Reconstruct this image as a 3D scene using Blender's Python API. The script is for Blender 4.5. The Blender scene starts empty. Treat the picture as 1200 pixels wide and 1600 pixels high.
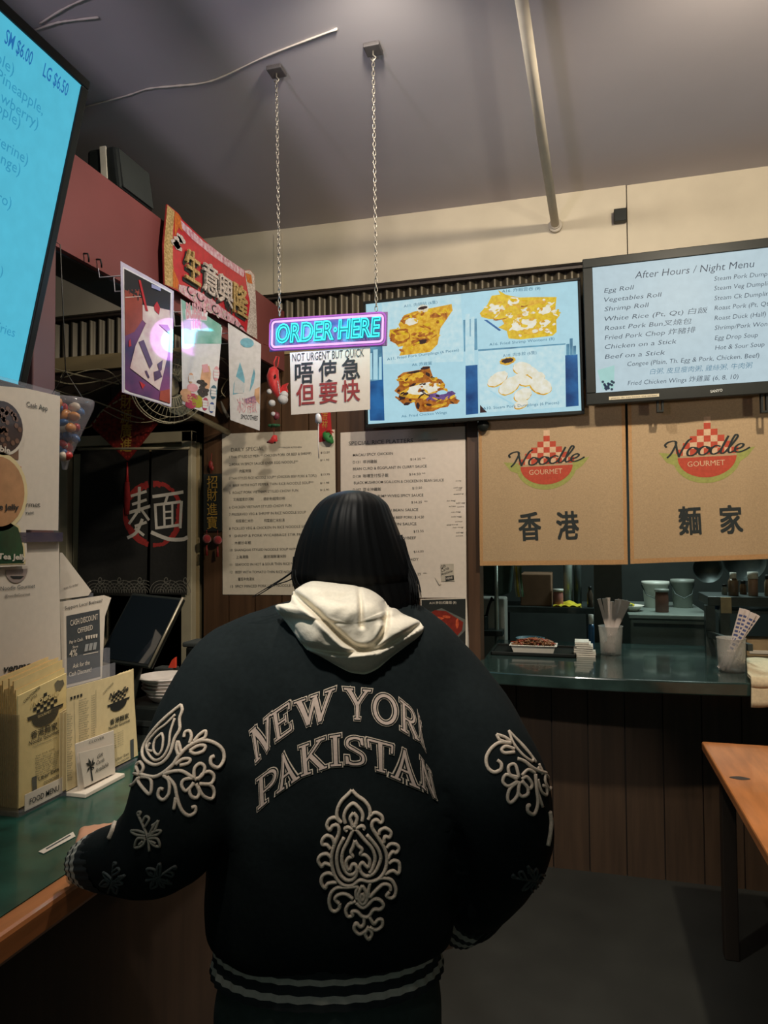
import bpy, bmesh, math, random
from mathutils import Vector as V, Matrix, noise
from mathutils.geometry import tessellate_polygon
from mathutils.bvhtree import BVHTree
R = random.Random(7)
scene = bpy.context.scene
COL = scene.collection
PI = math.pi

# ------------------------------------------------------------------ camera
FPX = 1110.0
CAM = V((0, 0, 1.58))
YAW, PITCH, ROLL = math.radians(15.3455), math.radians(1.8127), math.radians(0.4)
FWD = V((-math.sin(YAW)*math.cos(PITCH), math.cos(YAW)*math.cos(PITCH), math.sin(PITCH)))
_rt = V((math.cos(YAW), math.sin(YAW), 0)); _up = _rt.cross(FWD)
RT = _rt*math.cos(ROLL) - _up*math.sin(ROLL)
UP = _up*math.cos(ROLL) + _rt*math.sin(ROLL)
cd = bpy.data.cameras.new('camera'); cam = bpy.data.objects.new('camera', cd); COL.objects.link(cam)
cd.sensor_fit = 'HORIZONTAL'; cd.sensor_width = 36.0; cd.lens = 36.0*FPX/1200.0
cd.clip_start = 0.02; cd.clip_end = 60
cam.matrix_world = Matrix(((RT.x, UP.x, -FWD.x, CAM.x), (RT.y, UP.y, -FWD.y, CAM.y), (RT.z, UP.z, -FWD.z, CAM.z), (0, 0, 0, 1)))
scene.camera = cam

# ------------------------------------------------------------------ world, lamps, exposure
vs = scene.view_settings
vs.view_transform = 'Standard'; vs.look = 'None'; vs.gamma = 1.0; vs.use_curve_mapping = False
vs.exposure = 0.0
wd = bpy.data.worlds.new('world'); scene.world = wd; wd.use_nodes = True
bg = wd.node_tree.nodes['Background']; bg.inputs[0].default_value = (0.70, 0.95, 0.86, 1); bg.inputs[1].default_value = 0.12

def lamp(kind, name, loc, target, energy, color, size=.2, spot=60, blend=.6):
    l = bpy.data.lights.new(name, kind); l.energy = energy; l.color = color
    o = bpy.data.objects.new(name, l); COL.objects.link(o); o.location = loc
    if target is not None:
        o.rotation_euler = (V(target)-V(loc)).to_track_quat('-Z', 'Y').to_euler()
    if kind == 'AREA': l.size = size
    elif kind in ('SPOT', 'POINT'): l.shadow_soft_size = size
    if kind == 'SPOT': l.spot_size = math.radians(spot); l.spot_blend = blend
    return o
WARM = (1.0, .86, .66)
# downlights over the table and behind the photographer; menu wall and counter spots added
lamp('SPOT', 'overhead_spot', (0.66, 1.62, 3.13), (0.22, 3.5, 1.45), 140, WARM, .04, 122, .4)
lamp('SPOT', 'overhead_spot', (-0.50, 1.70, 3.13), (-0.85, 3.3, 1.0), 66, (1, .91, .77), .04, 150, .5)  # added wall wash to brighten the menu sheets
lamp('SPOT', 'overhead_spot', (-0.22, -0.15, 3.12), (-0.50, 1.48, 1.55), 150, (1, .94, .84), .05, 37, .45)
lamp('SPOT', 'overhead_spot', (-0.40, 0.45, 3.12), (-1.15, 1.15, .95), 24, (1, .88, .70), .06, 70, .8)  # added spot to brighten the things on the order counter
# added fill spots without any fixture, washing the ceiling and the bulkhead
lamp('SPOT', 'ceiling_fill', (1.9, 0.4, 1.9), (1.0, 2.7, 3.3), 95, (1, .90, .72), .10, 72, .9)
lamp('SPOT', 'ceiling_fill', (-1.2, -1.2, 1.9), (-0.8, 0.9, 3.3), 150, (.94, .82, 1.0), .12, 76, .9)
# the neon sign's own pink and cyan light
for _x in (-1.0, -.87, -.74): lamp('POINT', 'neon_glow_cyan', (_x, 2.15, 2.265), None, .55, (.02, .85, .95), .042)
lamp('POINT', 'neon_glow_pink', (-0.87, 2.13, 2.265), None, .9, (.85, .30, 1.0), .085)
lamp('AREA', 'kitchen_fill', (0.6, 4.5, 2.35), (0.6, 4.5, 0), 22, (.80, 1.0, .95), .5)  # added lamp inside the kitchen for glints on the metal

# ------------------------------------------------------------------ pixel -> place
def ray(px, py): return RT*(px-600) + UP*(800-py) + FWD*FPX
def onY(px, py, Y): r = ray(px, py); return CAM + r*(Y/r.y)
def onX(px, py, X): r = ray(px, py); return CAM + r*(X/r.x)
def onZ(px, py, Z): r = ray(px, py); return CAM + r*((Z-CAM.z)/r.z)
def onD(px, py, D): return CAM + ray(px, py)*(D/FPX)
def S(r, g, b):
    f = lambda c: (c/255/12.92) if c/255 <= .04045 else ((c/255+.055)/1.055)**2.4
    return (f(r), f(g), f(b))

# ------------------------------------------------------------------ materials
MATS = {}
def mat(name, rgb, rough=.6, var=.12, scale=25, bump=0., metal=0., spec=.5, coat=0., sheen=0., stretch=None, emit=0., mix2=None, alpha=1., ior=1.5):
    if name in MATS: return MATS[name]
    m = bpy.data.materials.new(name); m.use_nodes = True
    nt = m.node_tree; N = nt.nodes; L = nt.links
    p = N['Principled BSDF']
    tc = N.new('ShaderNodeTexCoord'); mp = N.new('ShaderNodeMapping')
    L.new(tc.outputs['Object'], mp.inputs['Vector'])
    if stretch: mp.inputs['Scale'].default_value = stretch
    nz = N.new('ShaderNodeTexNoise'); nz.inputs['Scale'].default_value = scale; nz.inputs['Detail'].default_value = 4
    L.new(mp.outputs['Vector'], nz.inputs['Vector'])
    rp = N.new('ShaderNodeValToRGB')
    a = tuple(c*(1-var) for c in rgb); b = mix2 if mix2 else tuple(min(1, c*(1+var)) for c in rgb)
    rp.color_ramp.elements[0].color = (*a, 1); rp.color_ramp.elements[0].position = .3
    rp.color_ramp.elements[1].color = (*b, 1); rp.color_ramp.elements[1].position = .7
    L.new(nz.outputs['Fac'], rp.inputs['Fac'])
    L.new(rp.outputs['Color'], p.inputs['Base Color'])
    p.inputs['Roughness'].default_value = rough; p.inputs['Metallic'].default_value = metal
    p.inputs['Specular IOR Level'].default_value = spec; p.inputs['IOR'].default_value = ior
    p.inputs['Coat Weight'].default_value = coat; p.inputs['Coat Roughness'].default_value = .06
    p.inputs['Sheen Weight'].default_value = sheen
    p.inputs['Alpha'].default_value = alpha
    if bump:
        bp = N.new('ShaderNodeBump'); bp.inputs['Strength'].default_value = bump; bp.inputs['Distance'].default_value = .004
        L.new(nz.outputs['Fac'], bp.inputs['Height']); L.new(bp.outputs['Normal'], p.inputs['Normal'])
    if emit:
        L.new(rp.outputs['Color'], p.inputs['Emission Color']); p.inputs['Emission Strength'].default_value = emit
        p.inputs['Base Color'].default_value = (.01, .01, .01, 1)
        for l in list(p.inputs['Base Color'].links): L.remove(l)
    MATS[name] = m
    return m
def clear(name, tint, solid=.25, rough=.1):
    """clear plastic: mostly see-through with a glossy skin"""
    if name in MATS: return MATS[name]
    m = bpy.data.materials.new(name); m.use_nodes = True; nt = m.node_tree; N = nt.nodes; L = nt.links
    p = N['Principled BSDF']; p.inputs['Base Color'].default_value = (*tint, 1); p.inputs['Roughness'].default_value = rough
    nz = N.new('ShaderNodeTexNoise'); nz.inputs['Scale'].default_value = 9
    mr = N.new('ShaderNodeMapRange'); mr.inputs['To Min'].default_value = solid*.8; mr.inputs['To Max'].default_value = min(1, solid*1.2)
    L.new(nz.outputs['Fac'], mr.inputs['Value']); L.new(mr.outputs['Result'], p.inputs['Alpha'])
    MATS[name] = m
    return m

# ------------------------------------------------------------------ text outlines
_TC = {}
def glyphs(s, offset=0., shear=0., res=2):
    k = (s, offset, shear, res)
    if k not in _TC:
        c = bpy.data.curves.new('t', 'FONT'); c.body = s; c.size = 1; c.offset = offset; c.shear = shear; c.resolution_u = res
        o = bpy.data.objects.new('t', c)
        me = bpy.data.meshes.new_from_object(o)
        vv = [(v.co.x, v.co.y) for v in me.vertices]; ff = [tuple(p.vertices) for p in me.polygons]
        bpy.data.objects.remove(o); bpy.data.curves.remove(c); bpy.data.meshes.remove(me)
        _TC[k] = (vv, ff)
    return _TC[k]

# ------------------------------------------------------------------ mesh builder
ORI = {}
class MB:
    def __init__(s): s.v = []; s.f = []; s.m = []; s.sm = []; s.mats = []
    def mi(s, m):
        if m not in s.mats: s.mats.append(m)
        return s.mats.index(m)
    def add(s, vv, ff, m, smooth=False):
        b = len(s.v); s.v += [V(x) for x in vv]; i = s.mi(m)
        for f in ff: s.f.append(tuple(b+k for k in f)); s.m.append(i); s.sm.append(smooth)
        return s
    def obox(s, o, a, b, c, m):
        o, a, b, c = V(o), V(a), V(b), V(c)
        return s.add([o, o+a, o+a+b, o+b, o+c, o+a+c, o+a+b+c, o+b+c], [(0,3,2,1),(4,5,6,7),(0,1,5,4),(1,2,6,5),(2,3,7,6),(3,0,4,7)], m)
    def box(s, lo, hi, m):
        lo, hi = V(lo), V(hi); d = hi-lo
        return s.obox(lo, (d.x,0,0), (0,d.y,0), (0,0,d.z), m)
    def tube(s, pts, r, m, n=8, close=False, flat=None, caps=True):
        pts = [V(p) for p in pts]; k = len(pts)
        rr = r if isinstance(r, (list, tuple)) else [r]*k
        vv = []; ff = []; prev = None
        for i, p in enumerate(pts):
            t = (pts[(i+1) % k]-pts[i-1]) if close else (pts[min(i+1, k-1)]-pts[max(i-1, 0)])
            t = t.normalized() if t.length > 1e-9 else V((0,0,1))
            if prev is None:
                u = t.orthogonal().normalized()
            else:
                u = prev - t*prev.dot(t); u = u.normalized() if u.length > 1e-6 else t.orthogonal().normalized()
            prev = u; w = t.cross(u)
            for j in range(n):
                a = 2*PI*j/n; vv.append(p + (u*math.cos(a)+w*math.sin(a))*rr[i])
        for i in range(k if close else k-1):
            for j in range(n):
                a = i*n+j; b = i*n+(j+1) % n; c = ((i+1) % k)*n+(j+1) % n; d = ((i+1) % k)*n+j
                ff.append((a, b, c, d))
        if caps and not close: ff.append(tuple(range(n-1, -1, -1))); ff.append(tuple((k-1)*n+j for j in range(n)))
        return s.add(vv, ff, m, True)
    def lathe(s, prof, c, m, n=24, smooth=True, ax=None):
        c = V(c); vv = []; ff = []; k = len(prof)
        X, Y, Z = (V((1,0,0)), V((0,1,0)), V((0,0,1))) if ax is None else ax
        for r, z in prof:
            for j in range(n):
                a = 2*PI*j/n; vv.append(c + X*(r*math.cos(a)) + Y*(r*math.sin(a)) + Z*z)
        for i in range(k-1):
            for j in range(n): ff.append((i*n+j, i*n+(j+1) % n, (i+1)*n+(j+1) % n, (i+1)*n+j))
        if prof[0][0] > 1e-6: ff.append(tuple(range(n-1, -1, -1)))
        if prof[-1][0] > 1e-6: ff.append(tuple((k-1)*n+j for j in range(n)))
        return s.add(vv, ff, m, smooth)
    def ell(s, c, r, m, n=16, k=10, rot=None):
        vv = []; ff = []; c = V(c)
        r = (r, r, r) if not isinstance(r, (tuple, list)) else r
        for i in range(k+1):
            th = PI*i/k
            for j in range(n):
                a = 2*PI*j/n; p = V((r[0]*math.sin(th)*math.cos(a), r[1]*math.sin(th)*math.sin(a), r[2]*math.cos(th)))
                if rot: p = rot @ p
                vv.append(c+p)
        for i in range(k):
            for j in range(n): ff.append((i*n+j, (i+1)*n+j, (i+1)*n+(j+1) % n, i*n+(j+1) % n))
        return s.add(vv, ff, m, True)
    def prism(s, poly, vec, m):
        poly = [V(p) for p in poly]; n = len(poly); vec = V(vec)
        return s.add(poly+[p+vec for p in poly], [tuple(range(n)), tuple(range(2*n-1, n-1, -1))]+[(i, (i+1) % n, n+(i+1) % n, n+i) for i in range(n)], m)
    def grid(s, fn, nu, nv, m, smooth=True):
        vv = [fn(i/nu, j/nv) for j in range(nv+1) for i in range(nu+1)]
        ff = [(j*(nu+1)+i, j*(nu+1)+i+1, (j+1)*(nu+1)+i+1, (j+1)*(nu+1)+i) for j in range(nv) for i in range(nu)]
        return s.add(vv, ff, m, smooth)
    def rings(s, rings, m, cap=True, smooth=True):
        n = len(rings[0]); vv = [p for r in rings for p in r]; ff = []
        for i in range(len(rings)-1):
            for j in range(n): ff.append((i*n+j, i*n+(j+1) % n, (i+1)*n+(j+1) % n, (i+1)*n+j))
        if cap: ff.append(tuple(range(n-1, -1, -1))); ff.append(tuple((len(rings)-1)*n+j for j in range(n)))
        return s.add(vv, ff, m, smooth)
    def build(s, name, parent=None, origin=None, bevel=0., sub=0):
        me = bpy.data.meshes.new(name)
        if parent is not None: og = ORI[parent]
        elif origin is not None: og = V(origin)
        else:
            og = V(((min(p.x for p in s.v)+max(p.x for p in s.v))/2, (min(p.y for p in s.v)+max(p.y for p in s.v))/2, min(p.z for p in s.v)))
        me.from_pydata([tuple(p-og) for p in s.v], [], s.f)
        for m in s.mats: me.materials.append(m)
        for p, i, k in zip(me.polygons, s.m, s.sm): p.material_index = i; p.use_smooth = k
        bm = bmesh.new(); bm.from_mesh(me); bmesh.ops.recalc_face_normals(bm, faces=bm.faces); bm.to_mesh(me); bm.free()
        me.update()
        o = bpy.data.objects.new(name, me); COL.objects.link(o); ORI[o] = og
        if parent is not None: o.parent = parent
        else: o.location = og
        if bevel:
            b = o.modifiers.new('bevel', 'BEVEL'); b.width = bevel; b.segments = 2; b.limit_method = 'ANGLE'
        if sub:
            b = o.modifiers.new('smooth', 'SUBSURF'); b.levels = sub; b.render_levels = sub
        return o

class Sheet(MB):
    """a flat (or gently rippled) thing with printing on it, in metres right / down from its top-left corner"""
    def __init__(s, TL, TR, BL, disp=None):
        super().__init__(); s.o = V(TL); s.r = (V(TR)-s.o); s.W = s.r.length; s.r.normalize()
        d = V(BL)-s.o; s.d = d - s.r*d.dot(s.r); s.H = s.d.length; s.d.normalize(); s.n = s.d.cross(s.r); s.disp = disp
    def P(s, a, b, h=0.):
        return s.o + s.r*a + s.d*b + s.n*(h + (s.disp(a, b) if s.disp else 0))
    def q(s, px, py):
        r = ray(px, py); t = (s.o-CAM).dot(s.n)/r.dot(s.n); p = CAM+r*t-s.o
        return (p.dot(s.r), p.dot(s.d))
    def uv(s, u, v): return (u*s.W, v*s.H)
    def poly(s, pts, m, layer=1, sub=None):
        h = layer*.0007
        pts3 = [V((a, b, 0)) for a, b in pts]
        if sub is None and len(pts) <= 4 and not s.disp:
            return s.add([s.P(a, b, h) for a, b in pts], [tuple(range(len(pts)))], m)
        tris = [tuple(pts3[i] for i in t) for t in tessellate_polygon([pts3])]
        if s.disp and sub is None: sub = .02
        if sub:
            out = []; st = tris
            while st:
                t = st.pop(); e = [(t[(i+1) % 3]-t[i]).length for i in range(3)]; k = e.index(max(e))
                if e[k] > sub:
                    a, b, c = t[k], t[(k+1) % 3], t[(k+2) % 3]; mm = (a+b)/2
                    st.append((a, mm, c)); st.append((mm, b, c))
                else: out.append(t)
            tris = out
        vv = []; ff = []
        for t in tris:
            ff.append((len(vv), len(vv)+1, len(vv)+2)); vv += [s.P(p.x, p.y, h) for p in t]
        return s.add(vv, ff, m)
    def rect(s, a0, b0, a1, b1, m, layer=1): return s.poly([(a0, b0), (a1, b0), (a1, b1), (a0, b1)], m, layer)
    def ppoly(s, pxs, m, layer=1): return s.poly([s.q(*p) for p in pxs], m, layer)
    def upoly(s, uvs, m, layer=1): return s.poly([s.uv(*p) for p in uvs], m, layer)
    def oval(s, a, b, ra, rb, m, layer=1, n=20, rough=0., a0=0, a1=2*PI, rot=0.):
        pts = []
        for i in range(n + (0 if a1-a0 > 6.2 else 1)):
            t = a0+(a1-a0)*i/n; k = 1+rough*(R.random()-.5)*2
            x, y = ra*k*math.cos(t), rb*k*math.sin(t)
            pts.append((a+x*math.cos(rot)-y*math.sin(rot), b+x*math.sin(rot)+y*math.cos(rot)))
        return s.poly(pts, m, layer)
    def line(s, pts, w, m, layer=1):
        for (x0, y0), (x1, y1) in zip(pts[:-1], pts[1:]):
            L = math.hypot(x1-x0, y1-y0)
            if L < 1e-6: continue
            ex, ey = (x1-x0)/L*w*.25, (y1-y0)/L*w*.25; nx, ny = -(y1-y0)/L*w/2, (x1-x0)/L*w/2
            s.poly([(x0-ex+nx, y0-ey+ny), (x1+ex+nx, y1+ey+ny), (x1+ex-nx, y1+ey-ny), (x0-ex-nx, y0-ey-ny)], m, layer)
    def ring(s, a, b, ra, rb, w, m, layer=1, n=28, a0=0, a1=2*PI, rough=0.):
        for i in range(n):
            t0, t1 = a0+(a1-a0)*i/n, a0+(a1-a0)*(i+1)/n
            k0, k1 = 1-w/ra, 1
            if rough: k1 = 1+rough*(R.random()-.5); k0 -= rough*(R.random()-.5)
            P = [(a+ra*k1*math.cos(t0), b+rb*k1*math.sin(t0)), (a+ra*k1*math.cos(t1), b+rb*k1*math.sin(t1)), (a+ra*k0*math.cos(t1), b+rb*k0*math.sin(t1)), (a+ra*k0*math.cos(t0), b+rb*k0*math.sin(t0))]
            s.poly(P, m, layer)
    def text(s, body, p0, p1=None, h=.02, m=None, layer=2, offset=0., shear=0., align='L', res=2, ang=None, bold=0.):
        """p0 baseline start in metres; p1 baseline end (fits the width); h cap height"""
        if bold:
            for i, (bx_, by_) in enumerate(((-1, -1), (1, -1), (-1, 1), (1, 1))):
                e = bold*h/.7*.7; s.text(body, (p0[0]+bx_*e, p0[1]+by_*e), (p1[0]+bx_*e, p1[1]+by_*e) if p1 else None, h, m, layer+.06*(i+1), offset, shear, align, res, ang)
        vv, ff = glyphs(body, offset, shear, res)
        if not vv: return s
        x0 = min(v[0] for v in vv); x1 = max(v[0] for v in vv)
        k = h/.70; w = (x1-x0)*k
        if p1 is None:
            t = ang or 0.; dx, dy = math.cos(t), math.sin(t); kx = k
        else:
            L = math.hypot(p1[0]-p0[0], p1[1]-p0[1]); dx, dy = (p1[0]-p0[0])/L, (p1[1]-p0[1])/L; kx = L/(x1-x0)
            w = L
        sx = -w if align == 'R' else (-w/2 if align == 'C' else 0)
        hh = layer*.0007
        pts = []
        for x, y in vv:
            X = (x-x0)*kx + sx; Y = y*k
            pts.append((p0[0]+dx*X+dy*Y, p0[1]+dy*X-dx*Y))
        if s.disp:
            for f in ff: s.poly([pts[i] for i in f], m, layer)
            return s
        return s.add([s.P(a, b, hh) for a, b in pts], ff, m)
    def tp(s, body, a, b, hpx, m, layer=2, **k):
        """the same with photo pixels for the baseline ends and the height"""
        p0 = s.q(*a); pt = s.q(a[0], a[1]-hpx)
        return s.text(body, p0, s.q(*b) if b else None, math.hypot(pt[0]-p0[0], pt[1]-p0[1]), m, layer, **k)
    def slab(s, m, th=.002, pts=None, edge=None):
        pts = pts or [(0, 0), (s.W, 0), (s.W, s.H), (0, s.H)]
        f = [s.P(a, b, 0) for a, b in pts]; n = len(pts)
        g = [p - s.n*th for p in f]
        s.add(f, [tuple(range(n))], m)
        return s.add(f+g, [tuple(range(2*n-1, n-1, -1))]+[(i, (i+1) % n, n+(i+1) % n, n+i) for i in range(n)], edge or m)
    def cloth(s, m, th=.002, nu=40, nv=30, pts=None):
        """rippled slab"""
        P4 = pts or [(0, 0), (s.W, 0), (s.W, s.H), (0, s.H)]
        def bl(u, v, h):
            a = (P4[0][0]*(1-u)+P4[1][0]*u)*(1-v)+(P4[3][0]*(1-u)+P4[2][0]*u)*v
            b = (P4[0][1]*(1-u)+P4[1][1]*u)*(1-v)+(P4[3][1]*(1-u)+P4[2][1]*u)*v
            return s.P(a, b, h)
        s.grid(lambda u, v: bl(u, v, 0), nu, nv, m); s.grid(lambda u, v: bl(u, v, -th), nu, nv, m)
        for e in (lambda t, h: bl(t, 0, h), lambda t, h: bl(t, 1, h)):
            s.grid(lambda u, v: e(u, -th*v), nu, 1, m, False)
        for e in (lambda t, h: bl(0, t, h), lambda t, h: bl(1, t, h)):
            s.grid(lambda u, v: e(u, -th*v), nv, 1, m, False)
        return s
    def bx(s, a0, b0, a1, b1, h0, h1, m):
        return s.obox(s.P(a0, b0, h0), s.r*(a1-a0), s.d*(b1-b0), s.n*(h1-h0), m)

def tag(o, label=None, cat=None, group=None, kind=None):
    if label: o['label'] = label
    if cat: o['category'] = cat
    if group: o['group'] = group
    if kind: o['kind'] = kind
    return o
def thing(name, loc, label, cat, group=None):
    o = bpy.data.objects.new(name, None); COL.objects.link(o); o.location = loc; o.empty_display_size = .05
    ORI[o] = V(loc); return tag(o, label, cat, group)
def struct(mb, name, **k): return tag(mb.build(name, **k), kind='structure')
def spline(pts, n=6, close=False):
    """Catmull-Rom through the points (any dimension)"""
    k = len(pts); out = []
    rng = range(k if close else k-1)
    for i in rng:
        if close: p = [pts[(i+j-1) % k] for j in range(4)]
        else: p = [pts[max(i-1, 0)], pts[i], pts[i+1], pts[min(i+2, k-1)]]
        for j in range(n):
            t = j/n
            out.append(tuple(.5*(2*b+(c-a)*t+(2*a-5*b+4*c-d)*t*t+(3*b-a-3*c+d)*t**3) for a, b, c, d in zip(*p)))
    if not close: out.append(tuple(pts[-1]))
    return out
# ================================================================== palette
M_CEIL = mat('ceiling_paint', S(176, 170, 172), .85, .06, 1.5, bump=.15)
M_BEIGE = mat('beige_plaster', S(164, 155, 137), .8, .06, 6, bump=.1)
M_BEIGE2 = mat('tan_trim', S(150, 132, 96), .8, .08, 6)
M_CORR = mat('dark_corrugated_metal', S(74, 68, 56), .42, .25, 12, metal=.6, stretch=(1, 1, .2))
M_WOOD = mat('wood_panel', S(80, 56, 36), .5, .28, 10, stretch=(3, 3, .18), bump=.2)
M_WOODD = mat('dark_wood_panel', S(64, 47, 33), .55, .25, 10, stretch=(3, 3, .18), bump=.2)
M_WOODX = mat('brown_black_wood', S(46, 36, 28), .6, .2, 8, stretch=(3, 3, .2))
M_TRIMW = mat('brown_trim', S(76, 53, 36), .45, .2, 14, stretch=(3, 3, .2))
M_BURG = mat('burgundy_paint', S(108, 56, 54), .5, .10, 4)
M_BLACK = mat('black_plastic', S(28, 31, 29), .4, .1, 40, spec=.2)
M_BLACKM = mat('matte_black', S(28, 32, 29), .8, .1, 30)
M_FLOOR = mat('dark_floor_tile', S(40, 41, 38), .6, .2, 5)
M_JAMB = mat('cream_door_paint', S(170, 160, 134), .6, .08, 8)
M_DARK = mat('dark_kitchen_wall', S(44, 50, 46), .6, .2, 6)
M_STEEL = mat('brushed_steel', S(150, 160, 152), .36, .12, 30, metal=.55, stretch=(1, 8, 8))
M_DSTEEL = mat('dark_steel', S(66, 74, 72), .38, .2, 20, metal=.5)
M_PIPE = mat('painted_pipe', S(172, 164, 150), .5, .06, 20)
M_CHAIN = mat('dull_chain_metal', S(138, 132, 122), .4, .1, 60, metal=.7)
M_GREEN = mat('green_marble_laminate', S(24, 66, 56), .28, .45, 14, bump=0, coat=.3)
M_ORANGEW = mat('orange_wood_edge', S(176, 108, 62), .4, .22, 9, stretch=(6, .6, 6), coat=.2)
M_BLKTOP = mat('black_green_counter', S(40, 56, 53), .16, .35, 10, coat=.5)
M_WHITE = mat('white_paper', S(208, 196, 180), .6, .03, 60)
M_CREAM = mat('cream_paper', S(214, 196, 148), .65, .05, 50)
M_INK = mat('black_ink', S(34, 36, 34), .6, .1, 80)
M_INKG = mat('dark_grey_ink', S(72, 76, 76), .6, .1, 80)
M_RED = mat('red_paper', S(176, 34, 34), .5, .12, 40)
M_DRED = mat('dark_red_paper', S(120, 28, 24), .6, .15, 60)
M_GOLD = mat('gold_ink', S(206, 164, 74), .35, .2, 60, metal=.3)

YW = 3.5                      # the wood-panelled wall faces the photographer at this distance
ZC = 3.215                    # ceiling
# ================================================================== the setting
mb = MB(); mb.box((-4.2, -2.6, -.05), (3.6, 6.2, 0), M_FLOOR); struct(mb, 'floor')
mb = MB()
mb.grid(lambda u, v: V((-4.2+7.8*u, -2.6+8.8*v, ZC + .010*math.sin(7*u+2*v)*math.sin(9*v+3*u))), 60, 60, M_CEIL)
mb.grid(lambda u, v: V((-4.2+7.8*u, -2.6+8.8*v, ZC+.08)), 1, 1, M_CEIL); struct(mb, 'ceiling')
def seam(pxs, r):
    m = MB(); P = [onZ(x, y, ZC-.002) for x, y in spline(pxs, 6)]
    m.tube(P, [r*.55*(.7+.6*R.random()) for _ in P], mat('seam_plaster', S(206, 196, 184), .8, .06, 20), 6); struct(m, 'trim_1' if len(pxs) == 8 else 'trim_2')
seam([(130, 168), (196, 150), (230, 139), (266, 135), (315, 130), (350, 119), (420, 86), (527, 45)], .006)
seam([(55, 47), (87, 36), (112, 32), (154, 27)], .006)
seam([(62, 37), (101, 13), (140, -5)], .005)

# bulkhead, corrugated band and ledge along the back wall
mb = MB(); mb.box((-4.2, YW-.04, 2.865), (.235, YW+.5, 3.26), M_BEIGE)
mb.box((.240, YW-.035, 2.865), (3.6, YW+.5, 3.26), M_BEIGE)
mb.box((-1.545, YW-.048, 2.865), (-1.500, YW-.04, ZC-.03), M_BEIGE); struct(mb, 'wall_back_upper')
mb = MB()
def corr(u, v):
    x = -4.2+7.8*u; return V((x, YW+.03+.016*math.sin(x*2*PI/.062), 2.63+.235*v))
mb.grid(corr, 900, 1, M_CORR)
mb.box((-4.2, YW+.06, 2.63), (3.6, YW+.14, 2.865), M_WOODX)
mb.box((-4.2, YW-.01, 2.848), (3.6, YW+.02, 2.864), M_WOODX); struct(mb, 'trim_3')
mb = MB(); mb.box((-4.2, YW-.01, 2.545), (-.49, YW+.10, 2.63), M_BEIGE2); mb.box((-.49, YW, 2.545), (3.6, YW+.1, 2.63), M_WOODX); struct(mb, 'trim_4')

def planks(mb, x0, x1, z0, z1, y, m, w=.155, back=M_WOODX):
    mb.box((x0, y+.014, z0), (x1, y+.10, z1), back)
    x = x0
    while x < x1-.01:
        xx = min(x+w, x1); mb.box((x+.003, y, z0), (xx-.003, y+.016, z1), m); x = xx
mb = MB(); planks(mb, -1.99, -.53, 0, 2.545, YW, M_WOOD)
planks(mb, -4.2, -1.99, 2.22, 2.545, YW+.02, M_WOODX, .4); mb.box((-4.2, YW+.02, 0), (-3.02, YW+.12, 2.22), M_WOODX)
struct(mb, 'wall_back')
mb = MB(); planks(mb, -.47, 3.4, 0, .90, YW, M_WOODD, .165); struct(mb, 'wall_back_lower')
mb = MB(); mb.box((-.47, YW+.02, 2.33), (3.4, YW+.1, 2.545), M_WOODX); struct(mb, 'trim_5')
mb = MB(); mb.box((-.53, YW-.02, 0), (-.472, YW+.12, 2.545), M_TRIMW); struct(mb, 'trim_6', bevel=.004)
mb = MB(); mb.box((1.75, YW-.02, .9), (3.4, YW+.12, 2.33), M_WOODX); struct(mb, 'wall_back_right')
# door opening
mb = MB()
mb.box((-2.115, YW-.02, 0), (-2.05, YW+.03, 2.16), M_JAMB); mb.box((-2.95, YW-.02, 2.10), (-2.05, YW+.03, 2.16), M_JAMB)
mb.box((-2.96, YW-.02, 0), (-2.86, YW+.03, 2.16), M_JAMB); mb.box((-2.86, YW+.03, 0), (-2.80, YW+.30, 2.10), M_JAMB)
mb.box((-2.86, YW+.03, 2.06), (-2.05, YW+.30, 2.10), M_BEIGE2); mb.box((-2.06, YW+.03, 0), (-2.03, YW+.30, 2.10), M_BEIGE2)
struct(mb, 'door_1_frame', bevel=.004)
# rooms behind
mb = MB()
mb.box((-4.2, 5.9, 0), (3.6, 6.0, 3.2), M_DARK); mb.box((-1.0, YW+.14, 0), (-.92, 5.9, 3.2), M_DARK)
mb.box((-4.2, YW+.15, 2.6), (-1.0, 5.9, 2.66), M_DARK); mb.box((-.92, YW+.15, 2.6), (3.6, 5.9, 2.66), M_DARK); struct(mb, 'wall_kitchen')
mb = MB(); mb.box((-4.2, -2.6, 0), (-3.6, YW, 3.2), M_WOODX); struct(mb, 'wall_left')
mb = MB(); mb.box((3.3, -2.6, 0), (3.6, YW, 3.2), M_BEIGE); struct(mb, 'wall_right')
# beam over the order counter, with its post
XB = -1.49
mb = MB(); mb.box((XB-.02, -.6, 2.446), (XB, YW-.04, 2.765), M_BURG); mb.box((XB-.16, -.6, 2.44), (XB-.02, YW-.04, 2.765), M_BLACKM); struct(mb, 'beam_left')
mb = MB(); yp = onX(74, 500, XB).y
mb.box((XB-.10, yp-.055, 0), (XB, yp+.035, 2.446), mat('plum_post_paint', S(96, 62, 60), .5, .1, 6)); struct(mb, 'column_left', bevel=.004)

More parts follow.
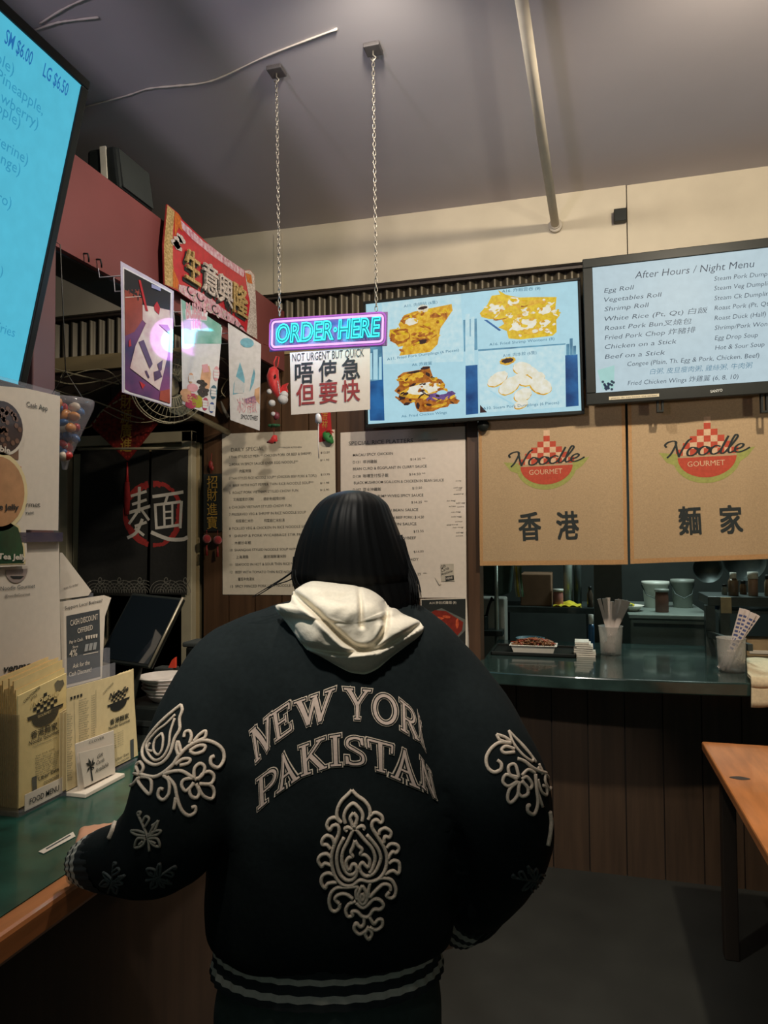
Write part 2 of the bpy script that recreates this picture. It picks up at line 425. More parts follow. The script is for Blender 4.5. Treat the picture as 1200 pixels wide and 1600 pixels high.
# ------------------------------------------------------------------ things high up
mb = MB()
a = onY(868, 354, YW-.045); b = onZ(800, -90, ZC-.09)
c = onZ(815, 0, 3.12)
b = a + (c-a)*1.5
mb.tube([a, b], .0195, M_PIPE, 14)
d = (b-a).normalized()
mb.tube([a, a+d*.018], .032, M_PIPE, 16); mb.tube([a+d*.018, a+d*.03], .023, M_PIPE, 14)
tag(mb.build('ceiling_pipe'), 'long thin painted metal pipe running under the ceiling into the beige bulkhead', 'pipe')
mb = MB(); p = onY(969, 340, YW-.045)
mb.box(p+V((-.029, -.035, -.029)), p+V((.027, 0, .030)), M_BLACK)
tag(mb.build('junction_box', bevel=.003), 'small black square box on the beige bulkhead above the pale night menu screen', 'box')

# speaker lying on top of the beam
c0 = onX(200, 303, XB); yb = c0.y
sp = thing('loudspeaker', (XB-.06, yb+.05, 2.765), 'small black loudspeaker with a silver stripe on top of the burgundy beam', 'speaker')
mb = MB()
A = V((XB-.13, yb-.05, 2.765)); mb.prism([A, A+V((.135, 0, 0)), A+V((.115, 0, .150)), A+V((0, 0, .150))], (0, .20, 0), M_BLACK)
mb.build('cabinet', sp, bevel=.012)
mb = MB(); mb.prism([A+V((.136, .012, .008)), A+V((.140, .012, .008)), A+V((.120, .012, .143)), A+V((.115, .012, .143))], (0, .176, 0), M_BLACKM); mb.build('grille', sp)
mb = MB(); mb.prism([A+V((.065, -.004, .0)), A+V((.088, -.004, 0)), A+V((.078, -.004, .150)), A+V((.055, -.004, .150))], (0, .006, 0), mat('silver_strip', S(190, 184, 168), .4)); mb.build('trim_strip', sp)
# small hooks under the beam edge
for i, (x, y) in enumerate(((131, 402), (151, 411))):
    p = onX(x, y, XB+.002)
    mb = MB(); mb.tube([p+V((0, 0, .012)), p+V((.014, 0, .010)), p+V((.018, 0, -.004)), p+V((.014, .006, -.014))], .003, M_BLACK, 6)
    tag(mb.build('beam_hook'), ['small dark hook on the beam just right of the blue menu screen', 'small dark hook on the beam, nearer the framed drink poster'][i], 'hook', 'hooks on the beam')

# ------------------------------------------------------------------ order counter on the left
ZL = 1.0; XE = -.817
ct = thing('order_counter', (XE-.35, .9, 0), 'order counter with green marbled top, orange wood edge and dark front at left', 'counter')
mb = MB(); mb.box((XE-.62, -.8, ZL-.035), (XE-.045, 2.55, ZL), M_GREEN); mb.build('countertop', ct)
mb = MB(); mb.box((XE-.045, -.8, ZL-.045), (XE, 2.55, ZL+.002), M_ORANGEW); mb.build('wood_edge', ct, bevel=.008)
mb = MB(); planks(mb, 0, 1, 0, .1, 0, M_WOODX) if False else None
mb.box((XE-.12, -.8, 0), (XE-.06, 2.55, ZL-.045), mat('counter_front_wood', S(58, 42, 30), .6, .2, 8, stretch=(4, 4, .3)))
mb.build('front_panel', ct)

# ------------------------------------------------------------------ pass-through counter on the right
ZR = .97
pc = thing('pass_counter', (.4, YW-.1, .90), 'long dark polished counter under the two tan cloth curtains', 'counter')
mb = MB()
cl, cm_, cr = onZ(745, 1046, ZR), onZ(950, 1060, ZR), onZ(1178, 1062, ZR)
def ctr_front(x): return max(cm_.y + (cl.y-cm_.y)*((x-.15)/.62)**2*.62, 2.98) if x < .9 else 3.17
front = [(cl.x-.02, YW-.02), (cl.x-.005, cl.y+.01)]
for t in range(0, 13):
    x = cl.x+.02 + (2.0-cl.x)*t/12
    y = cm_.y + (cl.y-cm_.y)*((x-.15)/.62)**2*.62
    front.append((x, max(y, 2.98) if x < .9 else 3.17))
poly = front + [(2.02, 4.15), (-.46, 4.15), (-.46, YW+.2), (-.46, YW-.02)]
mb.prism([(x, y, ZR-.055) for x, y in poly], (0, 0, .055), M_BLKTOP)
mb.build('countertop', pc, bevel=.006)

# ------------------------------------------------------------------ table at right
ZT = .77
tl = onZ(1096, 1158, ZT)
tb = thing('dining_table', (tl.x+.38, tl.y-.75, 0), 'orange brown wooden dining table with a dark knot near the corner at right', 'table')
mb = MB(); mb.box((tl.x, tl.y-1.5, ZT-.035), (tl.x+.76, tl.y, ZT), mat('orange_brown_tabletop', S(196, 126, 74), .35, .22, 9, stretch=(3, .5, 3), coat=.3)); tt = mb.build('tabletop', tb, bevel=.006)
k = onZ(1156, 1216, ZT); mb = MB(); mb.prism([(k.x+.028*math.cos(t*PI/8)+.004*math.cos(3*t*PI/8), k.y+.018*math.sin(t*PI/8), ZT-.004) for t in range(16)], (0, 0, .0048), mat('dark_knot', S(58, 40, 28), .5)); tag(mb.build('knot', tt), 'dark oval knot')
for sx in (.05, .66):
    for sy in (-1.44, -.10):
        mb = MB(); mb.box((tl.x+sx, tl.y+sy, 0), (tl.x+sx+.05, tl.y+sy+.05, ZT-.035), M_WOODX); mb.build('leg', tb, bevel=.004)
mb = MB(); mb.box((-4.3, -2.6, 0), (-4.2, 6.0, 3.25), M_DARK); struct(mb, 'wall_left_outer')
# ================================================================== screens
def E(name, rgb, k=1., var=.04, scale=30, mix2=None): return mat(name, rgb, .36, var, scale, emit=k, mix2=mix2, spec=.06)
E_CYAN = E('screen_cyan', S(80, 180, 206), 1.0)
E_CTXT = E('screen_blue_text', S(34, 104, 166), 1.0)
E_CTXT2 = E('screen_pale_text', S(52, 146, 182), 1.0)
E_PALE = E('screen_pale', S(178, 198, 206), 1.0)
E_PTXT = E('screen_dark_text', S(44, 58, 76), 1.0)
E_PTXT2 = E('screen_teal_text', S(62, 112, 138), 1.0)
E_LB = E('screen_light_blue', S(166, 206, 218), 1.0)
E_MB = E('screen_mid_blue', S(48, 112, 160), .9, .5, 9, S(120, 180, 205))
E_DB = E('screen_deep_blue', S(24, 70, 130), .9, .3, 12, S(40, 105, 165))
E_GOLD = E('food_golden', S(190, 132, 24), 1., .0, 60, S(226, 186, 60))
E_BRN = E('food_brown', S(124, 58, 18), 1., .0, 50, S(190, 120, 40))
E_DBRN = E('food_dark', S(50, 30, 30), 1., .3, 50)
E_YEL = E('food_yellow', S(196, 158, 16), 1., .0, 70, S(222, 192, 44))
E_CRM = E('food_cream', S(214, 208, 180), 1., .0, 40, S(226, 226, 216))
E_PUR = E('food_purple', S(104, 76, 130), 1., .3, 40)
E_TRAY = E('tray_pale', S(172, 210, 220), 1., .03, 40, S(192, 218, 222))

def screen_set(name, label, TL, TR, BL, depth, bez, cat='screen'):
    """a flat television: root Empty, bezel part; returns (root, Sheet for the picture)"""
    TL, TR, BL = V(TL), V(TR), V(BL)
    f = Sheet(TL, TR, BL)
    root = thing(name, f.P(f.W/2, f.H, -depth/2), label, cat)
    W, H = f.W, f.H; b = bez
    m = MB()
    for a in ((0, 0, W, b), (0, H-b*1.25, W, H), (0, b, b, H-b*1.25), (W-b, b, W, H-b*1.25)):
        m.obox(f.P(a[0], a[1], -depth*.5), f.r*(a[2]-a[0]), f.d*(a[3]-a[1]), f.n*depth*.5, M_BLACK)
    m.build('bezel', root, bevel=.003)
    m = MB(); m.obox(f.P(b*.5, b*.5, -depth), f.r*(W-b), f.d*(H-b), f.n*(depth-.012), M_BLACKM); m.build('back_housing', root, bevel=.01)
    s = Sheet(f.P(b*.8, b*.8, -.006), f.P(W-b*.8, b*.8, -.006), f.P(b*.8, H-b*1.0, -.006))
    return root, s, f

# ---- blue menu screen hanging at upper left, tilted down
y0 = 1.46
ptr, pbr = onY(142, 128, y0), onY(41, 622, y0)
dn = (pbr-ptr)
TLs = ptr + V((0, -1.18, .010))
root, s, f = screen_set('menu_screen', 'tilted cyan menu screen with blue drink prices at the upper left', TLs, ptr, TLs+dn, .055, .022)
s.slab(E_CYAN, .004)
def ct_(t, x, y, hpx, m, dx=40): s.tp(t, (x, y), None, hpx, m, 1)
q = s.q
def scr(t, x, y, h, m, align='L'): s.text(t, q(x, y), None, h, m, 1, align=align)
s.text('SM $6.00', q(6, 66), q(48, 103), .030, E_CTXT, 1, offset=.01); s.text('LG $6.50', q(66, 118), q(104, 151), .030, E_CTXT, 1, offset=.01)
for t, x, y, h in (('Vegetable)', 20, 118, .024), ('Cherry + Pineapple,', 66, 180, .024), ('Mango + Strawberry)', 58, 202, .024), ('Green Apple)', 30, 200, .024),
                   ('Tangerine)', 42, 258, .024), ('Honey Orange)', 30, 274, .024), ('Taro)', 16, 326, .024), ('Tea)', 3, 432, .022), ('French Fries', 22, 527, .022)):
    scr(t, x, y, h, E_CTXT2, 'R')
s.build('screen', root)
mb = MB(); c = f.P(f.W*.72, f.H*.5, -.05); mb.tube([c, V((XB, c.y+.02, 2.55))], .018, M_BLACK, 8); mb.build('wall_bracket', root); mb = MB(); mb.tube([c+V((0, -.35, 0)), V((XB, c.y-.33, 2.55))], .018, M_BLACK, 8); mb.build('wall_bracket', root)

# ---- food screen in the middle
YT = 3.37
root, s, f = screen_set('food_screen', 'wide bright screen showing four photos of fried dumplings, wontons and wings', onY(567, 471, YT), onY(907, 433, YT), onY(574, 668, YT), .05, .014)
s.slab(E_LB, .004)
q = s.q
def zz(x, y): return q(560+x*350/1200, 430+y*350/1200)
def zp(pts, m, l=1): s.poly([zz(*p) for p in pts], m, l)
def zblob(x, y, rx, ry, m, l=2, rough=.12, rot=-.1, n=26):
    a, b = zz(x, y); c, _ = zz(x+rx, y); d = zz(x, y+ry)[1]
    s.oval(a, b, abs(c-a), abs(d-b), m, l, n, rough, rot=rot)
# city and water strips
zp([(50, 375), (128, 370), (140, 778), (62, 780)], E_DB); zp([(52, 375), (126, 370), (128, 560), (56, 570)], E_MB, 2)
for x, t, w in ((62, 420, 26), (92, 400, 24), (118, 440, 14)): zp([(x-w/2, t), (x+w/2, t-3), (x+w/2, 560), (x-w/2, 560)], E_LB, 3)
zp([(548, 95), (634, 85), (640, 480), (568, 486)], E_LB); zp([(562, 240), (634, 232), (638, 400), (566, 410)], E_MB, 2)
for x, t, w in ((585, 210, 24), (612, 225, 20), (600, 330, 34)): zp([(x-w/2, t), (x+w/2, t-3), (x+w/2, 480), (x-w/2, 480)], E_TRAY, 3)
zp([(568, 486), (638, 480), (642, 742), (576, 748)], E_DB)
zp([(1108, 35), (1168, 28), (1180, 700), (1112, 706)], E_LB); zp([(1108, 430), (1174, 424), (1180, 700), (1112, 706)], E_DB, 2)
for x, t in ((1122, 370), (1140, 340), (1158, 380)): zp([(x-8, t), (x+8, t-2), (x+8, 428), (x-8, 430)], E_MB, 3)
# photo tiles
zp([(125, 150), (548, 96), (566, 462), (132, 478)], E_TRAY, 1); zp([(132, 478), (566, 462), (574, 748), (142, 776)], E_LB, 2)
zp([(634, 86), (1108, 38), (1110, 366), (642, 400)], E_LB, 2); zp([(642, 408), (1106, 374), (1108, 706), (650, 738)], E_TRAY, 2)
zp([(642, 398), (1110, 366), (1110, 372), (642, 408)], E_MB, 3)
zp([(560, 440), (574, 438), (576, 748), (574, 748)], E_LB, 3)
# fried pork dumplings
zp([(215, 265), (245, 215), (300, 195), (500, 155), (505, 190), (440, 285), (425, 370), (385, 412), (220, 432), (240, 380), (215, 385), (165, 330), (168, 292), (225, 285)], E_GOLD, 3)
for x, y, rx, ry, m, l in ((225, 330, 55, 42, E_BRN, 4), (235, 325, 40, 28, E_GOLD, 5), (330, 360, 50, 22, E_BRN, 4), (335, 385, 48, 18, E_GOLD, 5), (345, 357, 24, 12, E_DBRN, 6), (270, 240, 42, 26, E_BRN, 4), (285, 250, 34, 20, E_CRM, 5), (385, 285, 55, 40, E_GOLD, 4), (360, 320, 45, 10, E_BRN, 5), (420, 215, 40, 14, E_BRN, 4), (455, 190, 42, 14, E_GOLD, 5), (470, 215, 8, 26, E_BRN, 5), (345, 180, 32, 22, E_CRM, 3), (345, 176, 26, 9, E_DBRN, 4)): zblob(x, y, rx, ry, m, l)
# wontons
zp([(650, 205), (690, 160), (715, 110), (760, 105), (748, 80), (790, 105), (860, 120), (940, 118), (1062, 118), (1055, 180), (1080, 215), (1060, 240), (1062, 305), (1040, 325), (870, 345), (805, 340), (795, 300), (750, 280), (780, 262), (775, 240), (700, 235), (660, 225)], E_YEL, 3)
for x, y, rx, ry, m, l in ((740, 180, 40, 18, E_CRM, 4), (690, 205, 30, 16, E_GOLD, 4), (760, 230, 42, 12, E_BRN, 4), (765, 226, 40, 9, E_YEL, 5), (890, 265, 70, 30, E_CRM, 4), (860, 250, 30, 22, E_CRM, 5), (1000, 190, 34, 20, E_CRM, 4), (1000, 255, 30, 14, E_CRM, 4), (830, 140, 30, 22, E_CRM, 4), (890, 165, 20, 6, E_BRN, 4), (870, 220, 40, 6, E_GOLD, 5), (950, 300, 60, 12, E_GOLD, 4), (930, 150, 40, 14, E_GOLD, 4)): zblob(x, y, rx, ry, m, l)
zp([(672, 240), (690, 240), (765, 295), (755, 300)], E_DB, 3)
# wings
zp([(210, 545), (240, 522), (340, 505), (345, 490), (380, 488), (400, 545), (445, 560), (465, 585), (460, 620), (500, 630), (520, 660), (545, 672), (530, 690), (490, 690), (480, 705), (440, 712), (400, 730), (330, 735), (310, 715), (300, 680), (270, 690), (240, 690), (210, 665), (220, 640), (192, 620), (220, 590)], E_BRN, 3)
for x, y, rx, ry, m, l in ((285, 545, 66, 22, E_GOLD, 4), (330, 620, 100, 42, E_GOLD, 4), (350, 610, 90, 30, E_CRM, 5), (240, 650, 24, 10, E_DBRN, 4), (260, 690, 18, 8, E_DBRN, 4), (300, 520, 40, 6, E_DBRN, 5), (430, 650, 70, 24, E_PUR, 5), (490, 640, 30, 18, E_PUR, 5), (400, 690, 60, 22, E_BRN, 5), (430, 700, 40, 8, E_GOLD, 6), (350, 705, 30, 18, E_BRN, 5), (320, 700, 10, 18, E_DBRN, 6), (450, 628, 30, 12, E_LB, 6), (360, 498, 26, 8, E_DBRN, 5)): zblob(x, y, rx, ry, m, l)
# crisp specks and folds that give the fried pieces their texture
def zspeck(poly, cols, n, rx, ry, l):
    xs = [p[0] for p in poly]; ys = [p[1] for p in poly]; k = 0
    while k < n:
        x, y = R.uniform(min(xs), max(xs)), R.uniform(min(ys), max(ys)); ins = False
        for (x0, y0), (x1, y1) in zip(poly, poly[1:]+poly[:1]):
            if (y0 > y) != (y1 > y) and x < (x1-x0)*(y-y0)/(y1-y0)+x0: ins = not ins
        if ins: zblob(x, y, rx*(.5+R.random()), ry*(.5+R.random()), cols[k % len(cols)], l, .25, R.uniform(-.8, .8), 9); k += 1
zspeck([(215, 265), (300, 200), (500, 160), (440, 285), (420, 370), (380, 405), (230, 425), (170, 320)], [E_BRN, E_YEL, E_GOLD], 60, 13, 6, 7)
zspeck([(660, 205), (690, 160), (860, 125), (1058, 122), (1075, 215), (1038, 320), (870, 340), (780, 262)], [E_YEL, E_GOLD, E_CRM], 90, 14, 7, 6)
zspeck([(215, 545), (340, 510), (440, 565), (540, 675), (440, 708), (320, 728), (210, 660), (200, 622)], [E_BRN, E_GOLD, E_DBRN], 70, 13, 6, 7)
# steamed dumplings
zp([(690, 570), (880, 435), (1090, 560), (880, 700)], E_TRAY, 3)
for r_ in (0, 1, 2): zp([(700+r_*20, 620+r_*14), (710+r_*20, 618+r_*14), (850+r_*12, 700+r_*6), (840+r_*12, 702+r_*6)], E_LB, 4)
for x, y, rx, ry, ro in ((745, 555, 60, 34, -.5), (810, 590, 66, 40, -.6), (880, 500, 54, 36, .3), (880, 560, 50, 30, .5), (975, 590, 64, 44, .5), (930, 520, 44, 26, .7), (960, 540, 40, 24, .2), (880, 640, 50, 36, -.4), (870, 690, 40, 22, -.3)):
    zblob(x, y+5, rx, ry, E_GOLD, 4, .04, ro); zblob(x+2, y, rx*.98, ry*.93, E_CRM, 5, .05, ro)
zblob(800, 460, 42, 20, E_GOLD, 4); zblob(800, 458, 32, 13, E_DBRN, 5)
zp([(652, 695), (690, 735), (652, 738)], E_DBRN, 4)
def zt(t, x0, y0, x1, y1, h): s.text(t, zz(x0, y0), zz(x1, y1), h*.00074, E_PTXT2, 7)
zt('A11. 肉鍋貼 (6隻)', 245, 175, 425, 152, 18); zt('A11. Fried Pork Dumplings (6 Pieces)', 155, 458, 540, 408, 18)
zt('A6. 炸雞翼', 288, 488, 395, 480, 18); zt('A6. Fried Chicken Wings', 232, 764, 475, 742, 17)
zt('A16. 炸蝦雲吞 (8)', 770, 95, 975, 78, 18); zt('A16. Fried Shrimp Wontons (8)', 702, 380, 1050, 348, 18)
zt('A10. 肉水餃 (6隻)', 775, 440, 955, 422, 18); zt('A10. Steam Pork Dumplings (6 Pieces)', 668, 722, 1075, 690, 18)
s.build('screen', root)
mb = MB(); mb.box(f.P(f.W*.08, f.H*.3, -.045), f.P(f.W*.45, f.H*.7, -.045)+V((0, YW-YT-.045, 0)), M_BLACKM); mb.build('wall_bracket', root)

# ---- pale night-menu screen at right
YS = 3.30
TLc, BLc = onY(910, 405, YS), onY(915, 633, YS)
TRc = TLc + (onY(1199, 371, YS)-TLc)*(430/289)
root, s, f = screen_set('night_menu_screen', 'large pale screen listing the after hours night menu in dark slanted letters', TLc, TRc, BLc, .07, .042)
s.slab(E_PALE, .004)
q = s.q
def n3(x, y): return (880+x*320/1200, 360+y*320/1200)
LIST = [('After Hours / Night Menu', 420, 283, 52), ('Egg Roll', 240, 366, 33), ('Vegetables Roll', 240, 420, 33), ('Shrimp Roll', 242, 475, 33), ('White Rice (Pt, Qt) 白飯', 242, 532, 33),
 ('Roast Pork Bun叉燒包', 243, 586, 33), ('Fried Pork Chop 炸豬排', 243, 642, 33), ('Chicken on a Stick', 244, 696, 33), ('Beef on a Stick', 244, 754, 33),
 ('Congee (Plain, Th. Egg & Pork, Chicken, Beef)', 376, 796, 33), ('白粥, 皮旦瘦肉粥, 雞絲粥, 牛肉粥', 508, 842, 33), ('Fried Chicken Wings 炸雞翼 (6, 8, 10)', 378, 908, 33),
 ('Steam Pork Dumplings', 884, 296, 33), ('Steam Veg Dumplings', 884, 352, 33), ('Steam Ck Dumplings', 885, 410, 33), ('Roast Pork (Pt, Qt)', 886, 468, 33), ('Roast Duck (Half)', 886, 527, 33),
 ('Shrimp/Pork Wonton', 887, 584, 33), ('Egg Drop Soup', 888, 643, 33), ('Hot & Sour Soup', 890, 700, 33)]
W_ = {'Egg Roll': (416, 345), 'Vegetables Roll': (578, 388), 'Shrimp Roll': (503, 448), 'White Rice (Pt, Qt) 白飯': (848, 480), 'Roast Pork Bun叉燒包': (752, 545), 'Fried Pork Chop 炸豬排': (778, 595), 'Chicken on a Stick': (664, 662), 'Beef on a Stick': (597, 727)}
for t, x, y, h in LIST:
    p0 = n3(x, y); hp = h*320/1200*.8
    if t in W_: s.tp(t, p0, n3(*W_[t]), hp, E_PTXT, 1, shear=.18, offset=-.006)
    else: s.text(t, q(*p0), None, (q(p0[0], p0[1])[1]-q(p0[0], p0[1]-hp)[1])*1.0, E_PTXT2 if t[0] == '白' else E_PTXT, 1, shear=.18, offset=-.006, ang=.012)
cup = [n3(*p) for p in ((200, 820), (300, 790), (298, 925), (232, 935))]
s.ppoly(cup, E('drink_pale_green', S(158, 200, 196), 1.), 1)
for i in range(16):
    x, y = n3(232+64*R.random(), 885+48*R.random()); a, b = q(x, y); s.oval(a, b, .006, .006, E_PTXT, 2, 8)
s.build('screen', root)
mb = Sheet(f.o, f.o+f.r*f.W, f.o+f.d*f.H); mb.tp('SANYO', (1110, 614), (1129, 611.5), 4.2, mat('silver_letters', S(190, 194, 190), .4), 2, offset=.015); mb.build('maker_lettering', root)
mb = Sheet(f.o, f.o+f.r*f.W, f.o+f.d*f.H); mb.ppoly([n3(268, 975), n3(562, 956), n3(562, 974), n3(268, 994)], mat('pale_sticker', S(190, 178, 150), .5), 2); mb.tp('please do not touch the screen', n3(280, 988), n3(550, 970), 2.2, M_INK, 3); tag(mb.build('sticker', root), 'narrow cream sticker')
for x in (1031, 1194):
    mb = MB(); p = onY(x, 622, YS+.03)
    mb.box(p+V((-.014, -.01, -.055)), p+V((-.006, .02, .03)), M_BLACKM); mb.box(p+V((.006, -.01, -.055)), p+V((.014, .02, .03)), M_BLACKM); mb.box(p+V((-.014, -.01, -.063)), p+V((.014, .02, -.055)), M_BLACKM)
    mb.build('bracket_leg', root)
mb = MB(); mb.box(f.P(f.W*.3, f.H*.3, -.06), f.P(f.W*.7, f.H*.7, -.06)+V((0, YW-YS-.05, 0)), M_BLACKM); mb.build('wall_bracket', root)

# ================================================================== neon sign, its chains, paper sign
YN = 2.20
NC = E('neon_cyan', (.03, .62, .68), 2.9, .02, 20)
NP = E('neon_pink_white', (.85, .42, .80), 1.5, .02, 20)
NPD = E('neon_pink_edge', (.42, .10, .50), 1.3, .02, 20)
s = Sheet(onY(421, 498, YN), onY(605, 486, YN), onY(424, 549, YN))
ns = thing('neon_sign', s.P(s.W/2, s.H, 0), 'glowing cyan and pink neon order sign hanging from two chains', 'neon sign')
ORI[ns] = V(ns.location)
m = MB(); m.obox(s.P(0, 0, -.010), s.r*s.W, s.d*s.H, s.n*.005, clear('sign_acrylic', (.20, .10, .26), .75, .12)); m.build('backing_plate', ns, bevel=.002)
def rr(i, r, n=6):
    pts = []
    for cx, cy, a0 in ((s.W-i-r, i+r, -PI/2), (s.W-i-r, s.H-i-r, 0), (i+r, s.H-i-r, PI/2), (i+r, i+r, PI)):
        for k in range(n+1):
            t = a0+PI/2*k/n; pts.append(s.P(cx+r*math.cos(t), cy+r*math.sin(t), .004))
    return pts
m = MB(); m.tube(rr(.004, .018), .0022, NPD, 6, close=True); m.build('outer_tube', ns)
m = MB(); m.tube(rr(.013, .012), .0036, NP, 6, close=True); m.build('inner_tube', ns)
def neon_text(body, p0, p1, hpx):
    c = bpy.data.curves.new('t', 'FONT'); c.body = body; c.size = 1; c.resolution_u = 3; c.fill_mode = 'NONE'; c.shear = .08; c.offset = .012; c.bevel_depth = .026; c.bevel_resolution = 1
    o = bpy.data.objects.new('t', c); me = bpy.data.meshes.new_from_object(o)
    vv = [v.co.copy() for v in me.vertices]; ff = [tuple(p.vertices) for p in me.polygons]
    bpy.data.objects.remove(o); bpy.data.curves.remove(c); bpy.data.meshes.remove(me)
    a, b = s.q(*p0), s.q(*p1); x0 = min(v.x for v in vv); x1 = max(v.x for v in vv)
    L = math.hypot(b[0]-a[0], b[1]-a[1]); kx = L/(x1-x0); dx, dy = (b[0]-a[0])/L, (b[1]-a[1])/L
    ky = abs(s.q(p0[0], p0[1]-hpx)[1]-a[1])/.70
    m = MB(); pts = []
    for v in vv:
        X, Y = (v.x-x0)*kx, v.y*ky; pts.append(s.P(a[0]+dx*X+dy*Y, a[1]+dy*X-dx*Y, .006+v.z*ky))
    return m.add(pts, ff, NC, True)
neon_text('ORDER·HERE', (432, 536), (595, 525), 28).build('letter_tubes', ns)
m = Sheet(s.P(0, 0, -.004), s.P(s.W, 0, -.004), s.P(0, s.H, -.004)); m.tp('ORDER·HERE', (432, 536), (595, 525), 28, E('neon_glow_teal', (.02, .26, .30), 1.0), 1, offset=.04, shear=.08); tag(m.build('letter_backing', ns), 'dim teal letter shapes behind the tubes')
for i, (tx, ty, bx, by) in enumerate(((432, 113, 437, 490), (583, 78, 588, 482))):
    top = onY(tx, ty, YN+.01); top.z = ZC; bot = onY(bx, by, YN); top = V((bot.x, YN+.0, ZC-.01)) if False else top
    # the chain hangs straight from its ceiling plate
    top = onZ(tx, ty, ZC-.012)
    ch = thing('hanging_chain', top, ['left chain of the two holding the neon sign, under a dark ceiling plate', 'right chain of the two holding the neon sign, under a dark ceiling plate'][i], 'chain', 'chains of the neon sign')
    m = MB(); m.box(top+V((-.028, -.028, -.004)), top+V((.028, .028, .010)), mat('plate_dark_grey', S(70, 66, 66), .6)); m.build('ceiling_plate', ch, bevel=.003)
    m = MB(); m.tube([top+V((0, 0, -.004)), top+V((0, 0, -.018)), top+V((.010, 0, -.028)), top+V((0, 0, -.040)), top+V((-.008, 0, -.030))], .003, M_CHAIN, 6); m.build('ceiling_hook', ch)
    m = MB(); st = top+V((0, 0, -.036)); L = (bot-st).length; n = int(L/.0155); d = (bot-st).normalized(); X = V((1, 0, 0)); Yv = V((0, 1, 0))
    for k in range(n+1):
        c = st + d*(L*k/n); A = (X if k % 2 else Yv)
        m.tube([c + A*(.0048*math.cos(t*PI/4)) + d*(.0105*math.sin(t*PI/4)) for t in range(8)], .0015, M_CHAIN, 4, close=True)
    m.build('chain_links', ch)
m = MB(); p = s.P(.02, s.H*.2, -.012)
# paper sign hung below
YP = 2.20
s = Sheet(onY(453, 552, YP), onY(578, 543, YP), onY(455, 648, YP))
s.slab(M_WHITE, .002, [s.q(*p) for p in ((453, 551), (578, 542), (578, 640), (455, 648))])
s.tp('NOT URGENT BUT QUICK', (457, 565), (569, 557), 12.5, M_INK, 2, offset=-.004)
for t, x, y, mm in (('唔', 461, 597, M_INK), ('使', 498, 594, M_INK), ('急', 534, 591, M_INK), ('但', 463, 631, M_RED), ('要', 499, 628, M_RED), ('快', 534, 625, M_RED)):
    s.tp(t, (x, y), (x+29, y-2), 25, mm if mm is M_INK else mat('brown_red_ink', S(140, 44, 40), .6), 2, offset=.016, res=4)
tag(s.build('paper_sign'), 'white paper sign with black and red brush characters hung beneath the neon sign', 'paper sign')
mb = MB(); a = onY(497, 641, YP+.004)
mb.tube([a, a+V((.001, 0, -.03)), a+V((.0, .002, -.11)), a+V((.002, 0, -.16))], .0022, mat('white_cord', S(200, 190, 184), .5), 6)
mb.lathe([(.004, 0), (.012, .006), (.010, .03), (.003, .04)], a+V((0, .004, -.045)), mat('clear_white_plug', S(190, 186, 186), .3), 10)
tag(mb.build('power_cord'), 'thin white cord with a plug dangling under the white paper sign', 'cord')
# ================================================================== banner and laminated posters along the beam
LAMI = dict(rough=.25, coat=1.0, ior=1.6)
def lam(name, rgb, var=.1, scale=30, **k):
    m = mat(name, rgb, .35, var, scale, coat=1., spec=.6, **k); m.node_tree.nodes['Principled BSDF'].inputs['Coat IOR'].default_value = 2.6; return m
M_GLIT = mat('gold_glitter', S(206, 160, 70), .3, .5, 140, metal=.5, mix2=S(236, 206, 150))
M_SILV = mat('silver_glitter', S(150, 130, 120), .28, .0, 140, metal=.3, mix2=S(236, 226, 220))
M_BRED = mat('banner_red', S(172, 26, 40), .4, .15, 50, coat=.6)
M_ORNG = mat('banner_orange_gold', S(196, 106, 44), .35, .3, 90, metal=.3)
M_PINKL = mat('banner_border_glare', S(190, 110, 130), .25, .0, 60, mix2=S(226, 204, 214), metal=.3)  # purple-white glare on the border strips, painted into their colour
XN = XB+.035
bt, bb = onX(261, 322, XN), onX(256, 443, XN)
s = Sheet(bt, onX(397, 428, XN), V((bt.x, bt.y, bb.z)))
q = s.q
def z6(x, y): return q(240+x*180/993, 310+y*180/993)
m = s
out = [z6(*p) for p in ((118, 50), (215, 130), (250, 185), (470, 390), (620, 510), (785, 620), (830, 615), (868, 660), (880, 860), (895, 1220), (700, 1090), (440, 960), (210, 800), (95, 742), (85, 400))]
s.slab(M_BRED, .006, out, M_DRED)
s.poly([z6(*p) for p in ((118, 55), (180, 110), (165, 300), (165, 560), (185, 700), (215, 790), (95, 740), (88, 400))], M_GLIT, 1)
s.poly([z6(*p) for p in ((180, 110), (225, 150), (250, 290), (215, 250), (178, 330))], M_ORNG, 2)
s.poly([z6(*p) for p in ((165, 600), (215, 720), (205, 785), (165, 765))], M_ORNG, 2)
s.poly([z6(*p) for p in ((785, 625), (828, 618), (866, 662), (880, 860), (893, 1215), (800, 1160), (830, 900), (800, 740))], M_SILV, 1)
s.poly([z6(*p) for p in ((790, 640), (840, 660), (850, 740), (805, 720))], M_ORNG, 2)
s.poly([z6(*p) for p in ((225, 180), (440, 380), (470, 395), (620, 510), (785, 622), (775, 680), (640, 590), (500, 490), (330, 350), (235, 250))], M_PINKL, 1)
s.poly([z6(*p) for p in ((215, 740), (330, 770), (480, 850), (600, 950), (720, 1040), (800, 1160), (700, 1090), (440, 960), (215, 800))], M_PINKL, 1)
for x, y in ((250, 790), (290, 815), (320, 800), (370, 870), (400, 850), (450, 930), (480, 950), (530, 960), (560, 1000), (620, 1010), (650, 1040), (720, 1090), (760, 1130), (640, 940), (740, 960)):
    a, b = z6(x, y); s.ring(a, b, .030, .018, .008, M_INK if R.random() < .5 else M_SILV, 3, 10, a0=R.random()*3, a1=3.5+R.random()*2)
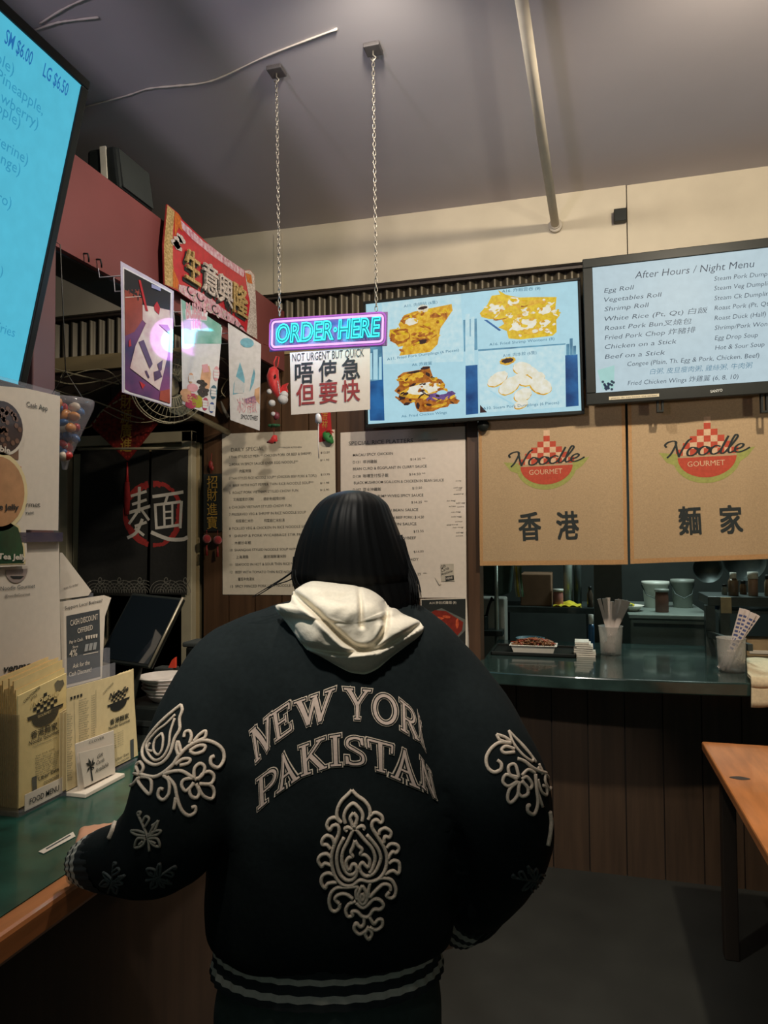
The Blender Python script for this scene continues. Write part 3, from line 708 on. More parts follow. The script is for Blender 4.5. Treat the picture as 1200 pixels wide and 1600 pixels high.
for x, y in ((215, 360), (190, 390), (235, 345), (205, 410)): a, b = z6(x, y); s.oval(a, b, .030, .016, M_SILV, 3, 10, .3)
def relief(t, cx, cy, hw, hh, mm, sh):
    a0, b0 = z6(cx-hw, cy+hh); a1, _ = z6(cx+hw, cy+hh)
    _, bt_ = z6(cx, cy-hh)
    L = max(.05, a1-a0); h = abs(z6(cx, cy+hh)[1]-bt_)*.82
    s.text(t, (a0-.012, b0+.012), (a0-.012+L, b0+.012), h, M_INK, 3, bold=.035)
    for k in range(4, 18, 4): s.text(t, (a0, b0), (a0+L, b0), h, mm, k, bold=.022)
relief('生', 325, 545, 62, 125, M_GLIT, 0); relief('意', 478, 650, 62, 120, M_SILV, 0); relief('興', 605, 745, 60, 115, M_SILV, 0); relief('隆', 735, 830, 60, 120, M_GLIT, 0)
tag(s.build('new_year_banner'), 'red and gold raised lucky banner on the beam, left of the neon sign', 'banner')

def curlsheet(cs, X, th=.0015, curl=None):
    TL, TR, BR, BL = [onX(*c, X) for c in cs]
    s = Sheet(TL, V((X, TR.y, TL.z)), V((X, TL.y, BL.z)), curl)
    return s
# --- framed drink photo
WAV = lambda k, w: (lambda a, b: .0022*math.sin(b*w+k)+.0014*math.sin(a*9+k))
def hang(po, s, us):
    ORI[po] = V(po.location)
    for u in us:
        (a0, b0), (a1, b1) = s.Q[0], s.Q[1]; p = s.P(a0+(a1-a0)*u, b0+(b1-b0)*u+.012, -.003); m = MB(); q_ = V((XB-.002, p.y, max(2.452, p.z+.01)))
        m.tube([p, V((XB+.004, p.y, p.z+.004)), q_], .0022, mat('clear_tape', S(170, 166, 170), .3), 5); m.build('hanging_tape', po)
NEONC = onY(513, 517, 2.20)
def tiltsheet(cor, X, mir, disp=None):
    """poster hanging in front of the beam, swung a few degrees so that the neon sign glints in it at the given spot"""
    TL = onX(*cor[0], X); p = onX(*mir, X)
    n = ((CAM-p).normalized()+(NEONC-p).normalized()).normalized(); r = ZUP.cross(n).normalized(); d = r.cross(n)
    s = Sheet(TL, TL+r, TL+d, disp); Q = [s.q(*c) for c in cor]
    s.W = max(a for a, b in Q); s.H = max(b for a, b in Q); s.Q = Q
    return s
ZUP = V((0, 0, 1))
s = tiltsheet(((188, 408), (271, 455), (267, 636), (190, 613)), XB+.12, (256, 545), WAV(.4, 5))
U = s.uv
LW = lam('lavender_laminate', S(196, 186, 206)); LBK = lam('poster_black', S(40, 36, 38)); LRED = lam('poster_brick_red', S(150, 66, 50), .25, 20); LBL = lam('poster_blue_purple', S(72, 64, 120), .5, 9, mix2=S(140, 70, 120))
LCR = lam('poster_cream', S(214, 190, 176), .15, 30); LPK = lam('poster_pink_cream', S(206, 170, 170), .0, 30, mix2=S(230, 214, 204)); LPL = lam('poster_plum', S(92, 62, 96), .3, 30); LWH = lam('poster_white', S(226, 220, 222))
LSTR = lam('poster_strawberry', S(186, 40, 44), .2, 60)
def up(pts, m, l): s.upoly(pts, m, l)
s.cloth(LW, .002, 14, 24, s.Q)
def RG(x, y): return ((x-35)/515*1.0, 0)  # helper kept simple
def v5(x, y):  # zoomed photo crop to sheet metres
    return q5(185+x*115/736, 400+y*115/736)
q5 = s.q
def pp(pts, m, l): s.poly([v5(*p) for p in pts], m, l)
pp([(42, 108), (528, 362), (515, 1498), (52, 1362)], LWH, 1)
pp([(55, 130), (515, 372), (508, 1480), (110, 1360), (60, 1330)], LBL, 2)
pp([(55, 130), (515, 372), (505, 540), (400, 520), (230, 490), (55, 335)], LBK, 3)
pp([(55, 340), (200, 335), (232, 420), (232, 640), (150, 760), (60, 800)], LRED, 3)
pp([(60, 412), (215, 402), (215, 408), (60, 420)], LCR, 4)
pp([(232, 490), (400, 520), (505, 545), (512, 770), (390, 690), (270, 680), (232, 640)], LPK, 4)
pp([(262, 680), (390, 690), (500, 790), (480, 1000), (400, 1345), (105, 1120), (160, 900)], LPK, 5)
pp([(390, 685), (480, 690), (505, 740), (500, 780)], LPL, 6)
pp([(190, 240), (212, 245), (285, 555), (262, 550)], LSTR, 6); pp([(345, 500), (375, 455), (405, 520), (395, 590), (350, 545)], LSTR, 6)
pp([(190, 860), (240, 840), (330, 1080), (300, 1130)], LPL, 7); pp([(340, 1160), (400, 1140), (425, 1210), (350, 1250)], LPL, 7); pp([(375, 1080), (430, 1040), (420, 1140), (395, 1160)], LPL, 7)
pp([(250, 1150), (270, 1145), (300, 1215), (285, 1225)], LPL, 7); pp([(410, 1350), (505, 1330), (508, 1475), (400, 1440)], LRED, 5)
pp([(200, 1250), (260, 1290), (230, 1330)], LSTR, 5); pp([(95, 850), (110, 830), (120, 900), (95, 910)], LSTR, 5)
pp([(320, 280), (410, 320), (410, 355), (318, 318)], lam('tape_pale_blue', S(150, 150, 190)), 7)
po = s.build('drink_poster'); hang(po, s, (.3, .75)); tag(po, 'white bordered drink photo hanging nearest the cyan menu screen below the beam', 'poster')
# --- bubble tea
s = tiltsheet(((282, 467), (347, 512), (336, 651), (285, 631)), XB+.09, (318, 541), WAV(1.6, 6))
def v7(x, y): return s.q(280+x*140/1018, 460+y*140/1018)
def pp(pts, m, l): s.poly([v7(*p) for p in pts], m, l)
LPW = lam('tea_poster_white', S(206, 204, 206), .08, 50); LGR = lam('tea_poster_green', S(88, 150, 130), .0, 18, mix2=S(150, 186, 176)); LTAN = lam('tea_poster_tan', S(196, 150, 116), .2, 40); LPNK = lam('tea_poster_pink', S(206, 150, 158), .1, 40); LMAG = lam('tea_poster_magenta', S(170, 60, 90), .1, 40); LBLU = lam('tea_poster_blue', S(62, 84, 140), .1, 40); LOLI = lam('tea_poster_olive', S(150, 150, 40), .1, 40); LINK = lam('tea_poster_ink', S(44, 38, 40))
s.cloth(LPW, .0016, 10, 24, s.Q)
pp([(20, 55), (475, 350), (478, 560), (60, 560), (42, 300)], LGR, 1)
pp([(60, 170), (320, 205), (310, 300), (70, 290)], LPW, 2); pp([(125, 300), (250, 310), (245, 400), (130, 400)], LPW, 2)
s.text('BUBBLE', v7(78, 270), v7(305, 282), .055, LPNK, 3, offset=.03); s.text('TEA', v7(140, 385), v7(245, 392), .05, LPNK, 3, offset=.03)
pp([(260, 830), (340, 810), (360, 900), (345, 1060), (290, 1130), (235, 1120), (240, 960)], LTAN, 1); pp([(255, 800), (320, 790), (340, 880), (270, 890)], LPNK, 2)
for i in range(22):
    a, b = v7(225+90*R.random(), 985+165*R.random()); s.oval(a, b, .010, .007, LINK, 3, 8)
for x, y, rx, ry, m_ in ((420, 900, 36, 85, LPNK), (130, 950, 30, 60, LTAN), (295, 1245, 36, 75, LMAG), (370, 1285, 32, 62, LBLU), (390, 1110, 40, 80, lam('tea_poster_teal', S(60, 100, 120), .3))):
    a, b = v7(x, y); a1, _ = v7(x+rx, y); b1 = v7(x, y+ry)[1]; s.oval(a, b, abs(a1-a), abs(b1-b), m_, 2, 18)
    for k in (-.4, 0, .4):
        c0 = v7(x-rx*.6, y+ry*k); c1 = v7(x+rx*.6, y+ry*k+6); s.line([c0, c1], .009, LPW, 3)
for x, y in ((75, 1120), (90, 1180), (150, 1060), (150, 1170), (200, 1190), (210, 1240), (130, 1250)):
    a, b = v7(x, y); s.oval(a, b, .022, .016, R.choice([LOLI, LMAG, LPNK, LTAN]), 2, 10)
po = s.build('bubble_tea_poster'); hang(po, s, (.3, .75)); tag(po, 'curling laminated bubble tea poster, middle of three hanging under the beam', 'poster')
# --- third, pale drinks
s = tiltsheet(((356, 505), (408, 538), (406, 673), (360, 656)), XB+.09, (352, 545), WAV(2.4, 5))
LTL = lam('pale_poster_teal', S(110, 166, 186), .25, 40); LTAN2 = lam('pale_poster_tan', S(190, 150, 116), .3, 40)
s.cloth(LPW, .0016, 10, 24, s.Q)
pp([(690, 770), (720, 860), (745, 960), (735, 1110), (610, 1140), (620, 1020)], LTL, 1); pp([(850, 840), (865, 900), (850, 1000), (800, 1110), (820, 960)], LTL, 1)
for k in range(9): c = 640+12*k; s.line([v7(c, 930+10*k), v7(c-14, 1120)], .004, LPW, 2)
pp([(860, 1080), (915, 1050), (915, 1250), (850, 1180)], LTAN2, 1); pp([(740, 1190), (860, 1150), (880, 1230), (760, 1240)], lam('pale_poster_plum', S(130, 100, 130), .3), 2)
s.text('冰沙特飲', v7(660, 1330), v7(880, 1330), .05, LPNK, 3); s.text('SMOOTHIES', v7(700, 1412), v7(890, 1432), .020, LINK, 3)
a, b = v7(770, 550); s.oval(a, b, .03, .02, LTL, 2, 12)
po = s.build('smoothie_poster'); hang(po, s, (.3, .75)); tag(po, 'pale laminated drinks poster, rightmost of three under the beam near the neon sign', 'poster')

# ================================================================== fan and cables behind the counter
fc = onY(262, 606, 2.9)
fn = thing('wall_fan', fc+V((0, .2, -.15)), 'round wire-caged fan behind the hanging posters above the black curtain', 'fan')
M_FAN = mat('fan_cream_wire', S(150, 142, 116), .4, .1, 40); M_FANB = clear('fan_blade_plastic', S(150, 150, 130), .55, .3)
nrm = (CAM-fc).normalized(); nrm = (nrm+V((.25, 0, .1))).normalized(); fx = nrm.cross(V((0, 0, 1))).normalized(); fz = fx.cross(nrm)
m = MB()
for rad, h in ((.165, 0), (.163, .05), (.14, .075), (.10, .09), (.055, .097)):
    m.tube([fc+fx*(rad*math.cos(t*PI/16))+fz*(rad*math.sin(t*PI/16))+nrm*h for t in range(32)], .0028 if rad > .15 else .0018, M_FAN, 5, close=True)
for t in range(44):
    a = t*2*PI/44; e = fx*math.cos(a)+fz*math.sin(a)
    m.tube([fc+e*.165, fc+e*.163+nrm*.05, fc+e*.13+nrm*.08, fc+e*.05+nrm*.098], .0012, M_FAN, 4)
m.build('wire_cage', fn)
m = MB(); m.lathe([(.05, -.07), (.055, -.01), (.04, .06), (.0, .065)], fc, M_FAN, 18, ax=(fx, fz, nrm)); m.build('motor_hub', fn)
for t in range(3):
    a = t*2*PI/3; e = fx*math.cos(a)+fz*math.sin(a); g = nrm.cross(e)
    m = MB(); m.prism([fc+e*.03+g*-.02+nrm*.02, fc+e*.10+g*-.05+nrm*.01, fc+e*.145+g*-.01+nrm*.02, fc+e*.13+g*.05+nrm*.045, fc+e*.05+g*.03+nrm*.04], nrm*.003, M_FANB); m.build('blade', fn)
m = MB(); m.tube([fc-nrm*.05, fc-nrm*.09+V((0, 0, -.05)), V((fc.x, YW+.02, fc.z-.13))], .016, M_FAN, 8); m.build('wall_arm', fn)
M_CAB = mat('cream_cable', S(168, 156, 124), .5, .1, 60); M_CABD = mat('dark_cable', S(60, 56, 48), .5, .1, 60)
CP = [[(60, 585), (110, 600), (170, 592), (215, 575)], [(62, 600), (100, 618), (150, 628), (200, 648), (225, 655)], [(78, 606), (120, 618), (160, 605), (195, 590)],
      [(80, 575), (130, 588), (185, 600)], [(100, 590), (140, 578), (170, 580), (190, 600)], [(95, 672), (138, 668), (160, 642), (192, 622)], [(160, 640), (190, 655), (225, 660), (262, 652)],
      [(345, 560), (362, 580), (350, 600), (346, 612), (352, 620)], [(340, 578), (355, 590), (352, 612), (343, 620)], [(345, 590), (370, 596), (400, 590)], [(95, 590), (100, 580), (108, 578)]]
LB = ['pale cable looping highest in the tangle left of the drink poster', 'long pale cable drooping across the top of the red diamond paper', 'pale cable sagging in the middle of the tangle above the doorway', 'short pale cable crossing the tangle above the doorway',
      'pale cable curving up and over in the tangle beside the drink poster', 'pale cable running along the top of the door frame to the drink poster', 'thin pale cable hanging in a loop under the drink poster',
      'pale cable loop seen between the bubble tea and smoothie posters', 'second pale cable loop between the two hanging tea posters', 'pale cable crossing behind the smoothie poster', 'tiny pale curl of cable beside the column']
for i, c in enumerate(CP):
    d = 3.465 if i == 5 else 3.42 - .03*(i % 4)
    P = [onY(x, y, d+.02*math.sin(3*j)) for j, (x, y) in enumerate(spline(c, 7))]
    m = MB(); m.tube(P, .0042 if i in (0, 1, 3, 5) else .003, M_CAB if i != 8 else M_CABD, 6)
    tag(m.build('cable'), LB[i], 'cable', 'cables above the black curtain')
m = MB(); a = onY(345, 627, YW-.040); m.tube([a, a+V((.02, 0, -.05)), a+V((.045, 0, -.09))], [.004, .011, .009], mat('grey_plug', S(130, 126, 116), .5), 8); tag(m.build('plug'), 'grey plug hanging below the cables right of the bubble tea poster', 'plug')

# ================================================================== red diamond paper, black door curtain
yd = YW-.032
s = Sheet(onY(140, 612, yd), onY(246, 612, yd), onY(140, 722, yd))
s.slab(M_DRED, .004, [s.q(*p) for p in ((192, 606), (246, 662), (200, 721), (140, 664))])
in_ = [s.q(*p) for p in ((192, 616), (237, 662), (200, 711), (150, 664))]
M_DR2 = mat('dark_red_brocade', S(96, 26, 22), .6, .6, 45, mix2=S(140, 40, 30))
s.poly(in_, M_DR2, 1)
for t, y in (('財', 637), ('源', 660), ('廣', 682), ('進', 704)): s.tp(t, (188, y), (206, y), 17, M_GOLD, 3, offset=.01)
for k in range(11):
    for A, B in (((192, 610), (241, 662)), ((241, 662), (200, 716)), ((200, 716), (145, 664)), ((145, 664), (192, 610))):
        u = (k+.5)/11; a, b = s.q(A[0]+(B[0]-A[0])*u, A[1]+(B[1]-A[1])*u); s.oval(a, b, .006, .006, mat('red_braid', S(168, 44, 38), .6), 2, 8)
dm = s.build('lucky_diamond'); tag(dm, 'dark red diamond paper with four gold characters hanging over the doorway', 'paper decoration')
ORI[dm] = V(dm.location)
m = MB(); a, b = onY(199, 722, yd), onY(199, 804, yd)
m.tube([a, a*.8+b*.2, a*.6+b*.4], [.004, .006, .010], M_RED, 8); m.tube([a*.62+b*.38, a*.3+b*.7, b], [.014, .020, .015], mat('red_tassel', S(150, 30, 30), .8, .3, 90, stretch=(6, 6, .5)), 10); m.build('tassel', dm)

yc = YW-.03
ck = thing('door_curtain', onY(214, 930, yc), 'black two-panel door curtain with a white noodle character in a red ring', 'curtain')
M_CUR = mat('black_curtain_cloth', S(34, 33, 30), .9, .15, 60)
M_CWH = mat('curtain_white_print', S(206, 198, 186), .8, .06, 60); M_CRD = mat('curtain_red_print', S(160, 44, 40), .8, .15, 60); M_CGR = mat('curtain_grey_print', S(120, 116, 106), .8, .1, 60)
def z2(x, y): return (x*.35, 400+y*.35)
def curtain(x0, x1, k):
    s = Sheet(onY(x0, 702, yc), onY(x1, 700, yc), onY(x0, 928, yc), lambda a, b: .004*math.sin(a*24+k)*min(1, b*3))
    s.cloth(M_CUR, .0025, 30, 12); return s
cxs = {'L': (126, 233, .3), 'R': (237, 294, 2.)}
pan = {k: curtain(*v) for k, v in cxs.items()}
def side(pts): return 'L' if sum(p[0] for p in pts)/len(pts) < 235 else 'R'
# red ring, brushed
cx, cy, rx, ry = 239.5, 803, 47, 53
for k in range(64):
    t0, t1 = 2*PI*k/64, 2*PI*(k+1)/64
    w = 7.5+2.5*math.sin(3*t0+1)+1.5*R.random(); r0 = .97+.03*R.random()
    P = [(cx+(rx*r0)*math.cos(t0), cy+(ry*r0)*math.sin(t0)), (cx+rx*r0*math.cos(t1), cy+ry*r0*math.sin(t1)), (cx+(rx*r0-w)*math.cos(t1), cy+(ry*r0-w)*math.sin(t1)), (cx+(rx*r0-w)*math.cos(t0), cy+(ry*r0-w)*math.sin(t0))]
    if any(233 < p[0] < 237 for p in P): continue
    s = pan[side(P)]; s.poly([s.q(*p) for p in P], M_CRD, 1)
# brush character: wheat radical with a long foot, face inside
ST = [([(206, 775), (228, 768)], 6), ([(208, 788), (228, 781)], 6), ([(200, 802), (234, 791)], 7), ([(218, 762), (217, 800)], 7), ([(215, 800), (203, 818)], 6), ([(222, 798), (232, 812)], 6), ([(212, 822), (228, 816)], 6), ([(222, 812), (213, 832), (201, 840)], 7), ([(212, 826), (224, 836)], 6),
      ([(240, 776), (286, 769)], 7), ([(262, 773), (258, 786)], 6), ([(243, 788), (245, 826)], 6), ([(243, 789), (282, 784)], 6), ([(284, 784), (282, 824)], 7), ([(256, 790), (257, 822)], 5), ([(269, 788), (269, 820)], 5), ([(257, 800), (269, 799)], 4), ([(257, 810), (269, 809)], 4), ([(245, 825), (283, 820)], 6), ([(238, 832), (262, 842), (284, 843), (293, 840)], 8)]
for pts, w in ST:
    s = pan[side(pts)]; Q = [s.q(*p) for p in spline(pts, 4)] if len(pts) > 2 else [s.q(*p) for p in pts]
    s.line(Q, w*.0026, M_CWH, 3)
# wave border along the hem
for sd, xa, xb in (('L', 142, 233), ('R', 245, 291)):
    s = pan[sd]; x = xa+6; k = 0
    while x < xb:
        for r in (17, 12.5, 8.5, 5):
            c = s.q(x, 926); e = s.q(x+r, 926); rr_ = e[0]-c[0]
            s.ring(c[0], c[1], rr_, rr_, .0035, M_CGR, 1, 14, PI, 2*PI)
        if k % 2 == 0:
            P = [s.q(x+9+6*math.cos(t*.5)*(1-t/16), 906+8*math.sin(t*.5)*(1-t/16)) for t in range(14)]; s.line(P, .004, M_CGR, 2)
        x += 15.5; k += 1
for k, o_ in pan.items(): o_.build('curtain_panel', ck)
m = MB(); m.tube([onY(122, 702, yc), onY(296, 700, yc)], .008, M_JAMB, 8); m.build('curtain_rod', ck)

# ================================================================== things hung on the wood wall
yw = YW-.012
s = Sheet(onY(318, 741, yw), onY(346, 740, yw), onY(318, 830, yw)); s.slab(M_BLACKM, .008)
for t, y in (('招', 762), ('財', 782), ('進', 804), ('寶', 825)): s.tp(t, (324, y), (340, y-1), 15, M_GOLD, 3, offset=.0)
tag(s.build('wall_plaque', bevel=.0), 'narrow black plaque with gold characters on the wood wall left of the daily special sheet', 'plaque')
def pom(name, px, py, r, m_, lab, cat, parts=(), y=YW-.03, cord=None):
    c = onY(px, py, y)
    m = MB(); m.ell(c, (r, r*.85, r), m_, 12, 8)
    if cord: m.tube([c, onY(px, cord, y)], .0015, M_DRED, 5)
    o = m.build(name); tag(o, lab, cat); ORI[o] = V(o.location); return o
for x, y, l in ((323, 842, 'red pompom hanging under the black plaque, the left one'), (340, 844, 'red pompom under the black plaque beside the daily special sheet')):
    o = pom('red_pompom', x, y, .024, mat('red_felt', S(150, 40, 44), .9, .3, 90, sheen=.5), l, 'ornament', cord=828)
    m = MB(); c = onY(x, y+10, YW-.03); m.tube([c, onY(x, y+26, YW-.03)], [.004, .008], M_DRED, 6); m.build('tassel', o)
    o['group'] = 'pompoms under the black plaque'
o = MB(); c = onY(329, 726, YW-.03); o.tube([onY(331, 708, YW-.03), c, onY(330, 740, YW-.03)], .0015, M_DRED, 5); o.ell(c, (.014, .008, .022), M_DRED, 10, 8); o.ell(c+V((.01, 0, -.02)), (.010, .007, .014), M_DRED, 8, 6)
tag(o.build('red_charm'), 'small dark red charm hanging on the wood wall above the black plaque', 'ornament')
# chilli and the green and red pieces above the daily special
ys = YW-.045
# fish ornament
fy = 3.2
fo = thing('fish_ornament', onY(432, 690, fy), 'red cloth fish ornament with white pompoms hanging left of the white paper sign', 'ornament')
M_FISH = mat('red_fish_cloth', S(196, 40, 42), .6, .2, 70, sheen=.3); M_POM = mat('white_pompom', S(196, 196, 200), .9, .12, 90); M_LEAFG = mat('green_felt', S(34, 84, 52), .8, .2, 60)
m = MB(); ax = [(428, 577), (426, 588), (428, 600), (433, 612), (438, 622)]; P = [onY(x, y, fy) for x, y in ax]
m.tube([onY(429, 573, fy)]+P+[onY(440, 628, fy)], [.006, .024, .031, .030, .022, .012, .006], M_FISH, 12); m.build('fish_body', fo)
m = MB(); m.tube([onY(429, 575, fy), onY(428, 566, fy), onY(432, 557, fy)], .004, M_FISH, 6); m.tube([onY(432, 557, fy), onY(436, 558, fy), onY(434, 572, fy), onY(430, 576, fy)], .003, M_FISH, 6); m.build('hanging_loop', fo)
m = MB(); m.prism([onY(437, 620, fy), onY(449, 612, fy), onY(447, 604, fy), onY(450, 598, fy), onY(441, 602, fy), onY(437, 610, fy)], (0, .012, 0), M_FISH); m.build('tail_fin', fo)
m = MB(); m.ell(onY(430, 588, fy-.032), (.006, .004, .010), M_BLACK, 10, 8); m.build('eye', fo)
m = MB(); P = [onY(434+.4*k, 596+2.4*k, fy-.030) for k in range(9)]
for p in P: m.ell(p, (.004, .003, .003), M_POM, 8, 6)
m.build('scale_trim', fo)
for x, y, r in ((442, 624, .026), (444, 617, .020), (421, 612, .014), (425, 630, .018), (427, 647, .012)):
    m = MB(); m.ell(onY(x, y, fy-.01), (r, r, r*.95), M_POM, 12, 8); m.build('pompom', fo)
m = MB(); m.ell(onY(432, 650, fy), (.017, .014, .020), mat('plum_bead', S(110, 44, 56), .5), 10, 8); m.build('bead', fo)
m = MB()
for k in range(5): a = k*2*PI/5; c = onY(428, 665, fy); m.ell(c+V((.018*math.cos(a), .012*math.sin(a), 0)), (.016, .010, .008), M_LEAFG, 10, 6)
m.build('leaf_cap', fo)
m = MB(); m.tube([onY(428, 665, fy), onY(428, 680, fy)], .0015, M_DRED, 5); m.tube([onY(430, 680, fy), onY(429, 686, fy), onY(424, 690, fy), onY(417, 691, fy)], [.010, .019, .013, .003], M_FISH, 10); m.ell(onY(429.5, 691.5, fy-.01), (.005,)*3, M_BLACK, 8, 6); m.build('chilli', fo)
m = MB(); a = onY(432, 545, fy); m.tube([onY(432, 557, fy), a, V((XB-.002, fy, a.z+.03))], .0012, M_DRED, 5); m.build('hanging_cord', fo); m = MB(); m.tube([onY(430, 640, fy), onY(428, 665, fy)], .0015, M_DRED, 5); m.build('cord', fo)
# red envelope and green charm
s = Sheet(onY(498, 642, YW-.006), onY(522, 640, YW-.006), onY(499, 691, YW-.006)); s.slab(M_RED, .004, [s.q(*p) for p in ((497, 640), (516, 640), (519, 688), (497, 691))])
s.tp('吉', (503, 655), (512, 655), 9, M_GOLD, 2); s.tp('祥', (503, 668), (512, 668), 9, M_GOLD, 2)
tag(s.build('red_envelope'), 'narrow red envelope with gold print hanging under the white paper sign', 'envelope')
g = thing('green_charm', onY(513, 696, YW-.028), 'small green cloth charm hanging beside the red envelope', 'ornament')
m = MB(); m.tube([onY(507, 676, YW-.028), onY(510, 680, YW-.028), onY(515, 687, YW-.028), onY(520, 692, YW-.028)], [.014, .022, .021, .008], mat('green_cloth', S(48, 128, 62), .6, .2, 50), 10); m.build('body', g)
m = MB(); m.tube([onY(509, 676, YW-.040), onY(516, 672, YW-.040), onY(521, 676, YW-.040)], [.004, .007, .003], M_RED, 8); m.build('crest', g)
m = MB(); m.ell(onY(516, 681, YW-.052), (.004, .003, .005), M_BLACK, 8, 6); m.build('eye', g)
m = MB(); m.tube([onY(511, 676, YW-.028), onY(511, 655, YW+.002)], .001, M_DRED, 5); m.build('cord', g)

# ================================================================== menu sheets on the wood wall
yp_ = YW-.004
M_MENU = mat('menu_paper_grey_cream', S(218, 206, 186), .55, .04, 40, coat=.05); M_MENU2 = mat('menu_paper_pale', S(218, 205, 192), .5, .04, 40, coat=.08)
s = Sheet(onY(347, 677, yp_), onY(525, 668, yp_), onY(348, 929, yp_)); s.slab(M_MENU, .003, [s.q(*p) for p in ((347, 678), (523, 671), (526, 930), (348, 929))])
def z1(x, y): return (340+x*.175, 660+y*.175)
TM = mat('menu_ink_soft', S(70, 66, 60), .6, .1, 80)
s.tp('DAILY SPECIAL', z1(122, 262), z1(412, 248), 6.0, M_INK, 2, offset=-.012)
s.tp('****FROM KITCHEN', z1(548, 234), z1(750, 228), 2.6, TM, 2)
ROW = [('1 THAI STYLED LO MEIN ** (CHICKEN PORK OR BEEF & SHRIMP)', 105, 322, 838, 288), ('2 PORK W/SPICY SAUCE OVER EGG NOODLE**', 105, 388, 720, 362), ('肉醬撈麵', 195, 448, 300, 444),
 ('3 THAI STYLED RICE NOODLE SOUP** (CHICKEN BEEF PORK & TOFU)', 105, 512, 885, 486), ('4  BEEF WITH HOT PEPPER THIN RICE NOODLE SOUP**', 105, 576, 858, 548), ('5  ROAST PORK VIETNAM STYLED CHOW FUN', 105, 640, 720, 618),
 ('.  叉燒越南炒河粉', 120, 702, 325, 696), ('.  銀針粉越南炒粉', 390, 696, 605, 690), ('6 CHICKEN VIETNAM STYLED CHOW FUN', 105, 770, 660, 752), ('7 PRESERVED VEG & SHRIMP IN RICE NOODLE SOUP', 105, 834, 790, 812),
 ('榨菜蝦仁米粉', 165, 894, 320, 890), ('榨菜蝦仁米粉湯', 415, 890, 600, 886), ('8 PICKLED VEG & CHICKEN IN RICE NOODLE SOUP', 105, 960, 830, 938), ('9   SHRIMP & PORK W/CABBAGE STIR FRIED', 105, 1026, 800, 1010), ('.  木樨炒年糕', 130, 1090, 300, 1086),
 ('10  SHANGHAI STYLED NOODLE SOUP W/PORK', 112, 1152, 760, 1140), ('.  上海湯麵', 145, 1216, 275, 1212), ('.  雞球海鮮湯米粉', 390, 1212, 615, 1206), ('11   SEAFOOD IN HOT & SOUR THIN RICE NOODLE SOUP', 112, 1282, 860, 1268), ('12   BEEF WITH TOMATO THIN RICE NOODLE SOUP', 112, 1348, 800, 1344), ('.  蕃茄牛肉湯米', 165, 1412, 330, 1410), ('13  SPICY MINCED PORK LO U NOODLE SOUP', 118, 1476, 740, 1464)]
for t, x0, y0_, x1, y1 in ROW: s.tp(t, z1(x0, y0_), z1(x1, y1), 4.0, M_INK if t[0] in '.12' else TM, 2, offset=-.004)
for t, x, y in (('$12.50', 922, 278), ('$11.95', 918, 346), ('$13.95', 922, 474), ('$11.95', 918, 550), ('$12.95', 918, 612), ('$12.95', 918, 740), ('$13.50', 918, 805), ('$12.95', 918, 930), ('$13.50', 918, 1000), ('$12.95', 918, 1130), ('$14.50', 918, 1260), ('$13.95', 918, 1330), ('$12.95', 918, 1450)): s.tp(t, z1(x, y), z1(x+80, y-4), 2.9, TM, 2)
tag(s.build('daily_special_sheet'), 'tall pale menu sheet headed daily special on the wood wall', 'menu sheet')
s = Sheet(onY(532, 676, yp_), onY(727, 665, yp_), onY(533, 934, yp_)); s.slab(M_MENU2, .003, [s.q(*p) for p in ((532, 676), (727, 666), (729, 934), (533, 934))])
def zr(x, y): return (530+x*.175, 660+y*.175)
s.tp('SPECIAL RICE PLATTERS', zr(86, 205), zr(660, 178), 6.0, M_INK, 2); s.tp('** INDICATES SPICY', zr(705, 170), zr(880, 160), 2.4, TM, 2)
ROW = [('MACAU SPICY CHICKEN', 124, 304, 480, 288), ('D131  非洲雞飯', 124, 368, 340, 360), ('BEAN CURD & EGGPLANT IN CURRY SAUCE', 124, 428, 782, 402), ('D128  咖喱豆付茄子飯', 124, 494, 440, 484), ('BLACK MUSHROOM SCALLION & CHICKEN IN BEAN SAUCE', 132, 552, 935, 526), ('D107  豆士沖雞飯', 124, 614, 375, 608),
 ('CHICKEN & SHRIMP W/VEG SPICY SAUCE', 124, 676, 752, 660), ('D109  魚香雞蝦飯', 124, 740, 375, 736), ('SHREDDED MEAT IN BEAN SAUCE', 124, 804, 706, 790), ('D110  京醬肉絲飯 (CHICKEN BEEF PORK) $14.50', 124, 866, 757, 856), ('SLICED PORK IN HOISIN SAUCE', 124, 926, 690, 916), ('D112  海鮮醬肉片飯', 124, 990, 400, 984), ('MUSHROOM W/BEEF', 330, 1046, 686, 1042), ('D115  草菇牛肉飯', 124, 1110, 400, 1104), ('CHICKEN W/BAICHOY', 330, 1240, 710, 1234)]
for t, x0, y0_, x1, y1 in ROW: s.tp(t, zr(x0, y0_), zr(x1, y1), 4.1, M_INK, 2, offset=.002)
for t, x, y, x1 in (('$14.25 **', 636, 340, 770), ('$14.50 **', 626, 474, 770), ('$13.50', 654, 598, 740), ('$14.25  **', 645, 724, 790), ('$13.55', 666, 984, 755), ('$14.00', 668, 1166, 755), ('$13.25  **', 640, 1366, 780)): s.tp(t, zr(x, y), zr(x1, y-6), 3.6, TM, 2)
for k, (x, y, w) in enumerate(((1040, 528, 50), (1020, 590, 80), (1045, 610, 45), (1022, 646, 90), (960, 706, 80), (1045, 726, 80), (980, 756, 60), (1055, 760, 60), (1000, 806, 85), (1000, 848, 95), (1035, 892, 65), (960, 920, 100), (1015, 944, 95), (1045, 990, 65), (1040, 1020, 65))):
    s.tp(['no msg', 'add egg', 'w/rice', 'extra'][k % 4], zr(x, y), zr(x+w, y-4), 2.2, TM, 2, shear=.2)
mo = s.build('rice_platters_sheet'); tag(mo, 'pale menu sheet headed special rice platters, beside the cloth curtains', 'menu sheet')
ORI[mo] = V(mo.location)
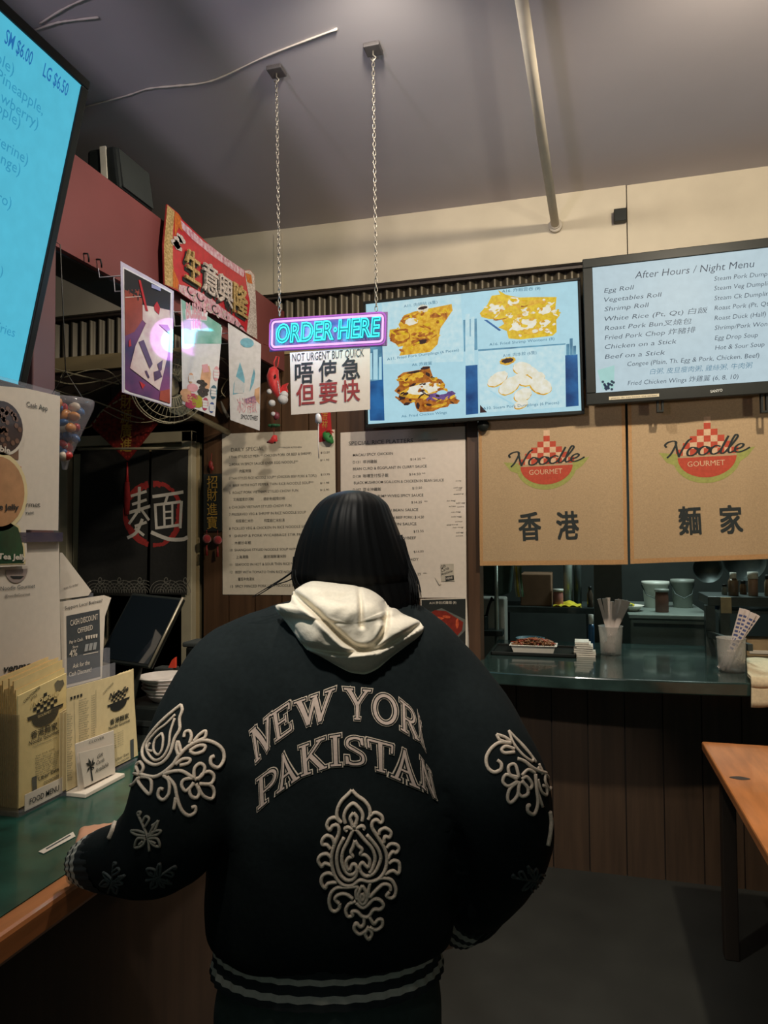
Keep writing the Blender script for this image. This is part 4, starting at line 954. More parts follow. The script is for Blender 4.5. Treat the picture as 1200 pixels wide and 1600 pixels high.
t2 = Sheet(onY(*zr(905, 1265), yp_-.003), onY(*zr(1022, 1262), yp_-.003), onY(*zr(912, 1420), yp_-.003)); t2.slab(mat('note_paper', S(186, 176, 160), .6), .001)
t2.tp('Gift', zr(912, 1308), zr(956, 1290), 5, M_INK, 2, shear=.3); t2.tp('Cards', zr(915, 1336), zr(985, 1312), 5, M_INK, 2, shear=.3); t2.tp('Available', zr(910, 1368), zr(1015, 1334), 4, M_INK, 2, shear=.3)
t2.ppoly([zr(945, 1375), zr(1022, 1365), zr(1025, 1405), zr(952, 1418)], M_INK, 2); t2.tp('HERE', zr(955, 1405), zr(1015, 1397), 4, M_MENU2, 3); tag(t2.build('gift_note', mo), 'small grey taped note about gift cards')
t3 = MB(); a = onY(*zr(855, 1385), yp_-.003); t3.prism([a, onY(*zr(868, 1385), yp_-.003), onY(*zr(912, 1440), yp_-.006), onY(*zr(895, 1452), yp_-.006)], (0, -.001, 0), M_WHITE); t3.build('tape_scrap', mo)

# chicken card
s = Sheet(onY(657, 936, yp_), onY(729, 934, yp_), onY(658, 1032, yp_)); s.slab(M_WHITE, .004)
s.poly([s.q(*p) for p in ((658.5, 937.5), (727.5, 935.5), (727.5, 1030), (659.5, 1031))], mat('card_black', S(36, 38, 36), .4, .1), 1)
M_CHK = mat('sauced_chicken_print', S(150, 50, 26), .4, .0, 50, mix2=S(214, 96, 56)); M_CHK2 = mat('sauced_chicken_shadow', S(118, 34, 22), .4, .2, 50); M_TRY = mat('tray_print_grey', S(92, 92, 86), .4, .2, 30)
a, b = s.q(690, 982); s.poly([s.q(*p) for p in ((657.5, 962), (690, 950), (727, 968), (727, 985), (700, 1012), (680, 1008), (659.5, 985))], M_TRY, 2)
s.poly([s.q(*p) for p in ((661, 965), (680, 953), (697, 955), (724, 972), (722, 985), (702, 1007), (684, 1000), (664, 982))], M_CHK2, 3)
for k in range(16):
    x, y = 692+24*(R.random()-.5)*2, 980+20*(R.random()-.5)*2
    a, b = s.q(x, y)
    if abs(x-692)/30+abs(y-980)/26 < 1: s.oval(a, b, .018+.012*R.random(), .008, M_CHK, 4+k % 3, 12, .2, rot=R.random()*3)
s.tp('A14 炸日式雞翅 (8)', (671, 944), (713, 943), 3.6, M_WHITE, 3); s.tp('Fried Chicken', (676, 1021), (719, 1020), 5, M_WHITE, 3, offset=-.004); s.tp('Wings (8)', (694, 1028), (714, 1027.5), 3.6, M_WHITE, 3)
tag(s.build('chicken_card'), 'black framed card with a tray of red sauced chicken below the rice platters sheet', 'menu card')

# ================================================================== tan cloth curtains over the pass-through
M_LIN = mat('tan_linen', S(172, 147, 114), .9, .10, 160, bump=.12); M_LINE = mat('linen_hem', S(176, 136, 92), .9, .1, 120)
P_RED = mat('linen_red_print', S(178, 72, 52), .9, .12, 90); P_GRN = mat('linen_green_print', S(150, 152, 84), .9, .12, 90); P_PNK = mat('linen_pale_print', S(206, 172, 140), .9, .1, 90); P_BLK = mat('linen_black_print', S(40, 46, 46), .9, .1, 90)
SCRIPT = {'N': [[(-.10, .60), (-.16, .72), (-.06, .86), (.12, .90), (.22, .80), (.20, .55), (.12, .2), (.02, 0)], [(.20, .80), (.30, .4), (.42, .02)], [(.42, .02), (.48, .35), (.60, .80), (.72, .95)]],
 'o': [[(.30, .42), (.14, .46), (.03, .28), (.06, .06), (.22, .02), (.36, .18), (.34, .38), (.26, .42), (.34, .34), (.48, .40)]],
 'd': [[(.32, .40), (.16, .46), (.03, .28), (.06, .06), (.20, .02), (.36, .22), (.52, .92), (.40, .40), (.38, .08), (.46, .02), (.56, .10)]],
 'l': [[(.04, .10), (.22, .50), (.34, .86), (.26, .96), (.18, .70), (.12, .20), (.18, .02), (.32, .10)]],
 'e': [[(.02, .16), (.22, .24), (.30, .38), (.20, .46), (.06, .34), (.05, .10), (.18, .01), (.36, .08), (.52, .22)]]}
def script(s, p0, p1, hp, m, layer):
    x = 0; st = []
    for ch, adv in (('N', .66), ('o', .40), ('o', .40), ('d', .50), ('l', .30), ('e', .5)):
        for poly in SCRIPT[ch]: st.append([(x+a+.18*b, b) for a, b in poly])
        x += adv
    a, b = s.q(*p0), s.q(*p1); dx, dy = b[0]-a[0], b[1]-a[1]; L = math.hypot(dx, dy); h = abs(s.q(p0[0], p0[1]-hp)[1]-a[1])
    ex, ey = dx/L, dy/L
    for poly in st:
        Q = [(a[0]+ex*X/x*L+ey*Y*h, a[1]+ey*X/x*L-ex*Y*h) for X, Y in spline(poly, 6)]
        n = len(Q)
        for i in range(n-1):
            w = .0042+.0050*abs(Q[i+1][1]-Q[i][1])/(1e-6+math.hypot(Q[i+1][0]-Q[i][0], Q[i+1][1]-Q[i][1]))
            s.line([Q[i], Q[i+1]], w, m, layer)
def z8(x, y): return (720+x*.4, 600+y*.4)
YC = YW-.055
def noren(x0, x1, top, ph, logo, chars, lab, yb0, yb1):
    A = onY(x0, yb0, YC); B = onY(x1, yb1, YC)
    s = Sheet(V((A.x, YC, top)), V((B.x, YC, top)), V((A.x, YC, A.z)), lambda a, b: (.006*math.sin(a*13+ph)+.003*math.sin(a*31+2*ph+b*2)) * min(1, .25+b*1.2))
    bot = B.z-A.z
    s.cloth(M_LIN, .003, 60, 30, [(0, 0), (s.W, 0), (s.W, s.H-bot), (0, s.H)])
    n = 40
    s.poly([(.0, s.H-.022), (s.W, s.H-bot-.022), (s.W, s.H-bot-.001), (0, s.H-.001)], M_LINE, .6)
    s.poly([(0, .0), (.016, .0), (.016, s.H), (0, s.H)], M_LINE, .5); s.poly([(s.W-.016, .0), (s.W, .0), (s.W, s.H-bot), (s.W-.016, s.H-bot)], M_LINE, .5)
    lx, ly, k = logo     # logo centre (top of the bowl) in the zoomed crop and its scale
    def L(dx, dy): return s.q(*z8(lx+dx*k, ly+dy*k-dx*k*.05))
    arc = lambda r, r2, n=24: [L(r*math.cos(PI*i/n), r2*math.sin(PI*i/n)) for i in range(n+1)]
    s.poly(arc(118, 92)+[], P_GRN, 1)
    s.poly([L(-168, -22), L(-100, -14), L(-108, 26), L(-140, 14)], P_GRN, 1); s.poly([L(168, -28), L(100, -14), L(108, 26), L(140, 6)], P_GRN, 1)
    s.poly(arc(102, 72), P_RED, 2)
    for i in range(-4, 5):
        for j in range(0, 6):
            w = 24
            if abs(i*w*.98) < 100-j*18 and (i+j) % 2 == 0: s.poly([L(i*w-12, -j*22-8), L(i*w+12, -j*22-8), L(i*w+12, -j*22-30), L(i*w-12, -j*22-30)], P_RED, 1)
            elif abs(i*w*.98) < 92-j*18: s.poly([L(i*w-12, -j*22-8), L(i*w+12, -j*22-8), L(i*w+12, -j*22-30), L(i*w-12, -j*22-30)], P_PNK, 1)
    script(s, z8(lx-140*k, ly+4), z8(lx+142*k, ly-20), 25*k, P_BLK, 3)
    a, b = L(-68, 32), L(62, 32); s.text('GOURMET', a, b, .024, P_PNK, 3, offset=.0)
    for t, x, y in chars: s.tp(t, z8(x, y), z8(x+84, y-4), 33, P_BLK, 2, bold=.026, res=3)
    o = s.build('cloth_curtain'); tag(o, lab, 'curtain', 'tan cloth curtains over the counter')
noren(750, 981, 2.30, .4, (335, 320, 1.0), (('香', 230, 603), ('港', 378, 600)), 'left tan cloth curtain with the red bowl logo, beside the menu sheets', 884, 882)
noren(985, 1240, 2.30, 2.2, (962, 284, 1.12), (('麵', 856, 580), ('家', 1016, 576)), 'right tan cloth curtain with the red bowl logo, below the night menu screen', 881, 872)
m = MB(); m.tube([V((-.47, YC+.012, 2.305)), V((1.75, YC+.012, 2.305))], .012, M_BLACKM, 10); tag(m.build('curtain_rod'), 'dark rod carrying the tan cloth curtains behind the screens', 'rod')
m = MB(); c = onY(755, 665, YC-.03); m.lathe([(.0, -.012), (.026, -.010), (.030, 0), (.026, .012), (.0, .016)], c, M_BLACK, 18, ax=(V((1, 0, 0)), V((0, 0, 1)), V((0, -1, 0)))); m.tube([c, V((c.x, YW+.05, c.z))], .010, M_BLACK, 8)
tag(m.build('camera_dome'), 'round black knob at the top left corner of the left tan curtain', 'knob')
# ================================================================== on the order counter
M_ACR = clear('clear_acrylic', S(200, 200, 210), .12, .05)
XA = -1.205
ap = onX(93, 612, XA)
m = MB(); m.obox((XA-.008, ap.y-.75, ZL), (.005, 0, 0), (0, .755, 0), (0, 0, ap.z+.0-ZL), M_ACR)
ac = m.build('plexiglass_barrier', bevel=.0); tag(ac, 'clear upright plexiglass barrier on the counter carrying the two payment sheets', 'barrier')
def xsheet(pxs, X, mm=M_WHITE, th=.0012):
    P = [onX(*p, X) for p in pxs]; y0 = min(p.y for p in P); y1 = max(p.y for p in P); z1_ = max(p.z for p in P); z0_ = min(p.z for p in P)
    s = Sheet(V((X, y0, z1_)), V((X, y1, z1_)), V((X, y0, z0_)))
    s.slab(mm, th, [s.q(*p) for p in pxs]); return s
def z3(x, y): return (x*110/367, 600+y*.3)
s = xsheet([(-30, 600), (42, 607), (94, 619), (91, 829), (-30, 826)], XA+.0025)
s.tp('Cash App', z3(136, 118), z3(246, 141), 8.5, M_INK, 2)
s.tp('Noodle Gourmet', (-28, 791), z3(208, 640), 8.5, M_INK, 2); s.tp('$noodlegourmet', (-20, 804), z3(176, 678), 6, M_INKG, 2)
tag(s.build('cash_app_sheet'), 'white payment sheet headed Cash App under the cyan menu screen', 'payment sheet')
s = xsheet([(-40, 848), (92, 846), (96, 1095), (-40, 1120)], XA+.0025)
s.tp('Noodle Gourmet', z3(0, 1076), z3(180, 1060), 6.5, M_INKG, 2); s.tp('@noodleGourmet', z3(22, 1112), z3(155, 1100), 4.5, TM, 2)
s.tp('venmo', z3(15, 1502), z3(160, 1478), 11, M_INK, 2, offset=.028, shear=.2)
a, b = s.q(*z3(85, 965)); s.oval(a, b, .032, .03, mat('hook_grey_print', S(150, 134, 126), .6), 2, 16, a0=0, a1=PI); s.poly([s.q(*z3(*p)) for p in ((48, 1000), (122, 1000), (105, 1014), (66, 1014))], M_INK, 3)
tag(s.build('venmo_sheet'), 'white payment sheet with the word venmo behind the yellow menus', 'payment sheet')
m = MB(); a0 = onX(46, 830, XA); a1 = onX(91, 847, XA); m.obox((XA+.001, a0.y-.1, a1.z+.001), (.012, 0, 0), (0, a1.y-a0.y+.1, 0), (0, 0, (a0.z-a1.z)*.85), clear('grey_acrylic_ledge', S(70, 66, 84), .8, .05)); tag(m.build('acrylic_ledge'), 'narrow glossy acrylic ledge between the two payment sheets', 'ledge')
# toppings card
s = xsheet([(-40, 615), (32, 628), (43, 884), (-40, 888)], XA+.012)
C_BR = mat('card_brown_print', S(110, 78, 58), .4, .2, 20, coat=.5); C_PEARL = mat('card_pearl_dark', S(60, 42, 36), .3, .2, 40, coat=.5); C_TAN = mat('card_tan_print', S(176, 130, 90), .4, .15, 30, coat=.5); C_OR = mat('card_orange_print', S(190, 88, 46), .4, .15, 30, coat=.5); C_GR = mat('card_green_print', S(22, 64, 40), .35, .4, 30, coat=.5)
def P3(l, mm, ly): s.poly([s.q(*z3(*p)) for p in l], mm, ly)
P3([(-100, 110), (100, 145), (95, 395), (-100, 380)], C_BR, 1)
a, b = s.q(*z3(15, 222)); s.oval(a, b, .062, .062, M_WHITE, 2, 28); s.oval(a, b, .055, .055, C_PEARL, 3, 28)
for k in range(40): t = R.random()*6.3; r_ = .05*math.sqrt(R.random()); s.oval(a+r_*math.cos(t), b+r_*math.sin(t), .006, .006, C_BR, 4, 8)
P3([(-100, 415), (110, 430), (108, 690), (-100, 690)], C_OR, 1)
a, b = s.q(*z3(-5, 560)); s.oval(a, b, .08, .085, M_CREAM, 2, 26); s.oval(a, b, .070, .075, C_TAN, 3, 26)
P3([(-100, 700), (30, 695), (100, 740), (128, 850), (132, 938), (-100, 945)], M_CREAM, 1); P3([(-100, 712), (28, 708), (92, 750), (118, 850), (122, 932), (-100, 938)], C_GR, 2)
s.tp('Bubble', (-24, 700), z3(46, 362), 9.5, M_WHITE, 5, offset=.03); s.tp('Coffee Jelly', (-34, 796), z3(92, 655), 9, M_INK, 5, offset=.03); s.tp('Green Tea Jelly', (-46, 872), z3(132, 915), 9, M_WHITE, 5, offset=.03)
tag(s.build('topping_card'), 'glossy card of drink toppings ending in tea jelly, in front of the payment sheets', 'menu card')
# candy bag
cb = onX(112, 628, -1.34); cz = onX(100, 722, -1.34)
bag = thing('candy_bag', V((cb.x, cb.y-.02, cz.z)), 'clear cone bag of red, blue and orange sweets hanging behind the Cash App sheet', 'candy bag')
c = V((cb.x, cb.y-.025, 0)); hgt = cb.z-cz.z
m = MB(); m.lathe([(.006, cz.z-.02), (.010, cz.z), (.045, cz.z+hgt*.5), (.072, cz.z+hgt*.88), (.074, cb.z)], c, clear('bag_film', S(206, 200, 206), .22, .12), 20); m.build('bag', bag)
CC = [mat('sweet_red', S(176, 44, 40), .35), mat('sweet_blue', S(44, 84, 130), .35), mat('sweet_orange', S(200, 130, 60), .35), mat('sweet_cream', S(206, 190, 170), .35)]
for k in range(34):
    u = .08+.85*R.random(); rad = (.008+.062*u)*.82*math.sqrt(R.random()); t = R.random()*2*PI
    m = MB(); rot = Matrix.Rotation(R.random()*3, 3, 'X') @ Matrix.Rotation(R.random()*3, 3, 'Y')
    m.ell(c+V((rad*math.cos(t), rad*math.sin(t), cz.z+hgt*u)), (.019, .014, .011), CC[k % 4], 8, 6, rot)
    tag(m.build('wrapped_sweet'), ['red sweet in the clear hanging cone bag', 'blue sweet in the clear hanging cone bag', 'orange sweet in the clear hanging cone bag', 'cream sweet in the clear hanging cone bag'][k % 4], 'sweet', ['red', 'blue', 'orange', 'cream'][k % 4]+' sweets in the hanging bag')
m = MB(); m.tube([V((c.x-.06, c.y, cb.z-.005)), V((c.x, c.y, cb.z+.08)), V((c.x+.06, c.y, cb.z-.005))], .0015, M_CABD, 4); m.build('bag_strap', bag); m = MB(); m.tube([V((c.x, c.y, cb.z+.08)), V((c.x-.02, c.y, 2.38)), V((XB-.002, c.y, 2.47))], .0015, M_CABD, 4); m.build('hanging_cord', bag)

# flyers standing behind
def z9(x, y): return (x*320/985, 800+y*.325)
s = xsheet([z9(288, 195), z9(300, 196), z9(440, 380), z9(425, 402), z9(288, 420)], -1.262)
s.tp('scan to order', z9(305, 372), z9(375, 352), 4, TM, 2)
tag(s.build('order_flyer'), 'small white flyer with a sloping edge above the cash discount sign', 'flyer')
m = MB(); p = onX(115, 930, -1.27); m.obox((-1.268, p.y-.06, ZL), (.004, 0, 0), (0, .13, 0), (0, 0, p.z-ZL), M_ACR); tag(m.build('flyer_stand'), 'clear stand holding the small white flyer behind the cash discount sign', 'stand')
s = xsheet([z9(288, 432), z9(500, 400), z9(535, 412), z9(505, 500), z9(490, 800), z9(300, 850)], -1.236)
s.tp('Support Local Business!', z9(310, 470), z9(490, 432), 5.5, M_INK, 2, offset=.0)
s.poly([s.q(*z9(*p)) for p in ((318, 500), (478, 468), (482, 790), (322, 830))], mat('charcoal_print', S(62, 66, 68), .6, .08, 50), 1)
for t, x0, y0_, x1, y1, h in (('CASH DISCOUNT', 335, 548, 468, 515, 9), ('OFFERED', 370, 584, 443, 565, 8), ('Pay in Cash', 330, 634, 395, 618, 5), ('Save', 345, 656, 372, 650, 4), ('4%', 330, 698, 368, 690, 11), ('Ask for the', 346, 752, 428, 732, 7), ('Cash Discount!', 328, 792, 436, 766, 7)): s.tp(t, z9(x0, y0_), z9(x1, y1), h, M_WHITE, 3, offset=.01, shear=.1 if h < 8 else 0)
for k in range(5): s.poly([s.q(*z9(*p)) for p in ((408+12*k, 596-2*k), (418+12*k, 594-2*k), (416+12*k, 612-2*k), (410+12*k, 612-2*k))], M_WHITE, 3)
for k in range(3): s.poly([s.q(*z9(*p)) for p in ((408+20*k, 636-4*k), (424+20*k, 633-4*k), (418+20*k, 668-4*k), (402+20*k, 671-4*k))], mat('grey_print', S(150, 150, 148), .6), 3)
s.line([s.q(*z9(398, 686)), s.q(*z9(468, 672))], .002, M_WHITE, 3)
sd = s.build('cash_discount_sign'); tag(sd, 'dark printed cash discount sign with a white border behind the second menu stack', 'sign')
m = MB(); p = onX(130, 1070, -1.24); m.obox((-1.246, p.y-.10, ZL), (.012, 0, 0), (0, .20, 0), (0, 0, p.z-ZL+.08), M_ACR); tag(m.build('sign_stand'), 'clear stand holding the cash discount sign upright', 'stand')

# ---- take-away menus
def z10(x, y): return (x*230/1200, 1030+y*230/1200)
M_YEL = mat('yellow_menu_paper', S(222, 200, 142), .6, .05, 60); M_YELE = mat('yellow_menu_edges', S(176, 136, 78), .7, .3, 90, stretch=(.1, 60, .1)); M_TANP = mat('tan_menu_paper', S(216, 196, 150), .6, .05, 60)
def bowl_logo(s, Z, cx, cy, k, mm, ly=2):
    T = lambda dx, dy: s.q(*Z(cx+dx*k, cy+dy*k-dx*k*.40))
    s.poly([T(-148, -8), T(148, -8), T(140, 20), T(-140, 22)], mm, ly)
    s.poly([T(110*math.cos(PI*i/20), 20+98*math.sin(PI*i/20)) for i in range(21)], mm, ly)
    for i in range(-3, 4):
        for j in range(5):
            if abs(i)*26 < 104-j*22 and (i+j) % 2 == 0: s.poly([T(i*28-14, -j*28-10), T(i*28+14, -j*28-10), T(i*28+14, -j*28-38), T(i*28-14, -j*28-38)], mm, ly)
    s.ring(*s.q(*Z(cx, cy)), .001, .001, .0005, mm, ly, 3)
def menu_face(s, Z, lx, ly_, k, tx0, ty0, tx1, ty1, step, mm):
    bowl_logo(s, Z, lx, ly_, k, mm)
XF = -1.135
fm = thing('menu_holder', onX(66, 1262, XF), 'clear holder packed with yellow takeaway menus, food menu strip along its foot', 'menu holder')
fm.location.z = ZL; ORI[fm] = V(fm.location)
c1 = [z10(150, 305), z10(545, 118), z10(545, 1100), z10(205, 1190)]
P = [onX(*p, XF) for p in c1]
yA, yB = P[0].y, P[1].y; ztop = max(P[0].z, P[1].z); 
sheetlab = ['front yellow takeaway menu with the bowl logo in the packed clear holder', 'yellow takeaway menu standing behind the front one in the packed clear holder']
def zt_(px, py): return onX(px, py, XF)
pack = []
nst = 26
for k in range(nst):
    X = XF - .0055*k - .001
    dz = [0, .012, .03, .02, .035][k % 5]*(1 if k else 0) + (.02 if k > 18 else 0)
    s = Sheet(V((X, yA, P[0].z+.001)), V((X, yB, P[0].z+.001)), V((X, yA, ZL+.012)))
    tp_ = P[1].z-P[0].z
    cor = [(0, -dz), (s.W, -tp_-dz), (s.W, s.H-.002), (.004, s.H-.002)]
    s.slab(M_YEL, .003, cor, M_YELE if k else M_YEL)
    if k == 0:
        bowl_logo(s, z10, 365, 425, 1.0, M_INK)
        s.tp('CANTONESE', z10(190, 360), z10(325, 232), 4, M_INK, 2, offset=.01); s.tp('STYLE', z10(250, 340), z10(300, 296), 4, M_INK, 2, offset=.01)
        s.poly([s.q(*z10(*p)) for p in ((440, 200), (465, 170), (485, 175), (510, 165), (520, 200), (490, 250), (455, 270))], mat('pig_print_grey', S(110, 104, 84), .6), 2)
        s.tp('Noodle', z10(245, 388), z10(470, 290), 10, M_YEL, 4, shear=.35, offset=.02); s.tp('GOURMET', z10(300, 480), z10(410, 432), 4, M_YEL, 4)
        s.tp('香港麵家', z10(248, 650), z10(462, 562), 9, M_INK, 2, bold=.02); s.tp('Noodle Gourmet', z10(232, 705), z10(476, 600), 7, M_INK, 2, offset=.01)
        s.tp('Hong Kong style noodles & rice', z10(260, 722), z10(460, 640), 2.4, M_INKG, 2)
        for j in range(11): s.tp(['Tel 215 000', 'Mon - Sat 11:00 - 9:00', 'Sunday 12:00 - 9:00', 'Eat in or take out', 'We cater parties', 'Bubble tea & juice'][j % 6], z10(285, 800+18*j), z10(440+(j*37) % 40, 735+17*j), 2.4, M_INK if j % 3 == 0 else M_INKG, 2)
        s.tp('Uber Eats', z10(310, 995), z10(475, 905), 6, M_INK, 2, offset=.015); s.tp('DOORDASH', z10(355, 1025), z10(475, 960), 5, M_INKG, 2, offset=.01)
        for x0, y0_ in ((255, 965), (492, 825)): s.poly([s.q(*z10(*p)) for p in ((x0, y0_), (x0+40, y0_-18), (x0+42, y0_+105), (x0+6, y0_+120))], M_INKG, 2)
    o = s.build('takeaway_menu'); tag(o, sheetlab[0] if k == 0 else 'yellow takeaway menu packed behind the front one in the clear holder', 'menu', None if k == 0 else 'yellow menus in the clear holder')
zb = onX(*z10(545, 1100), XF).z
m = MB(); D_ = nst*.0055
m.box((XF-D_-.004, yA-.006, ZL), (XF+.010, yB+.004, ZL+.010), M_ACR); m.build('base', fm)
m = MB(); m.box((XF+.004, yA+.002, ZL), (XF+.007, yB+.004, ZL+.20), clear('menu_front_acrylic', S(196, 176, 130), .05, .08)); m.build('front_plate', fm, bevel=.001)
m = MB(); m.box((XF-D_-.006, yA-.006, ZL+.0), (XF+.006, yA-.003, ZL+.21), clear('menu_side_acrylic', S(150, 130, 96), .35, .1)); m.build('side_plate', fm)
s = Sheet(V((XF+.008, yA+.012, ZL+.040)), V((XF+.008, yB, ZL+.040)), V((XF+.008, yA+.012, ZL+.006))); s.slab(M_WHITE, .001); s.text('FOOD MENU', (.012, s.H-.010), (s.W-.034, s.H-.010), .012, M_INK, 2, offset=.01); tag(s.build('label_strip', fm), 'white strip reading food menu')

# second stack, unfolded menus
XG = -1.112
c2 = [z10(548, 240), z10(1080, 95), z10(1125, 800), z10(940, 920), z10(545, 1110)]
P2 = [onX(*p, XG) for p in c2]; ys0 = min(p.y for p in P2); ys1 = max(p.y for p in P2)
g2 = thing('menu_rack', V((XG-.03, (ys0+ys1)/2, ZL)), 'white wire-edged rack holding wide open takeaway menus beside the yellow menus', 'menu rack')
m = MB(); m.box((XG-.06, ys0, ZL), (XG+.010, ys1-.01, ZL+.008), M_ACR); m.build('base', g2)
m = MB(); m.box((XG-.066, ys0, ZL), (XG-.062, ys1-.01, ZL+.25), M_ACR); m.build('back_plate', g2)
for k in range(6):
    X = XG - .009*k
    s = Sheet(V((X, ys0, max(p.z for p in P2))), V((X, ys1, max(p.z for p in P2))), V((X, ys0, ZL+.01)))
    f2 = [s.q(*p) for p in c2] if k == 0 else [(a, b) for a, b in ((0, .055), (s.W*.97, .003*k), (s.W, s.H*.75), (s.W*.98, s.H-.002), (0, s.H-.002))]
    f2 = [(a, min(b, s.H-.002)) for a, b in f2]
    s.slab(M_TANP, .002, f2)
    if k == 0:
        bowl_logo(s, z10, 962, 345, .62, M_INK); s.tp('Noodle', z10(880, 330), z10(1040, 255), 9, M_INK, 4, shear=.35, offset=.03)
        s.tp('CANTONESE', z10(838, 290), z10(922, 200), 3.4, M_INK, 2); s.tp('香港麵家', z10(892, 535), z10(1046, 475), 6.5, M_INK, 2, bold=.02); s.tp('Noodle Gourmet', z10(882, 578), z10(1055, 508), 5.2, M_INK, 2, offset=.01)
        for j in range(34): 
            y = 320+19*j
            s.tp(['Wonton Soup', 'Egg Drop Soup', 'Roast Pork', 'Beef Noodle', 'Duck Rice', 'Shrimp Roll', 'Congee'][j % 7], z10(640, y+24), z10(700+(j*17) % 25, y+2), 2.0, M_INKG, 2)
            if y > 400: s.tp(['Soup', 'Rice', 'Pork', 'Beef'][j % 4], z10(545, y+44), z10(570+(j*13) % 20, y+34), 2.0, M_INKG, 2)
            if j < 22: s.tp('9.95', z10(742, y-15), z10(770, y-24), 1.8, M_INKG, 2)
        for j in range(4): s.poly([s.q(*z10(*p)) for p in ((568+27*j, 310-8*j), (586+27*j, 303-8*j), (586+27*j, 325-8*j), (570+27*j, 331-8*j))], M_INK, 2)
        s.line([s.q(*z10(778, 250)), s.q(*z10(778, 560))], .0008, M_INKG, 2); s.line([s.q(*z10(600, 340)), s.q(*z10(618, 1070))], .0008, M_INKG, 2)
        for j in range(7): s.tp('Mon - Sun 11 - 9', z10(925, 620+18*j), z10(1000, 588+18*j), 2.0, M_INKG, 2)
        s.tp('Uber Eats', z10(940, 830), z10(1048, 775), 4.2, M_INK, 2); s.tp('DOORDASH', z10(955, 858), z10(1050, 806), 3.4, M_INKG, 2)
        s.poly([s.q(*z10(*p)) for p in ((1058, 660), (1086, 648), (1088, 800), (1062, 815))], M_INKG, 2)
        s.tp('營業時間', z10(840, 560), z10(868, 440), 2.5, mat('brown_print', S(120, 80, 50), .6), 2) if False else None
    tag(s.build('takeaway_menu'), 'unfolded front menu with the bowl logo, right of the yellow menus' if k == 0 else 'tan menu behind the unfolded front menu in the rack', 'menu', None if k == 0 else 'tan menus in the rack')
# gift card holder
XC = -1.085
P3_ = [onX(*z10(*p), XC) for p in ((620, 690), (925, 580), (938, 935), (645, 1055))]
gc = thing('gift_card_holder', V((XC, (P3_[0].y+P3_[1].y)/2, ZL)), 'small white holder with a palm tree gift card sign in front of the tan menus', 'card holder')
s = Sheet(V((XC-.004, P3_[0].y, P3_[0].z+.03)), V((XC-.004, P3_[1].y, P3_[0].z+.03)), V((XC-.004, P3_[0].y, ZL+.012)))
s.slab(M_WHITE, .003, [s.q(*z10(*p)) for p in ((618, 692), (928, 580), (940, 930), (645, 1080))]); s.tp('CLOVER', z10(720, 690), z10(845, 645), 4, M_INKG, 2)
s.build('back_plate', gc)
s = Sheet(V((XC+.004, P3_[0].y, P3_[0].z+.02)), V((XC+.004, P3_[1].y, P3_[0].z+.02)), V((XC+.004, P3_[0].y, ZL+.02)))
s.slab(M_WHITE, .0012, [s.q(*z10(*p)) for p in ((645, 765), (930, 690), (938, 925), (690, 1045))])
T = lambda x, y: s.q(*z10(x, y))
s.poly([T(728, 870), T(740, 868), T(756, 990), T(744, 994)], M_INK, 2)
for l in ([(735, 872), (712, 868), (695, 850), (715, 842)], [(735, 872), (712, 890), (705, 920), (722, 898)], [(735, 872), (718, 840), (716, 806), (738, 835)], [(735, 872), (745, 835), (758, 800), (756, 842)], [(735, 872), (760, 838), (772, 842), (756, 866)], [(735, 872), (765, 880), (762, 892), (742, 884)], [(735, 872), (742, 905), (752, 900)]): s.poly([T(*p) for p in l], M_INK, 2)
for t, x0, y0_, x1, y1, h in (('Gift', 788, 810, 838, 785, 6), ('Cards', 780, 862, 848, 830, 6), ('Available', 772, 930, 882, 868, 7)): s.tp(t, z10(x0, y0_), z10(x1, y1), h, M_INK, 2, shear=.35)
tag(s.build('sign_card', gc), 'white card with a palm tree')
m = MB(); m.box((XC-.03, P3_[0].y+.005, ZL), (XC+.022, P3_[1].y+.015, ZL+.010), M_WHITE); m.build('foot', gc, bevel=.002)
# label strip stuck on the counter
A, B, C_, D2 = [onZ(*p, ZL+.001) for p in ((60, 1331), (114, 1300), (118, 1307), (68, 1334))]
m = MB(); m.prism([A, B, C_, D2], (0, 0, .0006), M_WHITE); m.add([A*.85+B*.15+V((0, 0, .001))+(D2-A)*.3, A*.15+B*.85+V((0, 0, .001))+(D2-A)*.3, A*.15+B*.85+V((0, 0, .001))+(D2-A)*.6, A*.85+B*.15+V((0, 0, .001))+(D2-A)*.6], [(0, 1, 2, 3)], M_INKG)
tag(m.build('label_strip'), 'thin white label strip stuck on the green countertop', 'label')

# ---- till: leaning glossy monitor, printer, plates
tr, br, tl_ = onX(286, 934, -1.27), onX(232, 1043, -1.05), onX(205, 938, -1.27)
tr = onD(286, 934, 2.02); br = onD(233, 1043, 1.93); tl_ = onD(206, 926, 2.08)
u = tl_-tr; d = br-tr; bl = br+u*1.0
mn = thing('till_monitor', (br+bl)/2, 'glossy dark till monitor leaning back, its thin lit edge in front of the door frame', 'monitor')
bs = V(((br.x+bl.x)/2-.02, (br.y+bl.y)/2+.06, ZL)); mn.location = bs; ORI[mn] = bs.copy()
n_ = u.cross(d).normalized(); n_ = n_ if n_.dot(CAM-tr) > 0 else -n_
m = MB(); m.prism([tr, tr+u, bl, br], -n_*.018, M_BLACK); m.build('housing', mn, bevel=.004)
m = MB(); e = .04; m.prism([tr+u*e+d*e+n_*.001, tr+u*(1-e)+d*e+n_*.001, tr+u*(1-e)+d*(1-e)+n_*.001, tr+u*e+d*(1-e)+n_*.001], n_*.0008, mat('dark_glass', (.004, .006, .008), .05, .1, 3, coat=1., ior=1.7)); m.build('screen', mn)
m = MB(); m.tube([tr+n_*.001, br+n_*.001], .0035, mat('grey_edge', S(150, 140, 120), .35, metal=.5), 6); tag(m.build('edge_trim', mn), 'thin pale metal edge')
